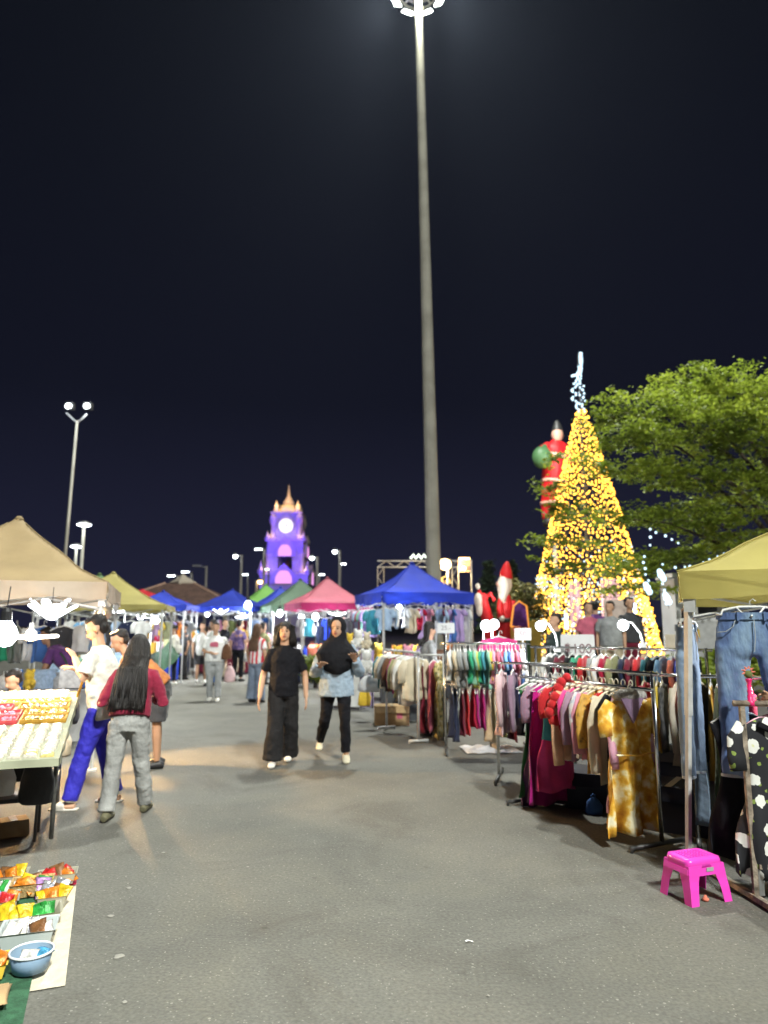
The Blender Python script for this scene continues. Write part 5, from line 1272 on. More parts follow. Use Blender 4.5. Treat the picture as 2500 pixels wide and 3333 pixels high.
rack('short clothes rack holding the long red dress', (0.48, 10.3), (0.84, 10.25), 1.16, m=M_WHITE_STEEL, foot=0.12, uprights=(False, True))
rack_clothes([(None, 'maroon', 'dress', 0.34, 0.95, 0, 'w'), (None, 'rose', 'dress', 0.42, 0.98, 0.0, 'w'), (M_PRINT_D, 'green floral', 'dress', 0.36, 1.02, 0.2, 'w')], (0.52, 10.3, 1.14), (0.82, 10.25, 1.14), 'from the left on the short rack', 'dresses on the short rack', t=0.03, seed=14, jitter=0.5)

# signs
INK = mat('sign ink', (0.25, 0.16, 0.17), 0.7)
WB = mat('white sign board', (0.72, 0.72, 0.73), 0.5, 0, 0.05)
board_sign('big white price sign reading 100 above the back rack', (2.2, 8.2, 1.31), 0.06, 0.39, 0.33, '฿100', WB, INK, 0.12, 0.155)
board_sign('small white price sign on a thick stand, reading 25', (0.86, 10.0, 1.54), -0.1, 0.24, 0.14, '25.-', WB, mat('pencil ink', (0.35, 0.34, 0.36), 0.7), 0.20, 0.09)
board_sign('grey price sign reading 50 left of the clamp lamp', (1.85, 9.6, 1.46), 0.0, 0.22, 0.16, '50', mat('grey sign board', (0.38, 0.37, 0.36), 0.6), INK, 0.14, 0.1)
board_sign('blank cream sign leaning on the back rack by the yellow tent', (3.32, 8.2, 1.39), -0.15, 0.24, 0.17, '', mat('cream sign board', (0.48, 0.42, 0.32), 0.6), INK, 0.30, 0.1)

# boxes and bags below the racks
def carton(label, loc, rz, d, m=M_CARD, stamp=None):
    r = thing('carton', label, 'box', loc, rz)
    w, dd, h = d
    part('body', MB().box((0, 0, h / 2), d), m, r)
    part('flap', MB().rings([[(-w / 2, -dd / 2 - 0.004, h - 0.01), (w / 2, -dd / 2 - 0.004, h - 0.01), (w / 2, -dd / 2 - 0.05, h - 0.1), (-w / 2, -dd / 2 - 0.05, h - 0.1)], [(-w / 2, -dd / 2, h), (w / 2, -dd / 2, h), (w / 2, -dd / 2 - 0.055, h - 0.1), (-w / 2, -dd / 2 - 0.055, h - 0.1)]]), m, r)
    part('tape', MB().box((0, 0, h + 0.002), (0.05, dd, 0.003)), mat('packing tape', (0.5, 0.4, 0.25), 0.3), r)
    if stamp: part('stamp', MB().box((w * 0.22, -dd / 2 - 0.003, h * 0.5), (0.09, 0.003, 0.09)), stamp, r)
    return r
carton('brown cardboard carton under the slanting rack', (0.12, 11.9, 0), 0.05, (0.55, 0.4, 0.30), M_CARD, C('rose'))
carton('dark grey storage bin behind the cardboard carton', (0.35, 12.5, 0), 0.1, (0.75, 0.5, 0.62), mat('dark grey bin', (0.05, 0.055, 0.06), 0.6))
carton('navy storage bin under the ochre dress rack, nearest', (2.32, 5.95, 0), -0.6, (0.55, 0.42, 0.34), mat('navy bin', (0.010, 0.013, 0.03), 0.6))
carton('navy storage bin under the ochre dress rack, farther in', (1.95, 6.6, 0), -0.5, (0.6, 0.42, 0.30), mat('navy bin', (0.010, 0.013, 0.03), 0.6))
carton('dark bin under the back rack', (2.9, 7.2, 0), -0.5, (0.7, 0.45, 0.4), mat('navy bin', (0.010, 0.013, 0.03), 0.6))
def bag(label, loc, rz, s, m, cat='bag', name='plastic_bag'):
    r = thing(name, label, cat, loc, rz)
    part('sack', MB().tube([(0, 0, 0.0), (0, 0, 0.04 * s[2]), (0.01, 0, 0.45 * s[2]), (0.0, 0.01, 0.8 * s[2]), (0, 0, s[2])], [(s[0] * 0.38, s[1] * 0.38), (s[0] * 0.5, s[1] * 0.5), (s[0] * 0.5, s[1] * 0.46), (s[0] * 0.36, s[1] * 0.3), (s[0] * 0.16, s[1] * 0.1)], 12), m, r, True)
    part('handle', MB().tube([(-s[0] * 0.12, 0, s[2] * 0.97), (-s[0] * 0.1, 0, s[2] * 1.15), (0, 0, s[2] * 1.22), (s[0] * 0.1, 0, s[2] * 1.15), (s[0] * 0.12, 0, s[2] * 0.97)], 0.008, 5), m, r, True)
    return r
M_PLASTIC = mat('thin white plastic', (0.7, 0.7, 0.72), 0.35, 0, 0.08, 9, 0.5, 30, transl=0.35)
bag('blue bag on the ground below the magenta skirt', (1.72, 6.75, 0), 0, (0.16, 0.14, 0.14), C('blue'))
bag('blue bag on the ground beside the navy bin', (1.78, 6.35, 0), 0.4, (0.16, 0.12, 0.13), C('blue'))
bag('yellow bag hanging low beside the white stall post', (-0.33, 12.2, 0.25), 0.2, (0.22, 0.12, 0.30), C('yellow'))
bag('grey white bag hung behind the person in the headscarf', (-0.24, 11.4, 0.55), 0.2, (0.35, 0.2, 0.25), M_PLASTIC)
bag('black bag on the ground below the long red dress', (0.68, 10.6, 0), 0.2, (0.25, 0.2, 0.32), C('black'))
sheet = single('plastic_sheet', MB().grid(lambda u, v: (-0.5 + u, -0.45 + 0.9 * v, 0.02 + 0.05 * abs(noise.noise(Vector((u * 4, v * 4, 1)))) + 0.05 * math.exp(-((u - 0.35) ** 2 + (v - 0.4) ** 2) * 30)), 24, 20), M_PLASTIC, 'crumpled white plastic sheet on the ground under the two-tier rack', 'plastic sheet', (1.35, 9.4, 0), 0.1, None, True)
sheet.scale = (0.7, 0.6, 0.8)

# ------------------------------------------------------------------ things hung on and under the yellow tent
def jeans(label, loc, rz, w, L, m, stitch, group=None):
    o = thing('hanging_jeans', label, 'jeans', loc, rz, group)
    hw = w / 2; g = MB()
    def ring(cx, z, rx, ry, wob=0.0, ph=0.0):
        return [(cx + rx * math.copysign(abs(math.cos(a)) ** 0.75, math.cos(a)), ry * math.sin(a) + wob * math.sin(math.cos(a) * 4 + ph), z) for a in [2 * PI * i / 20 for i in range(20)]]
    g.rings([ring(0, 0, hw * 0.92, 0.035), ring(0, -0.035, hw * 0.94, 0.037), ring(0, -0.12, hw * 1.0, 0.045), ring(0, -0.22, hw * 1.06, 0.05, 0.004), ring(0, -0.27, hw * 1.08, 0.045, 0.005)])
    for s in (-1, 1):
        g.rings([ring(s * hw * 0.56 + (s * 0.0), -0.20, hw * 0.5, 0.042), ring(s * hw * 0.58, -0.30, hw * 0.50, 0.045, 0.006), ring(s * hw * 0.63, -0.45, hw * 0.44, 0.042, 0.01, 1), ring(s * hw * 0.66, -0.60, hw * 0.42, 0.038, 0.008, 2), ring(s * hw * 0.68, -L * 0.8, hw * 0.40, 0.036, 0.008, 3), ring(s * hw * 0.70, -L, hw * 0.42, 0.036, 0.006, 4)])
    fuse(part('denim', g, m, o), 0.012, 3, 0.012)
    part('waistband', MB().rings([ring(0, 0.004, hw * 0.95, 0.046), ring(0, -0.04, hw * 0.97, 0.048)], False), m, o, True)
    for s in (-1, 1):
        part('pocket_seam', MB().tube([(s * hw * 0.45, -0.053, -0.045), (s * hw * 0.52, -0.058, -0.085), (s * hw * 0.72, -0.056, -0.115), (s * hw * 0.95, -0.032, -0.12)], 0.003, 5), stitch, o)
        part('belt_loop', MB().box((s * hw * 0.36, -0.05, -0.02), (0.014, 0.01, 0.055)), m, o)
        part('hem', MB().rings([ring(s * hw * 0.70, -L + 0.012, hw * 0.43, 0.039), ring(s * hw * 0.70, -L - 0.006, hw * 0.43, 0.039)]), stitch, o)
    part('fly_seam', MB().tube([(0.012, -0.054, -0.04), (0.012, -0.062, -0.15), (0, -0.06, -0.24)], 0.003, 5), stitch, o)
    part('button', MB().ball((0, -0.052, -0.02), (0.009, 0.005, 0.009), 8, 6), M_STEEL, o)
    part('hanger', MB().tube([(0, 0, 0.045), (0, 0, 0.075), (0.02, 0, 0.09), (0.035, 0, 0.075)], 0.004, 5).tube([(-0.2, -0.02, -0.005), (-0.17, -0.03, -0.01), (-0.16, -0.02, 0.02), (-0.06, 0, 0.04), (0.06, 0, 0.04), (0.16, -0.02, 0.02), (0.17, -0.03, -0.01), (0.2, -0.02, -0.005)], 0.008, 7, lat=(0, 1, 0)).tube([(-0.08, -0.01, 0.035), (-0.05, -0.03, 0.0), (0, -0.035, -0.008), (0.05, -0.03, 0.0), (0.08, -0.01, 0.035)], 0.006, 6, lat=(0, 1, 0)), M_HANGER, o, True)
    return o
M_DENIM = ramp_mat('faded blue denim', [(0.3, (0.045, 0.075, 0.20)), (0.5, (0.09, 0.15, 0.32)), (0.62, (0.20, 0.30, 0.44)), (0.75, (0.34, 0.44, 0.50))], 3.2, 5, 0.8, stretch=(1.6, 1.0, 0.55), bump=0.4)
M_DENIM2 = ramp_mat('grey blue denim', [(0.3, (0.10, 0.14, 0.21)), (0.7, (0.20, 0.27, 0.36))], 4, 5, 0.8, bump=0.4)
M_STITCH = mat('pale stitching', (0.38, 0.42, 0.45), 0.8)
jeans('faded blue jeans on a white hanger at the front of the yellow tent', (2.33, 4.56, 1.655), R(-22), 0.42, 1.0, M_DENIM, M_STITCH)
jeans('narrow grey blue jeans hung sideways on the tent post', (2.115, 5.05, 1.58), R(50), 0.34, 1.0, M_DENIM2, M_STITCH)
rack('clothes rail inside the yellow tent behind the jeans', (2.3, 5.5), (3.4, 5.05), 1.20, m=M_CHROME, foot=0.2)
rack_clothes([(M_DENIM2, 'grey blue denim', 'pants', 0.3, 0.95, 0, 'w'), (None, 'olive', 'pants', 0.32, 1.0, 0, 'w'), (None, 'black', 'shirt', 0.42, 0.7, 0.5, 'w'), (None, 'crimson', 'shirt', 0.42, 0.6, 0.5, 'w'), (None, 'navy', 'pants', 0.34, 1.0, 0, 'w'), (None, 'black', 'dress', 0.40, 1.0, 0.4, 'w'), (None, 'charcoal', 'dress', 0.40, 1.0, 0.4, 'w'), (None, 'purple', 'dress', 0.4, 0.95, 0, 'w'), (None, 'black', 'dress', 0.4, 1.0, 0, 'w')], (2.32, 5.49, 1.19), (3.3, 5.08, 1.19), 'from the left on the rail inside the yellow tent', 'clothes inside the yellow tent', t=0.03, seed=21)

def near_rack():
    r = thing('clothes_rack', 'rusty square-tube rack at the right edge with floral dress', 'clothes rack', (2.15, 4.40, 0))
    part('upright', MB().box((0, 0, 0.58), (0.028, 0.028, 1.08)), M_RUST, r)
    part('upright', MB().box((1.15, -0.10, 0.58), (0.028, 0.028, 1.08)), M_RUST, r)
    part('rail', MB().tube([(-0.05, 0.0, 1.115), (1.2, -0.10, 1.115)], 0.018, 8), M_RUST, r, True)
    part('foot', MB().box((-0.012, 0.0, 0.03), (0.035, 0.95, 0.03), 0.10), M_RUST, r)
    part('foot', MB().box((1.15, -0.10, 0.03), (0.035, 0.95, 0.03), 0.10), M_RUST, r)
    part('sleeve', MB().box((0.03, 0.0, 0.11), (0.03, 0.03, 0.14)), M_STEEL, r)
    part('bolt', MB().box((0.045, -0.02, 0.20), (0.05, 0.02, 0.025)), M_RUST, r)
near_rack()
fd = garment('hanging_dress', 'black dress with large white flower print on the near rusty rack', M_FLOW, (2.335, 4.44, 1.04), R(8), 'dress', 0.46, 0.90, 0.045, 0.26, 'p', 0.02, None, 31)
part('inner_collar', MB().tube([(-0.1, -0.03, -0.045), (0, -0.05, -0.10), (0.1, -0.03, -0.045)], [(0.02, 0.02), (0.03, 0.02), (0.02, 0.02)], 8), C('black'), fd, True)
garment('hanging_dress', 'plain black dress behind the white flower print dress', C('black'), (2.26, 4.68, 1.04), R(12), 'dress', 0.42, 0.86, 0.04, 0, 'w', 0.02, None, 32)
garment('hanging_dress', 'second flower print dress cut off by the right edge', M_FLOW, (2.72, 4.40, 1.04), R(15), 'dress', 0.44, 0.88, 0.045, 0.26, 'w', 0.02, None, 33)
tr_ = thing('hand_clapper_toy', 'hot pink plastic toy with flower head standing on the rusty rack', 'toy', (2.205, 4.40, 1.10))
part('stalk', MB().lathe([(0.03, 0.0), (0.028, 0.03), (0.014, 0.035), (0.016, 0.06), (0.011, 0.065), (0.015, 0.09), (0.010, 0.095), (0.014, 0.12), (0.010, 0.125), (0.018, 0.15), (0.02, 0.16)], 10), mat('hot pink plastic', (0.78, 0.02, 0.16), 0.35), tr_, True)
part('flower', MB().ball((0, 0, 0.185), (0.026, 0.022, 0.024), 10, 8), C('olive'), tr_, True)
for i in range(9):
    a = i * 2 * PI / 9
    part('petal', MB().tube([(0.02 * math.cos(a), 0, 0.20 + 0.02 * math.sin(a)), (0.042 * math.cos(a), -0.004, 0.20 + 0.036 * math.sin(a))], [0.008, 0.003], 6), C('coral'), tr_)

# ------------------------------------------------------------------ pink stool
def stool():
    r = thing('plastic_stool', 'bright pink plastic stool beside the tent post', 'stool', (1.838, 4.49, 0), R(20))
    m = mat('pink stool plastic', (0.80, 0.06, 0.50), 0.28, 0, 0.05, 3, spec=0.5)
    H = 0.235; a, b = 0.125, 0.095      # half sizes of the top
    A, B = 0.148, 0.128
    def rrect(x, y, z, c, n=5):
        pts = []
        for sx, sy, a0 in ((1, 1, 0), (-1, 1, PI / 2), (-1, -1, PI), (1, -1, 1.5 * PI)):
            for i in range(n): 
                t = a0 + (PI / 2) * i / (n - 1)
                pts.append((sx * (x - c) + c * math.cos(t), sy * (y - c) + c * math.sin(t), z))
        return pts
    part('seat', MB().rings([rrect(a * 1.05, b * 1.06, H - 0.05, 0.035), rrect(a * 1.02, b * 1.02, H - 0.015, 0.035), rrect(a * 0.97, b * 0.96, H, 0.03), rrect(a * 0.80, b * 0.76, H + 0.002, 0.02)]), m, r, True)
    for i in range(8):
        for j in range(5): part('grip_bar', MB().box((-0.075 + 0.0214 * i, -0.045 + 0.0225 * j, H + 0.003), (0.015, 0.016, 0.004)), m, r)
    for s in (-1, 1):
        part('apron', MB().rings([[(-a * 1.0, s * b * 1.05 - 0.002, H - 0.045), (a * 1.0, s * b * 1.05 - 0.002, H - 0.045), (a * 1.0, s * (b * 1.05) + 0.002, H - 0.045), (-a * 1.0, s * (b * 1.05) + 0.002, H - 0.045)], [(-a * 1.04, s * b * 1.1 - 0.002, H - 0.085), (a * 1.04, s * b * 1.1 - 0.002, H - 0.085), (a * 1.04, s * b * 1.1 + 0.002, H - 0.085), (-a * 1.04, s * b * 1.1 + 0.002, H - 0.085)]]), m, r)
        part('apron', MB().rings([[(s * a * 1.04 - 0.002, -b, H - 0.045), (s * a * 1.04 + 0.002, -b, H - 0.045), (s * a * 1.04 + 0.002, b, H - 0.045), (s * a * 1.04 - 0.002, b, H - 0.045)], [(s * a * 1.09 - 0.002, -b * 1.04, H - 0.075), (s * a * 1.09 + 0.002, -b * 1.04, H - 0.075), (s * a * 1.09 + 0.002, b * 1.04, H - 0.075), (s * a * 1.09 - 0.002, b * 1.04, H - 0.075)]]), m, r)
    for sx in (-1, 1):
        for sy in (-1, 1):
            # L-section leg, wide at the top and flaring outward at the foot
            rr = []
            for z, ax, by, w in ((H - 0.03, a * 1.03, b * 1.05, 0.10), (H - 0.075, a * 1.065, b * 1.10, 0.078), (H - 0.11, a * 1.09, b * 1.14, 0.068), (0.08, a * 1.13, b * 1.24, 0.060), (0.0, A * 1.0, B * 1.0, 0.055)):
                x, y = sx * ax, sy * by
                rr.append([(x, y, z), (x - sx * w, y, z), (x - sx * w, y - sy * 0.004, z), (x - sx * 0.005, y - sy * 0.005, z), (x - sx * 0.004, y - sy * w, z), (x, y - sy * w, z)])
            part('leg', MB().rings(rr), m, r)
    part('sticker', MB().box((0.02, -b * 1.08 - 0.004, H - 0.055), (0.05, 0.001, 0.022)), mat('grey sticker', (0.4, 0.42, 0.4), 0.4), r)
stool()
single('plastic_litter', MB().lathe([(0.001, 0.0), (0.018, 0.0), (0.02, 0.012), (0.012, 0.018), (0.006, 0.03), (0.001, 0.032)], 12), C('coral'), 'small orange cap lying on the ground under the pink stool', 'cap', (1.865, 4.42, 0.002), 0, None, True)

# ------------------------------------------------------------------ trinket table, left
TR = R(20)
def tw(x, y, z):  # table local to world
    return Vector((-2.11 + x * math.cos(TR) - y * math.sin(TR), 4.76 + x * math.sin(TR) + y * math.cos(TR), z))
def tz(y): return 0.74 + 0.24 * y / 2.05
TILT = math.atan2(0.24, 2.05)
def table():
    r = thing('trinket_table', 'long sloping market table covered with white packets and coloured trays', 'table', (-2.11, 4.76, 0), TR)
    w, d = 2.2, 2.05
    cl = mat('cream table cloth', (0.30, 0.31, 0.22), 0.8, 0, 0.1, 5)
    part('table_top', MB().rings([[(-w, 0, 0.70), (0, 0, 0.70), (0, d, 0.94), (-w, d, 0.94)], [(-w, 0, 0.725), (0, 0, 0.725), (0, d, 0.965), (-w, d, 0.965)]]), M_CARD, r)
    part('tablecloth', MB().rings([[(-w - 0.01, -0.02, 0.728), (0.02, -0.02, 0.728), (0.02, d + 0.02, 0.968), (-w - 0.01, d + 0.02, 0.968)], [(-w - 0.01, -0.02, 0.736), (0.02, -0.02, 0.736), (0.02, d + 0.02, 0.976), (-w - 0.01, d + 0.02, 0.976)]]), cl, r)
    part('cloth_edge', MB().grid(lambda u, v: (-w + (w + 0.02) * u, -0.024 - 0.004 * math.sin(u * 40) * v, 0.734 - 0.045 * v), 40, 2), cl, r, True)
    part('cloth_edge', MB().grid(lambda u, v: (0.024 + 0.004 * math.sin(u * 40) * v, -0.02 + (d + 0.04) * u, 0.732 + 0.24 * u - 0.045 * v), 40, 2), cl, r, True)
    g = mat('grey leg steel', (0.16, 0.16, 0.15), 0.6, 0.4, 0.3, 20)
    for x, y in ((-0.42, 0.12), (-0.06, 0.95), (-0.10, d - 0.1), (-w + 0.1, 0.1), (-w + 0.1, d - 0.1)):
        part('leg', MB().tube([(x, y, 0), (x, y, 0.70 + 0.24 * y / d)], 0.016, 8), g, r, True)
    part('stretcher', MB().tube([(-w + 0.1, 0.12, 0.13), (-0.42, 0.12, 0.13)], 0.012, 6), g, r, True)
    part('stretcher', MB().tube([(-0.06, 0.95, 0.3), (-0.10, d - 0.1, 0.32)], 0.012, 6), g, r, True)
table()
rng = random.Random(21)
pk = MB().rings([[(-0.042, -0.03, 0), (0.042, -0.03, 0), (0.042, 0.03, 0), (-0.042, 0.03, 0)], [(-0.038, -0.027, 0.010), (0.038, -0.027, 0.014), (0.038, 0.027, 0.016), (-0.038, 0.027, 0.010)], [(-0.02, -0.014, 0.020), (0.02, -0.014, 0.022), (0.02, 0.014, 0.022), (-0.02, 0.014, 0.020)]]).mesh('white_packet')
pk.materials.append(mat('glossy white packet', (0.46, 0.43, 0.36), 0.3, 0, 0.25, 30))
pk2 = pk.copy(); pk2.materials.clear(); pk2.materials.append(mat('pale yellow packet', (0.52, 0.42, 0.16), 0.3, 0, 0.25, 30))
for j in range(11):
    for i in range(11):
        x, y = -0.06 - 0.095 * i, 0.05 + 0.076 * j
        yel = rng.random() < (0.22 if j < 2 else 0.06)
        o = link('yellow_packet' if yel else 'white_packet', pk2 if yel else pk)
        o.location = tw(x + rng.uniform(-0.008, 0.008), y, tz(y) - 0.002)
        o.rotation_euler = (TILT, 0, TR + rng.uniform(-0.12, 0.12))
        if yel: tag(o, 'pale yellow packet, %s row from the near table edge, %s from the right corner' % (ORD[j], ORD[i]), 'packet', 'yellow packets on the trinket table')
        else: tag(o, 'glossy white packet, %s row from the near table edge, %s from the right corner' % (ORD[j], ORD[i]), 'packet', 'white packets on the trinket table')

def tray(label, x, y, w, d, m, items, seed):
    r = thing('display_tray', label, 'tray', tw(x, y, tz(y) - 0.002)); r.rotation_euler = (TILT, 0, TR)
    part('tray', MB().box((0, 0, 0.008), (w, d, 0.012)).box((0, -d / 2 + 0.005, 0.02), (w, 0.01, 0.028)).box((0, d / 2 - 0.005, 0.02), (w - 0.02, 0.01, 0.028)).box((-w / 2 + 0.005, 0, 0.021), (0.01, d - 0.02, 0.026)).box((w / 2 - 0.005, 0, 0.021), (0.01, d - 0.02, 0.026)), m, r)
    q = random.Random(seed)
    for k, (im, n) in enumerate(items):
        b = MB()
        for _ in range(n):
            b.ball((q.uniform(-w / 2 + 0.03, w / 2 - 0.03), q.uniform(-d / 2 + 0.03, d / 2 - 0.03), 0.024), (q.uniform(0.008, 0.02), q.uniform(0.006, 0.014), q.uniform(0.008, 0.016)), 6, 4)
        o = part('trinkets', b, im, r, True); o['kind'] = 'stuff'
M_OCH = mat('ochre felt', (0.45, 0.24, 0.03), 0.8, 0, 0.2, 14); M_PKF = mat('coral pink felt', (0.60, 0.07, 0.08), 0.8, 0, 0.15, 14)
gold = mat('gold trinket', (0.6, 0.42, 0.12), 0.25, 0.8); silv = mat('silver trinket', (0.8, 0.78, 0.74), 0.2, 0.8); pkt = C('pink')
tray('ochre tray of small silver trinkets, nearest at the table edge', -0.17, 0.98, 0.32, 0.16, M_OCH, [(silv, 22), (gold, 60)], 1)
tray('pink tray of trinkets left of the nearest ochre tray', -0.66, 0.98, 0.62, 0.16, M_PKF, [(pkt, 70), (silv, 6)], 2)
tray('ochre tray of small silver trinkets, second from the white packets', -0.17, 1.18, 0.32, 0.18, M_OCH, [(silv, 26), (gold, 50)], 3)
tray('pink tray of trinkets left of the second ochre tray', -0.66, 1.18, 0.62, 0.18, M_PKF, [(pkt, 40), (silv, 10)], 4)
tray('ochre tray with white packets, third from the white packets', -0.21, 1.40, 0.38, 0.2, M_OCH, [(silv, 34), (gold, 40)], 5)
tray('wide pink tray left of the third ochre tray', -0.74, 1.40, 0.60, 0.2, M_PKF, [(pkt, 40)], 6)
tray('yellow tray across the back of the trinket table', -0.62, 1.60, 1.2, 0.14, mat('yellow felt', (0.55, 0.40, 0.10), 0.8), [(silv, 60), (gold, 40)], 7)
for k in range(5):
    y = 1.72 + 0.065 * k
    b = MB()
    for i in range(34): b.box((-0.55 + 0.033 * i, 0, 0.014 + 0.004 * ((i * 7) % 3)), (0.026, 0.045, 0.022))
    o = single('card_strip', b, mat('pale lilac cards', (0.52, 0.48, 0.50), 0.5, 0, 0.4, 40), 'row of small pale cards, %s from the yellow tray at the back of the table' % ORD[k], 'cards', tw(-0.62, y, tz(y)), TR, 'rows of pale cards')
    o.rotation_euler = (TILT, 0, TR)
ps = thing('price_stand', 'cream folded price card standing on the trinket table', 'price card', tw(-0.62, 1.62, tz(1.62) + 0.03), TR + 0.3)
part('card', MB().rings([[(-0.05, -0.03, 0), (0.05, -0.03, 0), (0.05, -0.022, 0), (-0.05, -0.022, 0)], [(-0.10, 0.03, 0.20), (0.0, 0.03, 0.20), (0.0, 0.038, 0.20), (-0.10, 0.038, 0.20)]]), mat('cream card', (0.62, 0.5, 0.28), 0.7), ps)
part('print', MB().box((-0.01, -0.025, 0.06), (0.06, 0.012, 0.04)), mat('faded print', (0.35, 0.25, 0.2), 0.8), ps)
ps2 = thing('price_stand', 'cream price card cut off by the left edge on the trinket table', 'price card', tw(-0.66, 1.30, tz(1.30) + 0.03), TR)
part('card', MB().box((0, 0, 0.09), (0.09, 0.012, 0.18)), mat('cream card', (0.62, 0.5, 0.28), 0.7), ps2)
part('foot', MB().box((0, 0, 0.006), (0.1, 0.05, 0.012)), mat('cream card', (0.62, 0.5, 0.28), 0.7), ps2)
# below the table
carton('dark blue crate below the near end of the trinket table', tw(-0.75, 0.35, 0), TR, (0.6, 0.5, 0.44), mat('dark blue crate', (0.02, 0.03, 0.06), 0.6))
bag('white plastic bag hanging under the trinket table', tw(-0.42, 0.75, 0.38), 0.2, (0.22, 0.14, 0.26), M_PLASTIC)
bag('black cloth bag hanging under the trinket table', tw(-0.18, 0.85, 0.28), 0.2, (0.24, 0.12, 0.36), C('charcoal'))
carton('small open brown carton on the ground under the trinket table', tw(-0.35, 1.15, 0), 0.6, (0.2, 0.16, 0.12))
def low_chair():
    r = thing('folding_chair', 'small dark folding chair half hidden under the trinket table', 'chair', tw(-0.32, 1.05, 0), TR)
    part('seat', MB().box((0, 0, 0.30), (0.34, 0.3, 0.03)), M_BLACK, r)
    for sx in (-1, 1):
        for sy in (-1, 1): part('leg', MB().tube([(sx * 0.15, sy * 0.13, 0), (sx * 0.15, sy * 0.11, 0.3)], 0.011, 6), M_DARK_STEEL, r)
    part('backrest', MB().box((0, 0.15, 0.48), (0.32, 0.02, 0.2)).box((-0.14, 0.15, 0.38), (0.02, 0.016, 0.18)).box((0.14, 0.15, 0.38), (0.02, 0.016, 0.18)), M_BLACK, r)
low_chair()

# ------------------------------------------------------------------ snack mat on the ground, bottom left
MR = R(21.2)
mt_ = thing('ground_mat', 'cream plastic mat with red edge spread on the asphalt at bottom left', 'mat', (-1.41, 3.43, 0), MR)
part('sheet', MB().grid(lambda u, v: (-1.5 + 1.5 * u, 1.36 * v, 0.006 + 0.010 * abs(noise.noise(Vector((u * 9, v * 9, 0)))) * (1 if 0.02 < v < 0.98 else 0.2)), 50, 44), mat('cream mat', (0.58, 0.52, 0.40), 0.45, 0, 0.12, 7, 0.35, 25), mt_, True)
part('red_border', MB().box((-0.75, 1.325, 0.022), (1.5, 0.07, 0.006)), C('crimson'), mt_)
part('green_cloth', MB().grid(lambda u, v: (-1.5 + 1.36 * u, -0.30 + 1.58 * v, 0.020 + 0.012 * abs(noise.noise(Vector((u * 7, v * 8, 3))))), 40, 40), mat('green cloth', (0.03, 0.10, 0.05), 0.9, 0, 0.25, 30, 0.4, 90), mt_, True)

def open_bin(name, label, loc, rz, w, d, h, m, flare=1.12, t=0.004):
    r = thing(name, label, 'container', (loc[0], loc[1], 0.034), rz)
    def rr(x, y, z): return [(-x, -y, z), (x, -y, z), (x, y, z), (-x, y, z)]
    a, b = w / 2, d / 2
    part('bin', MB().rings([rr(a * 0.9, b * 0.9, 0.0), rr(a * flare * 0.95, b * flare * 0.95, h), rr(a * flare * 1.02, b * flare * 1.02, h + 0.002), rr(a * flare * 0.93, b * flare * 0.93, h - 0.002), rr(a * 0.88, b * 0.88, t)]), m, r)
    return r
def pouch(parent, c, rot, w, h, t, m, name='pouch'):
    b = MB(); M3 = Matrix.Rotation(rot[2], 3, 'Z') @ Matrix.Rotation(rot[0], 3, 'X') @ Matrix.Rotation(rot[1], 3, 'Y')
    rings = []
    for i in range(8):
        v = i / 7; k = math.sin(PI * v) ** 0.5 if 0 < v < 1 else 0.0
        rings.append([Vector(c) + M3 @ Vector((w / 2 * math.cos(a) * (0.94 + 0.06 * (1 - k)), (t / 2 * k + 0.002) * math.sin(a), (v - 0.5) * h)) for a in [2 * PI * j / 12 for j in range(12)]])
    b.rings(rings)
    return part(name, b, m, parent, True)
FO = lambda k, c, r=0.25: mat('foil ' + k, c, r, 0.15, 0.35, 22, 0.5, 40)
F = {'yellow': FO('yellow', (0.68, 0.46, 0.02)), 'orange': FO('orange', (0.65, 0.20, 0.02)), 'red': FO('red', (0.5, 0.02, 0.02)), 'green': FO('green', (0.03, 0.30, 0.05)), 'purple': FO('purple', (0.34, 0.18, 0.40)), 'pink': FO('pink', (0.62, 0.20, 0.36)), 'white': FO('white', (0.68, 0.66, 0.62)), 'blue': FO('blue', (0.06, 0.28, 0.48)), 'brown': FO('brown', (0.22, 0.10, 0.04)), 'silver': mat('foil silver', (0.6, 0.6, 0.65), 0.2, 0.7, 0.3, 22, 0.5, 40)}
CLEAR = mat('cloudy clear plastic', (0.60, 0.58, 0.48), 0.2, 0, 0.08, 6, transl=0.5)
def filled(label, loc, w, d, h, m, fill, seed, name='snack_tray', tall=0.5):
    r = open_bin(name, label, loc, MR + random.Random(seed).uniform(-0.08, 0.08), w, d, h, m)
    q = random.Random(seed)
    n = len(fill)
    for i, f in enumerate(fill):
        pouch(r, ((i + 0.5) / n * w * 0.8 - w * 0.4, q.uniform(-d * 0.2, d * 0.2), h * 0.55 + 0.012), (q.uniform(-1.1, -0.5), q.uniform(-0.5, 0.5), q.uniform(-0.6, 0.6)), q.uniform(0.07, 0.10), q.uniform(0.09, 0.13), 0.03, F[f])
    return r
filled('grey plastic bin of white wrapped sweets on the green cloth', (-1.76, 3.80), 0.23, 0.18, 0.075, mat('pale grey plastic', (0.42, 0.46, 0.46), 0.35, 0, 0.05), ['white', 'white', 'silver', 'white', 'brown', 'white'], 1)
bw_ = thing('round_tub', 'round translucent blue tub with white rim near the mat corner', 'tub', (-1.61, 3.52, 0.034))
part('tub', MB().lathe([(0.075, 0.0), (0.092, 0.075), (0.088, 0.075), (0.072, 0.006)], 24), mat('blue tub plastic', (0.30, 0.42, 0.55), 0.25, 0, 0.1, 4, transl=0.45), bw_, True)
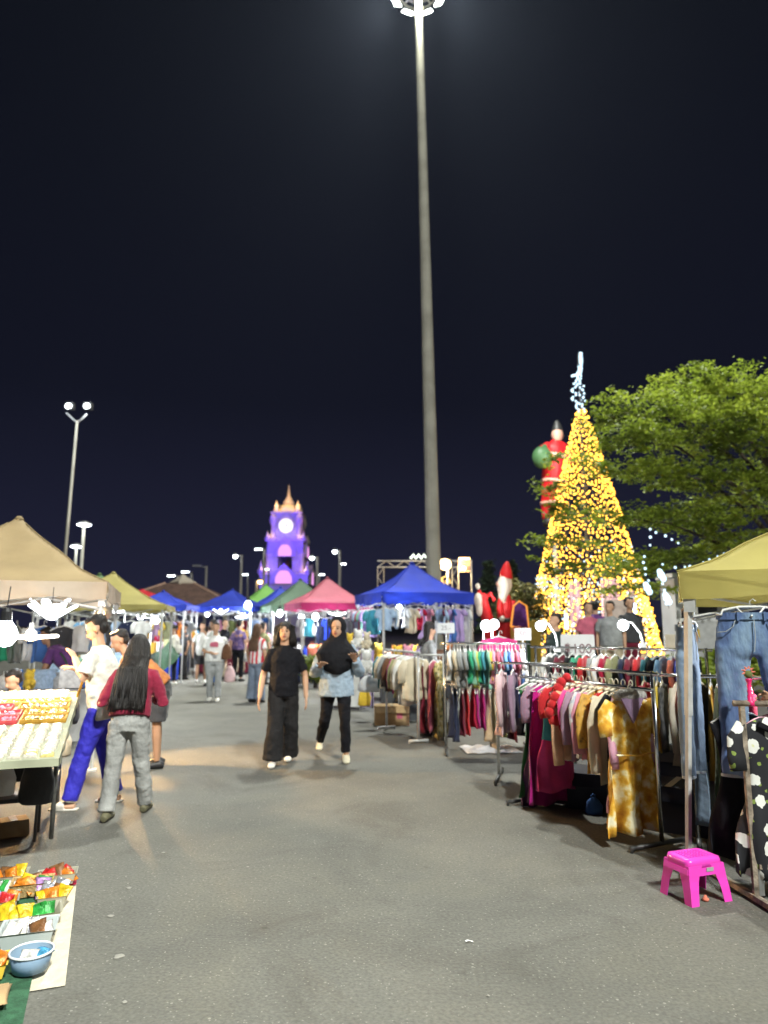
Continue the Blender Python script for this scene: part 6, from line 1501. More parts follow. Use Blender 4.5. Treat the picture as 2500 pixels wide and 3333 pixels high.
part('rim', MB().rings([[((0.093 + 0.006 * math.cos(p)) * math.cos(a), (0.093 + 0.006 * math.cos(p)) * math.sin(a), 0.077 + 0.006 * math.sin(p)) for p in (0, 1.57, 3.14, 4.71)] for a in [2 * PI * i / 24 for i in range(24)]], closed=True), mat('milky rim', (0.62, 0.66, 0.70), 0.3), bw_, True)
pouch(bw_, (-0.01, -0.01, 0.05), (-1.2, 0.2, 0.4), 0.08, 0.10, 0.02, F['white']); pouch(bw_, (0.02, 0.03, 0.045), (-1.3, 0.1, -0.4), 0.10, 0.10, 0.03, F['blue'])
filled('clear tray of yellow and green snack bags in the middle of the mat', (-1.89, 4.05), 0.30, 0.16, 0.05, CLEAR, ['yellow', 'yellow', 'yellow', 'green', 'green'], 2)
filled('clear tray with sunflower coloured snack packs at the mat edge', (-1.86, 4.28), 0.14, 0.12, 0.055, CLEAR, ['yellow', 'orange', 'brown', 'yellow'], 3)
filled('wicker coloured tray of orange snack packs with paper slip', (-2.06, 4.45), 0.20, 0.15, 0.07, mat('wicker', (0.42, 0.28, 0.12), 0.7, 0, 0.3, 40, 0.6, 60), ['orange', 'yellow', 'orange', 'brown', 'orange', 'green'], 4)
filled('small clear tray of purple and silver packs', (-1.93, 4.42), 0.15, 0.12, 0.05, CLEAR, ['purple', 'silver', 'white', 'silver'], 5)
filled('clear tray of pink and blue packs left of the yellow snacks', (-2.12, 4.17), 0.20, 0.16, 0.07, CLEAR, ['pink', 'purple', 'blue', 'pink', 'red', 'orange'], 6)
filled('clear tray of dark red packs by the red edge', (-1.99, 4.62), 0.20, 0.12, 0.06, CLEAR, ['red', 'red', 'brown', 'red', 'orange'], 7)
filled('clear tray of orange packs at the far left of the mat', (-2.28, 4.60), 0.20, 0.14, 0.06, CLEAR, ['orange', 'brown', 'orange', 'yellow'], 8)
filled('yellow carton of snacks left of the blue tub', (-1.78, 3.46), 0.16, 0.14, 0.06, C('yellow'), ['yellow', 'yellow', 'orange'], 9)
filled('clear tray with white and green packs at the left edge', (-2.22, 4.38), 0.16, 0.12, 0.05, CLEAR, ['white', 'green', 'white'], 10)
pb = thing('paper_bag', 'flat brown paper bag at the near end of the green cloth', 'paper bag', (-1.66, 3.22, 0.036), MR)
pouch(pb, (0, 0, 0.02), (-PI / 2, 0, 0), 0.2, 0.18, 0.04, M_CARD, 'bag')
part('fold', MB().box((0, 0.092, 0.014), (0.17, 0.02, 0.012)), M_CARD, pb)

# litter and gum spots on the asphalt
single('paper_scrap', MB().grid(lambda u, v: (-0.02 + 0.04 * u, -0.008 + 0.016 * v, 0.006 + 0.004 * math.sin(u * 5)), 6, 3), WB, 'scrap of white paper on the asphalt in the foreground', 'litter', (0.43, 3.88, 0), 0.3)
grd = bpy.data.objects['ground']
rng = random.Random(9)
for x, y, s in ((-1.55, 4.62, 0.018), (-1.5, 4.2, 0.02), (-1.28, 3.72, 0.026), (-1.1, 3.3, 0.012), (-0.55, 4.4, 0.008), (0.45, 3.35, 0.008), (-0.9, 5.0, 0.01), (-1.55, 5.3, 0.014)):
    part('gum_spot', MB().rings([[(x + s * k * (1 + 0.25 * math.sin(3 * a + x * 9)) * math.cos(a), y + s * k * (1 + 0.2 * math.sin(2 * a + y * 5)) * math.sin(a), z) for a in [2 * PI * i / 14 for i in range(14)]] for z, k in ((0.002, 1.0), (0.0045, 0.8))]), mat('old gum', (0.26, 0.25, 0.22), 0.8), grd, True)

# ------------------------------------------------------------------ goods on the stalls behind
GOODS = {}
def goods_mesh(kind):
    if kind in GOODS: return GOODS[kind]
    b = MB()
    if kind == 'box': b.box((0, 0, 0.5), (0.9, 0.8, 0.9)).box((0, 0, 0.97), (0.94, 0.84, 0.06))
    elif kind == 'bottle': b.lathe([(0.28, 0), (0.3, 0.05), (0.3, 0.6), (0.12, 0.75), (0.11, 0.9), (0.14, 0.9), (0.14, 1.0)], 12)
    elif kind == 'plush toy': b.ball((0, 0, 0.35), (0.42, 0.36, 0.36), 10, 8).ball((0, -0.05, 0.8), 0.3, 10, 8).ball((-0.22, 0, 1.05), 0.12, 6, 5).ball((0.22, 0, 1.05), 0.12, 6, 5).ball((-0.4, -0.15, 0.35), 0.14, 6, 5).ball((0.4, -0.15, 0.35), 0.14, 6, 5).ball((-0.25, -0.3, 0.1), 0.15, 6, 5).ball((0.25, -0.3, 0.1), 0.15, 6, 5)
    elif kind == 'bag': b.tube([(0, 0, 0), (0, 0, 0.08), (0.03, 0, 0.5), (0, 0.02, 0.8), (0, 0, 0.9)], [(0.36, 0.25), (0.48, 0.34), (0.46, 0.3), (0.3, 0.2), (0.1, 0.06)], 10).tube([(-0.1, 0, 0.85), (-0.08, 0, 1.1), (0.08, 0, 1.1), (0.1, 0, 0.85)], 0.03, 5)
    elif kind == 'folded stack':
        for i in range(5): b.box((0.02 * (i % 2), 0.01 * i, 0.1 + 0.17 * i), (0.95, 0.8, 0.15))
    GOODS[kind] = b
    return b
def goods_row(where, a, b, z, items, seed, size=0.2):
    """items: list of (kind, colour word)"""
    A, B = Vector(a), Vector(b); q = random.Random(seed); n = len(items)
    for i, (kind, c) in enumerate(items):
        p = A.lerp(B, (i + 0.5) / n)
        s = size * q.uniform(0.85, 1.25)
        me = goods_mesh(kind).mesh(kind, kind not in ('box', 'folded stack')); me.materials.append(C(c))
        o = link(kind.replace(' ', '_'), me, None, (p[0], p[1] + q.uniform(-0.08, 0.08), z), q.uniform(-0.5, 0.5))
        o.scale = (s, s, s * q.uniform(0.9, 1.25))
        tag(o, '%s %s, %s from the left on %s' % (c, kind, ORD[i], where), kind, 'goods on ' + where)
def stall_table(label, a, b, depth, h, m, skirt=True):
    A, B = Vector((a[0], a[1], 0)), Vector((b[0], b[1], 0)); d = B - A; L = d.length
    r = thing('stall_table', label, 'table', (A + B) / 2, math.atan2(d.y, d.x))
    part('table_top', MB().box((0, 0, h - 0.02), (L, depth, 0.04)), m, r)
    if skirt: part('cloth_skirt', MB().grid(lambda u, v: ((u - 0.5) * L, -depth / 2 - 0.006 - 0.02 * v * math.sin(u * L * 16), h - 0.005 - (h - 0.06) * v), 60, 4), m, r, True)
    for sx in (-1, 1):
        for sy in (-1, 1): part('leg', MB().tube([(sx * (L / 2 - 0.06), sy * (depth / 2 - 0.06), 0), (sx * (L / 2 - 0.06), sy * (depth / 2 - 0.06), h - 0.04)], 0.016, 6), M_DARK_STEEL, r)
    return r
K = ['box', 'bottle', 'plush toy', 'bag', 'folded stack']
def mix(seed, n, kinds=K, cols=None):
    q = random.Random(seed); cs = cols or list(PAL)
    return [(q.choice(kinds), q.choice(cs)) for _ in range(n)]
# behind the trinket table, under the tan tent
stall_table('long stall table in the shade under the tan tent', (-5.9, 9.6), (-4.0, 10.2), 0.7, 0.72, C('grey'))
goods_row('the table under the tan tent', (-5.85, 9.5), (-4.05, 10.1), 0.72, mix(1, 11, ['box', 'bag', 'bottle', 'plush toy'], ['blue', 'white', 'sky blue', 'grey', 'navy', 'white', 'yellow', 'pale blue', 'beige']), 1, 0.26)
goods_row('the ground below the tan tent', (-5.2, 8.6), (-3.9, 9.0), 0.0, mix(2, 7, ['bag', 'box'], ['blue', 'white', 'grey', 'beige', 'navy', 'orange']), 2, 0.34)
stall_table('white covered table beyond the tan tent beside the lane', (-6.1, 13.0), (-4.6, 13.4), 0.7, 0.7, C('white'))
goods_row('the white table beyond the tan tent', (-6.0, 12.95), (-4.7, 13.35), 0.7, mix(3, 9, ['plush toy', 'bag', 'box'], ['white', 'pale blue', 'orange', 'grey', 'white', 'yellow', 'mauve']), 3, 0.27)
rack_clothes([(None, c, k, 0.4, L, s, 'w') for c, k, L, s in (('white', 'shirt', 0.5, 0.2), ('sky blue', 'shirt', 0.5, 0.2), ('grey', 'shirt', 0.5, 0.2), ('charcoal', 'shirt', 0.6, 0.3), ('pale blue', 'shirt', 0.5, 0.2), ('navy', 'shirt', 0.6, 0.3), ('white', 'dress', 0.7, 0.2))], (-6.4, 14.6, 1.72), (-4.95, 14.8, 1.72), 'from the left under the olive tent', 'clothes under the olive yellow tent', seed=31, jitter=1.2)
rack_clothes([(None, c, k, 0.4, L, s, 'w') for c, k, L, s in (('pale blue', 'tank', 0.4, 0), ('white', 'tank', 0.45, 0), ('emerald', 'shirt', 0.5, 0.2), ('grey', 'tank', 0.5, 0), ('white', 'shirt', 0.5, 0.2), ('blue', 'shirt', 0.5, 0.2), ('charcoal', 'tank', 0.5, 0), ('white', 'tank', 0.4, 0), ('pale blue', 'shirt', 0.45, 0.2))], (-6.0, 10.2, 1.62), (-4.3, 10.85, 1.62), 'from the left under the tan tent', 'goods hung under the tan tent', seed=41, jitter=1.3)
stall_table('blue covered table left behind the tan tent', (-8.6, 12.2), (-6.9, 12.6), 0.8, 0.75, C('blue'))
goods_row('the blue table behind the tan tent', (-8.5, 12.1), (-7.0, 12.5), 0.75, mix(13, 8, ['box', 'bag', 'plush toy'], ['blue', 'white', 'emerald', 'grey', 'yellow', 'pink']), 13, 0.36)
# blue tents left of the lane and in the middle
stall_table('stall table under the blue tent left of the lane', (-7.3, 21.0), (-5.9, 21.1), 0.7, 0.75, C('royal blue'))
goods_row('the left blue tent table', (-7.25, 20.9), (-5.95, 21.0), 0.75, mix(4, 8, None or K, ['yellow', 'mustard', 'orange', 'khaki', 'mauve', 'beige', 'white', 'pink']), 4, 0.3)
rack_clothes([(None, c, 'shirt', 0.4, 0.55, 0.2, 'w') for c in ('mustard', 'mauve', 'yellow', 'khaki', 'lilac', 'orange', 'grey')], (-7.2, 21.6, 1.75), (-5.9, 21.7, 1.75), 'from the left in the left blue tent', 'clothes under the blue tent left of the lane', seed=32, jitter=1.5)
stall_table('stall table under the middle blue tent', (-6.1, 24.2), (-4.2, 24.0), 0.7, 0.75, C('maroon'))
goods_row('the table under the middle blue tent', (-6.0, 24.1), (-4.3, 23.9), 0.75, mix(5, 9, K), 5, 0.3)
rack_clothes([(None, c, 'shirt', 0.42, 0.6, 0.2, 'w') for c in ('white', 'pink', 'beige', 'olive', 'pale blue', 'crimson', 'cream', 'pale blue', 'white')], (-6.0, 25.0, 1.82), (-4.2, 24.8, 1.82), 'from the left in the middle blue tent', 'clothes under the middle blue tent', seed=33, jitter=1.5)
stall_table('far stall table at the end of the lane', (-8.6, 29), (-6.0, 29.4), 0.8, 0.75, C('navy'))
goods_row('the lane end table', (-8.5, 28.9), (-6.1, 29.3), 0.75, mix(6, 11, K), 6, 0.34)
stall_table('stall table in front of the leaf green tent', (-5.4, 28.6), (-4.0, 28.2), 0.7, 0.75, C('pale blue'))
rack_clothes([(None, c, 'shirt', 0.46, 0.75, 0.2, 'w') for c in ('pale blue', 'sky blue', 'pale blue', 'white', 'sky blue', 'blue', 'pale blue')], (-5.3, 26.2, 1.9), (-3.9, 25.3, 1.9), 'from the left under the dark blue tent', 'pale clothes under the dark blue tent', seed=34, jitter=1.5)
# grey green and pink tents
stall_table('flower stall table under the grey green tent', (-3.3, 21.9), (-2.6, 21.3), 0.6, 0.7, C('white'))
goods_row('the table under the grey green tent', (-3.3, 21.8), (-2.6, 21.2), 0.7, mix(7, 5, ['plush toy', 'bag'], ['orange', 'yellow', 'green', 'red', 'white']), 7, 0.3)
stall_table('stall table under the pink tent', (-2.5, 20.0), (-0.9, 19.9), 0.6, 0.75, C('navy'))
goods_row('the table under the pink tent', (-2.45, 19.9), (-0.95, 19.8), 0.75, mix(8, 8, ['plush toy', 'bag', 'box', 'bottle'], ['orange', 'royal blue', 'white', 'black', 'teal', 'coral', 'yellow']), 8, 0.3)
rack_clothes([(None, c, k, 0.42, L, 0.2, 'w') for c, k, L in (('white', 'shirt', 0.55), ('teal', 'shirt', 0.55), ('white', 'shirt', 0.5), ('navy', 'dress', 0.9), ('black', 'dress', 1.0), ('royal blue', 'shirt', 0.6), ('mint', 'shirt', 0.5), ('coral', 'shirt', 0.6), ('charcoal', 'dress', 0.9))], (-2.5, 20.9, 1.85), (-0.9, 20.6, 1.85), 'from the left under the pink tent', 'clothes under the pink tent', seed=35, jitter=1.5)
bush('green potted plant in a white pot beside the pink tent', (-1.75, 18.6, 0), 0.28, 0.85, 9, M_LEAF, 30, 'plant', 'potted_plant')
# bright blue tent: pale things hung along its front and toys on a table
rack_clothes([(None, c, k, w, L, s, 'w') for c, k, w, L, s in (('pale blue', 'shirt', 0.34, 0.42, 0.15), ('white', 'tank', 0.3, 0.36, 0), ('pale blue', 'tank', 0.3, 0.4, 0), ('white', 'shirt', 0.34, 0.4, 0.15), ('cream', 'shirt', 0.34, 0.5, 0.15), ('crimson', 'shirt', 0.3, 0.45, 0.1), ('lilac', 'dress', 0.36, 0.62, 0.12), ('pink', 'dress', 0.34, 0.6, 0.1), ('charcoal', 'shirt', 0.36, 0.5, 0.2), ('pale blue', 'shirt', 0.36, 0.55, 0.2), ('maroon', 'shirt', 0.3, 0.5, 0.1), ('blue', 'dress', 0.34, 0.7, 0.1), ('lilac', 'shirt', 0.34, 0.7, 0.1), ('white', 'shirt', 0.34, 0.72, 0.2))],
             (-0.02, 14.66, 1.98), (1.75, 15.25, 1.98), 'from the left across the blue tent front', 'clothes along the front of the bright blue tent', seed=36, jitter=0.9)
rack_clothes([(None, c, 'shirt', 0.36, 0.55, 0.2, 'w') for c in ('teal', 'lilac', 'mint', 'rose', 'pale blue', 'mauve')], (-0.18, 14.8, 1.96), (-0.62, 16.6, 1.96), 'along the blue tent side', 'clothes along the left side of the bright blue tent', seed=37, jitter=0.5)
stall_table('toy table under the bright blue tent', (-0.2, 15.6), (1.5, 16.1), 0.8, 0.72, C('charcoal'))
goods_row('the blue tent toy table', (-0.2, 15.3), (1.5, 15.8), 0.72, [('plush toy', 'yellow'), ('plush toy', 'peach'), ('plush toy', 'orange'), ('bag', 'black'), ('plush toy', 'yellow'), ('bag', 'grey'), ('plush toy', 'mustard'), ('box', 'brown'), ('plush toy', 'orange')], 9, 0.34)
stall_table('low table of white plush toys left of the bright blue tent', (-0.95, 14.4), (-0.3, 14.0), 0.6, 0.68, C('white'))
goods_row('the white plush table', (-1.0, 14.4), (-0.25, 14.0), 0.68, [('plush toy', 'white'), ('plush toy', 'white'), ('plush toy', 'cream'), ('plush toy', 'white')], 10, 0.28)
goods_row('the upper plush shelf', (-0.95, 14.7), (-0.25, 14.3), 1.12, [('plush toy', 'peach'), ('plush toy', 'yellow'), ('plush toy', 'white'), ('plush toy', 'cream')], 12, 0.26)
goods_row('the table beside the slanting rack', (0.15, 12.9), (0.9, 12.6), 0.85, [('plush toy', 'yellow'), ('plush toy', 'pink'), ('bag', 'lilac'), ('plush toy', 'white')], 11, 0.3)
stall_table('narrow table behind the slanting rack', (0.1, 12.9), (0.95, 12.6), 0.45, 0.85, C('charcoal'))
single('shelf_box', MB().box((0, 0, 0.54), (0.75, 0.28, 1.08)), C('lilac'), 'lilac covered display box behind the white plush toys', 'display box', (-0.6, 14.65, 0), -0.55)
garment('hanging_shirt', 'hot pink satin blouse hung below the largest bare bulb', C('hot pink'), (1.62, 10.15, 1.42), 0.1, 'shirt', 0.5, 0.5, 0.03, 0.35, 'w', 0.02, None, 55)
# green tarpaulin held between two people
single('tarpaulin', MB().grid(lambda u, v: ((-4.55 - 1.05 * u) + (v - 0.5) * 0.25, 10.4 + 9.0 * u, 0.98 - 0.9 * math.sin(PI * u) * 0.45 - (v - 0.5) * 0.42 + 0.03 * math.sin(u * 20 + v * 5)), 40, 8), mat('green tarpaulin', (0.035, 0.10, 0.055), 0.6, 0, 0.2, 3, 0.2, 12), 'dark green tarpaulin stretched between two people behind the orange shirt', 'tarpaulin', (0, 0, 0), 0, None, True)

# ------------------------------------------------------------------ people
T_WHITE = C('white'); T_BLACK = C('black')
DENIM_L = mat('cloth grey jeans', (0.30, 0.30, 0.29), 0.85, 0, 0.25, 5, 0.4, 30)
person('person in black headscarf and pale blue blouse walking with both hands raised', (-0.57, 8.75, 0), R(4), 1.63, (0, 0.02),
       ((-0.13, 0.02, 0.47), (-0.20, 0.30, 0.17), (0.10, -0.10, 0.48), (0.12, -0.08, 0.08)), ((-0.27, -0.02, 0.99), (-0.19, -0.22, 1.10), (0.28, -0.02, 1.0), (0.21, -0.20, 1.17)), (-0.25, 0.08),
       mat('cloth chambray blouse', (0.30, 0.38, 0.47), 0.85, 0, 0.12, 6, 0.4, 18), 'loose', 0.74, T_BLACK, 'slim', 'none', shoe=mat('cream shoe', (0.66, 0.60, 0.44), 0.6), vox=0.009, build=0.98, hijab=cloth('black scarf', (0.010, 0.010, 0.013)), face=True)
person('person in black T-shirt and wide black trousers with shoulder-length hair walking forward', (-1.17, 8.5, 0), R(3), 1.585, (0, 0.0),
       ((-0.08, -0.10, 0.46), (-0.10, -0.12, 0.085), (0.08, 0.06, 0.46), (0.06, 0.20, 0.10)), ((-0.25, 0.02, 1.02), (-0.27, -0.10, 0.77), (0.25, 0.03, 1.02), (0.27, -0.04, 0.77)), (0.05, -0.05),
       T_BLACK, 'short', 0.78, cloth('faded black', (0.018, 0.017, 0.018)), 'wide', 'shoulder', shoe=M_SOLE, vox=0.009, build=0.97, hl=0.22, face=True, strands=70)
person('person in white T-shirt and blue trousers touching chin beside the trinket table', (-2.53, 6.62, 0), R(-88), 1.64, (0, 0.07),
       ((-0.12, -0.02, 0.46), (-0.15, 0.09, 0.08), (0.11, -0.12, 0.46), (0.14, -0.20, 0.08)), ((-0.22, -0.10, 1.06), (-0.08, -0.28, 1.15), (0.23, -0.12, 1.10), (0.05, -0.27, 1.27)), (0.15, 0.55),
       cloth('ivory tee', (0.68, 0.66, 0.58)), 'short', 0.74, mat('cloth bright blue', (0.035, 0.03, 0.45), 0.7, 0, 0.12, 5, 0.4, 16), 'straight', 'short', shoe=mat('white slide', (0.62, 0.58, 0.52), 0.6), vox=0.009, build=1.06, foot_open=True, face=True)
person('person with very long dark hair, maroon top and grey jeans seen from behind', (-2.17, 6.25, 0), R(184), 1.48, (0, 0.15),
       ((-0.12, -0.06, 0.44), (-0.14, -0.18, 0.08), (0.11, 0.04, 0.44), (0.12, 0.14, 0.08)), ((-0.29, -0.06, 1.00), (-0.13, -0.30, 1.04), (0.28, -0.06, 1.00), (0.12, -0.30, 1.06)), (0.0, 0.5),
       cloth('maroon knit', (0.20, 0.012, 0.035)), 'long', 0.88, DENIM_L, 'straight', 'long', shoe=mat('olive clog', (0.13, 0.12, 0.07), 0.6), vox=0.009, build=1.02, hl=0.60, strands=170)
person('person in burnt orange T-shirt bending forward behind the long-haired person', (-2.56, 8.35, 0), R(-75), 1.66, (0, 0.36), None, ((-0.24, -0.42, 0.92), (-0.16, -0.56, 0.86), (0.24, -0.42, 0.92), (0.16, -0.56, 0.86)), (0.2, 0.5),
       cloth('burnt orange', (0.44, 0.15, 0.04)), 'short', 0.84, C('charcoal'), 'shorts', 'short', skin=M_SKIN2, shoe=M_BLACK, vox=0.012, build=1.1)
sb = thing('shoulder_bag', 'small dark shoulder bag hanging at the hip of the person in white', 'bag', (-2.76, 6.52, 0.72), R(-60))
part('pouch', MB().tube([(0, 0, 0), (0, 0, 0.05), (0, 0, 0.16), (0, 0, 0.2)], [(0.08, 0.03), (0.11, 0.05), (0.1, 0.045), (0.07, 0.025)], 12), C('charcoal'), sb, True)
part('strap', MB().tube([(0.03, 0, 0.18), (0.06, 0.06, 0.4), (0.14, 0.12, 0.62)], (0.012, 0.012, 0.012), 6), C('mustard'), sb)

GRP = 'shoppers in the lane'
w_ = person('person in white T-shirt with red print and loose grey trousers walking towards the camera', (-3.62, 15.5, 0), R(8), 1.60, (0, 0), ((-0.09, -0.05, 0.46), (-0.08, 0.0, 0.08), (0.09, -0.08, 0.46), (0.10, -0.14, 0.08)), ((-0.25, 0.0, 1.05), (-0.02, -0.20, 1.0), (0.26, 0.02, 1.05), (0.24, -0.05, 0.8)), (0.05, 0.05), T_WHITE, 'short', 0.82, C('grey'), 'straight', 'short', shoe=M_SOLE, vox=0.014, build=1.2, group=GRP)
part('shirt_print', MB().rings([[(x, y, 1.13 + z) for x, z in ((-0.09, 0.0), (0.07, -0.01), (0.08, 0.05), (0.05, 0.10), (-0.07, 0.09), (-0.1, 0.05))] for y in (-0.172, -0.14)]), C('rose'), w_)
person('person in red and white striped jersey and jeans with long brown hair', (-2.66, 15.1, 0), R(150), 1.58, (0, 0.02), None, None, (-0.5, 0.1), ramp_mat('red white jersey', [(0.44, (0.55, 0.03, 0.05)), (0.5, (0.68, 0.66, 0.66))], 3.4, kind='X', bump=0.1), 'short', 0.80, mat('cloth washed denim', (0.16, 0.20, 0.27), 0.85, 0, 0.2, 5, 0.4, 20), 'wide', 'long', hairm=M_HAIR_BROWN, shoe=M_BLACK, vox=0.014, group=GRP, hl=0.5)
person('person in loose white top and navy trousers holding the green tarpaulin', (-5.63, 19.5, 0), R(-70), 1.56, (0, 0.05), None, ((-0.24, -0.08, 1.04), (-0.2, -0.3, 0.98), (0.24, -0.08, 1.04), (0.2, -0.3, 0.98)), (0, 0.2), cloth('off white', (0.60, 0.58, 0.52)), 'loose', 0.86, C('navy'), 'slim', 'bun', shoe=M_SOLE, vox=0.018, group=GRP)
person('person in white T-shirt and dark shorts in the lane with hand on face', (-5.12, 20.3, 0), R(20), 1.62, (0, 0), None, ((-0.24, 0, 1.05), (-0.24, -0.04, 0.8), (0.24, -0.1, 1.08), (0.08, -0.22, 1.32)), (0, 0.1), T_WHITE, 'short', 0.74, C('charcoal'), 'shorts', 'short', shoe=M_SOLE, vox=0.018, group=GRP)
person('person in purple patterned shirt and black cropped trousers', (-4.18, 20.7, 0), R(160), 1.70, (0, 0.02), None, None, (0.4, 0), ramp_mat('purple print', [(0.35, (0.05, 0.03, 0.12)), (0.55, (0.16, 0.10, 0.26)), (0.68, (0.45, 0.25, 0.08))], 9), 'short', 0.84, T_BLACK, 'slim', 'short', shoe=M_BLACK, vox=0.018, group=GRP)
person('person in black T-shirt between the walker in grey and the purple shirt', (-4.75, 21.2, 0), R(60), 1.72, (0, 0.05), None, None, (0, 0.2), T_BLACK, 'short', 0.84, C('beige'), 'straight', 'short', shoe=M_BLACK, vox=0.02, group=GRP)
person('person in orange T-shirt seen from behind by the middle blue tent', (-6.45, 23.3, 0), R(175), 1.72, (0, 0.02), None, None, (0.3, 0), C('orange'), 'short', 0.84, C('navy'), 'straight', 'short', skin=M_SKIN2, shoe=M_BLACK, vox=0.02, group=GRP)
person('person in olive T-shirt standing by the flower stall', (-3.3, 19.6, 0), R(150), 1.62, (0, 0.02), None, None, (0, 0), C('khaki'), 'short', 0.84, C('charcoal'), 'straight', 'short', shoe=M_BLACK, vox=0.02, group=GRP)
person('person in red top reaching over the flower stall', (-2.55, 18.4, 0), R(120), 1.58, (0, 0.1), None, None, (0, 0.2), C('red'), 'short', 0.84, C('charcoal'), 'straight', 'long', shoe=M_BLACK, vox=0.02, group=GRP, hl=0.3)
person('person in grey top and black trousers between the racks seen from the side', (0.66, 11.1, 0), R(100), 1.60, (0, 0.03), None, ((-0.22, -0.06, 1.04), (-0.18, -0.26, 1.0), (0.22, -0.06, 1.04), (0.18, -0.26, 1.0)), (0.2, 0.2), C('grey'), 'long', 0.84, T_BLACK, 'slim', 'long', shoe=M_BLACK, vox=0.014, group=GRP, hl=0.3)
q = random.Random(77)
far = [(-7.4, 22.5, 'white'), (-7.0, 24.6, 'navy'), (-7.9, 23.2, 'grey'), (-6.0, 26.5, 'pink'), (-5.6, 27.3, 'white'), (-7.2, 27.0, 'mustard'), (-6.6, 30.5, 'charcoal'), (-8.1, 30.8, 'white'), (-8.9, 28.0, 'maroon'), (-7.6, 34.0, 'cream'), (-9.2, 35.0, 'sky blue'), (-5.0, 25.6, 'black'), (-8.2, 20.6, 'white'), (-7.6, 19.2, 'charcoal'), (-6.2, 22.0, 'black'), (-5.5, 22.8, 'beige'), (-6.75, 21.7, 'crimson'), (-5.9, 24.9, 'white'), (-7.7, 26.2, 'teal'), (-6.3, 28.8, 'lilac'), (-5.3, 31.5, 'white'), (-6.9, 33.0, 'navy'), (-8.6, 32.3, 'rose'), (-4.7, 23.6, 'mustard'), (-6.6, 18.3, 'grey'), (-6.95, 20.25, 'white'), (-5.9, 21.45, 'charcoal'), (-4.55, 19.25, 'white'), (-3.75, 22.55, 'pink'), (-4.05, 24.55, 'navy'), (-7.05, 17.65, 'black')]
for i, (x, y, c) in enumerate(far):
    person('%s clad person in the far crowd, %s nearest of it' % (c, ORD[[sorted([p[1] for p in far]).index(y)][0]]), (x, y, 0), q.uniform(0, 6.28), q.uniform(1.56, 1.74), (0, 0.03), None, None, (0, 0.1), C(c), 'short', 0.84, C(q.choice(['charcoal', 'navy', 'blue', 'black', 'beige'])), 'straight', q.choice(['short', 'short', 'bun', 'long']), skin=q.choice([M_SKIN, M_SKIN2]), shoe=M_BLACK, vox=0.03, group='far crowd in the lane', hl=0.3)
# vendors under the tan tent
person('vendor in dark clothes bending down under the tan tent', (-4.55, 10.75, 0), R(-70), 1.66, (0, 0.34), None, ((-0.22, -0.40, 0.95), (-0.2, -0.5, 0.72), (0.22, -0.40, 0.95), (0.2, -0.5, 0.72)), (0, 0.4), C('purple'), 'short', 0.84, C('navy'), 'slim', 'short', skin=M_SKIN2, shoe=M_BLACK, vox=0.014)
person('person crouching with dark hair behind the trinket table', (-3.85, 8.05, 0), R(-30), 1.5, (0, 0.22), ((-0.12, -0.34, 0.42), (-0.12, -0.12, 0.08), (0.12, -0.34, 0.42), (0.12, -0.12, 0.08)), ((-0.24, -0.3, 0.62), (-0.15, -0.48, 0.66), (0.24, -0.3, 0.62), (0.15, -0.48, 0.66)), (0, 0.5), C('navy'), 'short', 0.42, C('charcoal'), 'slim', 'short', shoe=M_BLACK, vox=0.014, hip_drop=0.40)
# people on the terrace behind the racks
TG = 'people on the terrace behind the racks'
person('person in dark green polo looking left behind the pale pink shirt rack', (2.88, 12.0, 0), R(-60), 1.74, (0, 0.02), None, None, (0, 0.1), cloth('dark green', (0.02, 0.035, 0.03)), 'short', 0.84, C('charcoal'), 'straight', 'short', shoe=M_BLACK, vox=0.014, group=TG)
person('person in grey jacket over pink shirt on the terrace', (3.98, 14.0, 0.33), R(5), 1.66, (0, 0.02), None, None, (0.2, 0.1), C('rose'), 'short', 0.84, C('charcoal'), 'straight', 'short', shoe=M_BLACK, vox=0.014, group=TG)
person('person in dark shirt seen from behind between pink shirt and grey shirt', (4.6, 15.6, 0.33), R(160), 1.74, (0, 0.02), None, None, (0, 0), C('purple'), 'short', 0.84, C('charcoal'), 'straight', 'short', shoe=M_BLACK, vox=0.016, group=TG)
person('person in plain grey T-shirt standing on the terrace', (4.22, 13.4, 0.33), R(-25), 1.66, (0, 0.02), None, None, (-0.3, 0.1), C('grey'), 'short', 0.84, C('beige'), 'straight', 'short', shoe=M_BLACK, vox=0.014, build=1.15, group=TG)
person('person in dark jacket in front of the pale board', (4.85, 14.2, 0.33), R(10), 1.76, (0, 0.02), None, None, (0.3, 0.1), C('charcoal'), 'long', 0.84, C('maroon'), 'straight', 'short', shoe=M_BLACK, vox=0.014, group=TG)
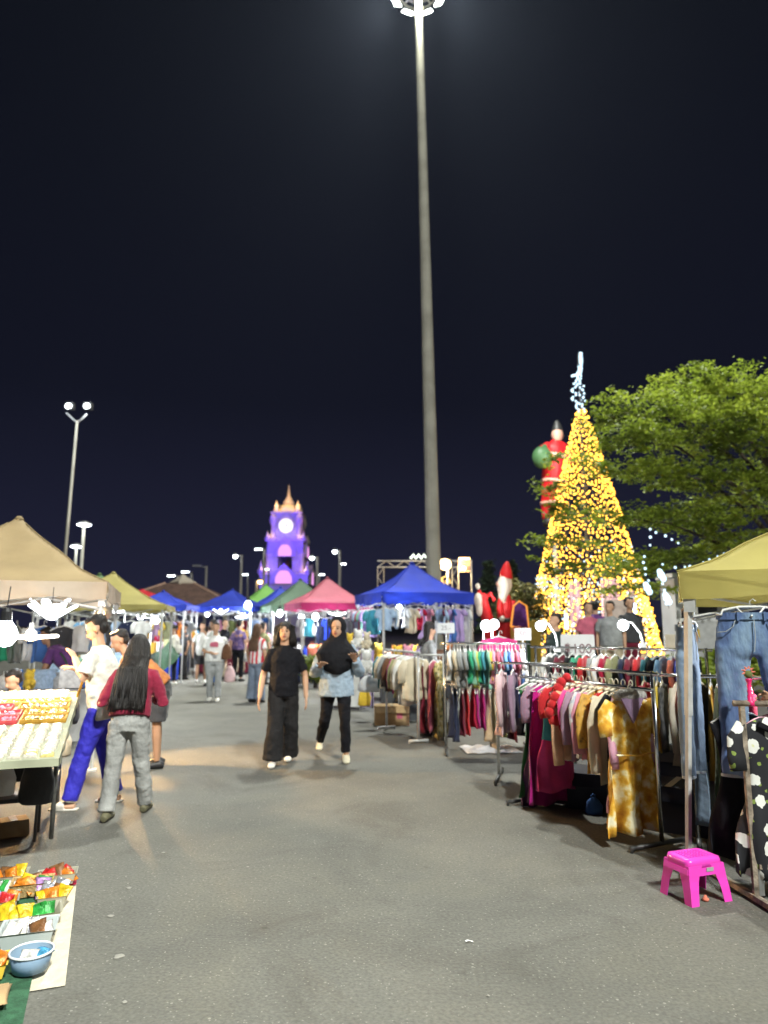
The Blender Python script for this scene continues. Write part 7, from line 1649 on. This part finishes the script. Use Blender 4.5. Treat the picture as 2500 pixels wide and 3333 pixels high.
person('person in maroon top sitting back beside the kiosk', (6.3, 15.0, 0.33), R(40), 1.55, (0, 0.02), None, None, (0, 0.1), C('maroon'), 'short', 0.84, C('charcoal'), 'straight', 'long', shoe=M_BLACK, vox=0.016, group=TG, hl=0.3)
person('person with tied hair in dark top walking past the kiosk', (6.9, 16.4, 0.33), R(-60), 1.62, (0, 0.02), None, None, (0, 0.1), C('black'), 'short', 0.84, C('charcoal'), 'straight', 'bun', shoe=M_BLACK, vox=0.016, group=TG)
# shopper whose hand reaches in at the right edge
person('person reaching one hand to the rusty rack from beyond the right edge', (2.93, 4.48, 0), R(0), 1.62, (0, 0.02), None, ((-0.36, -0.02, 1.06), (-0.56, -0.06, 1.125), (0.24, 0.0, 1.06), (0.24, -0.05, 0.82)), (0.3, 0.2), C('grey'), 'short', 0.84, C('navy'), 'straight', 'long', shoe=M_BLACK, vox=0.010, hl=0.3)
# carried bags
for lab, loc, s, m in (('brown tote bag at the shoulder of the walker in grey trousers', (-3.36, 15.42, 0.86), (0.22, 0.12, 0.32), C('brown')), ('white and pink plastic bag carried low by the walker in grey trousers', (-3.36, 15.8, 0.36), (0.24, 0.14, 0.34), C('pale pink')), ('white plastic bag held by the person in the purple shirt', (-3.9, 20.6, 0.55), (0.2, 0.12, 0.3), M_PLASTIC)):
    bag(lab, loc, 0.2, s, m)

# ------------------------------------------------------------------ thin glow haze volume, added to imitate lens glare round the lamps
hm = bpy.data.materials.new('glow haze'); hm.use_nodes = True; hm.node_tree.nodes.clear()
o_ = hm.node_tree.nodes.new('ShaderNodeOutputMaterial'); v_ = hm.node_tree.nodes.new('ShaderNodeVolumePrincipled')
v_.inputs['Density'].default_value = 0.00011; v_.inputs['Color'].default_value = (0.66, 0.76, 1.0, 1); v_.inputs['Anisotropy'].default_value = 0.6
hm.node_tree.links.new(v_.outputs[0], o_.inputs['Volume'])
hz_ = part('haze', MB().box((0, 320, 13.2), (820, 780, 28.4)), hm, None); hz_['kind'] = 'stuff'
sc.cycles.volume_bounces = 0
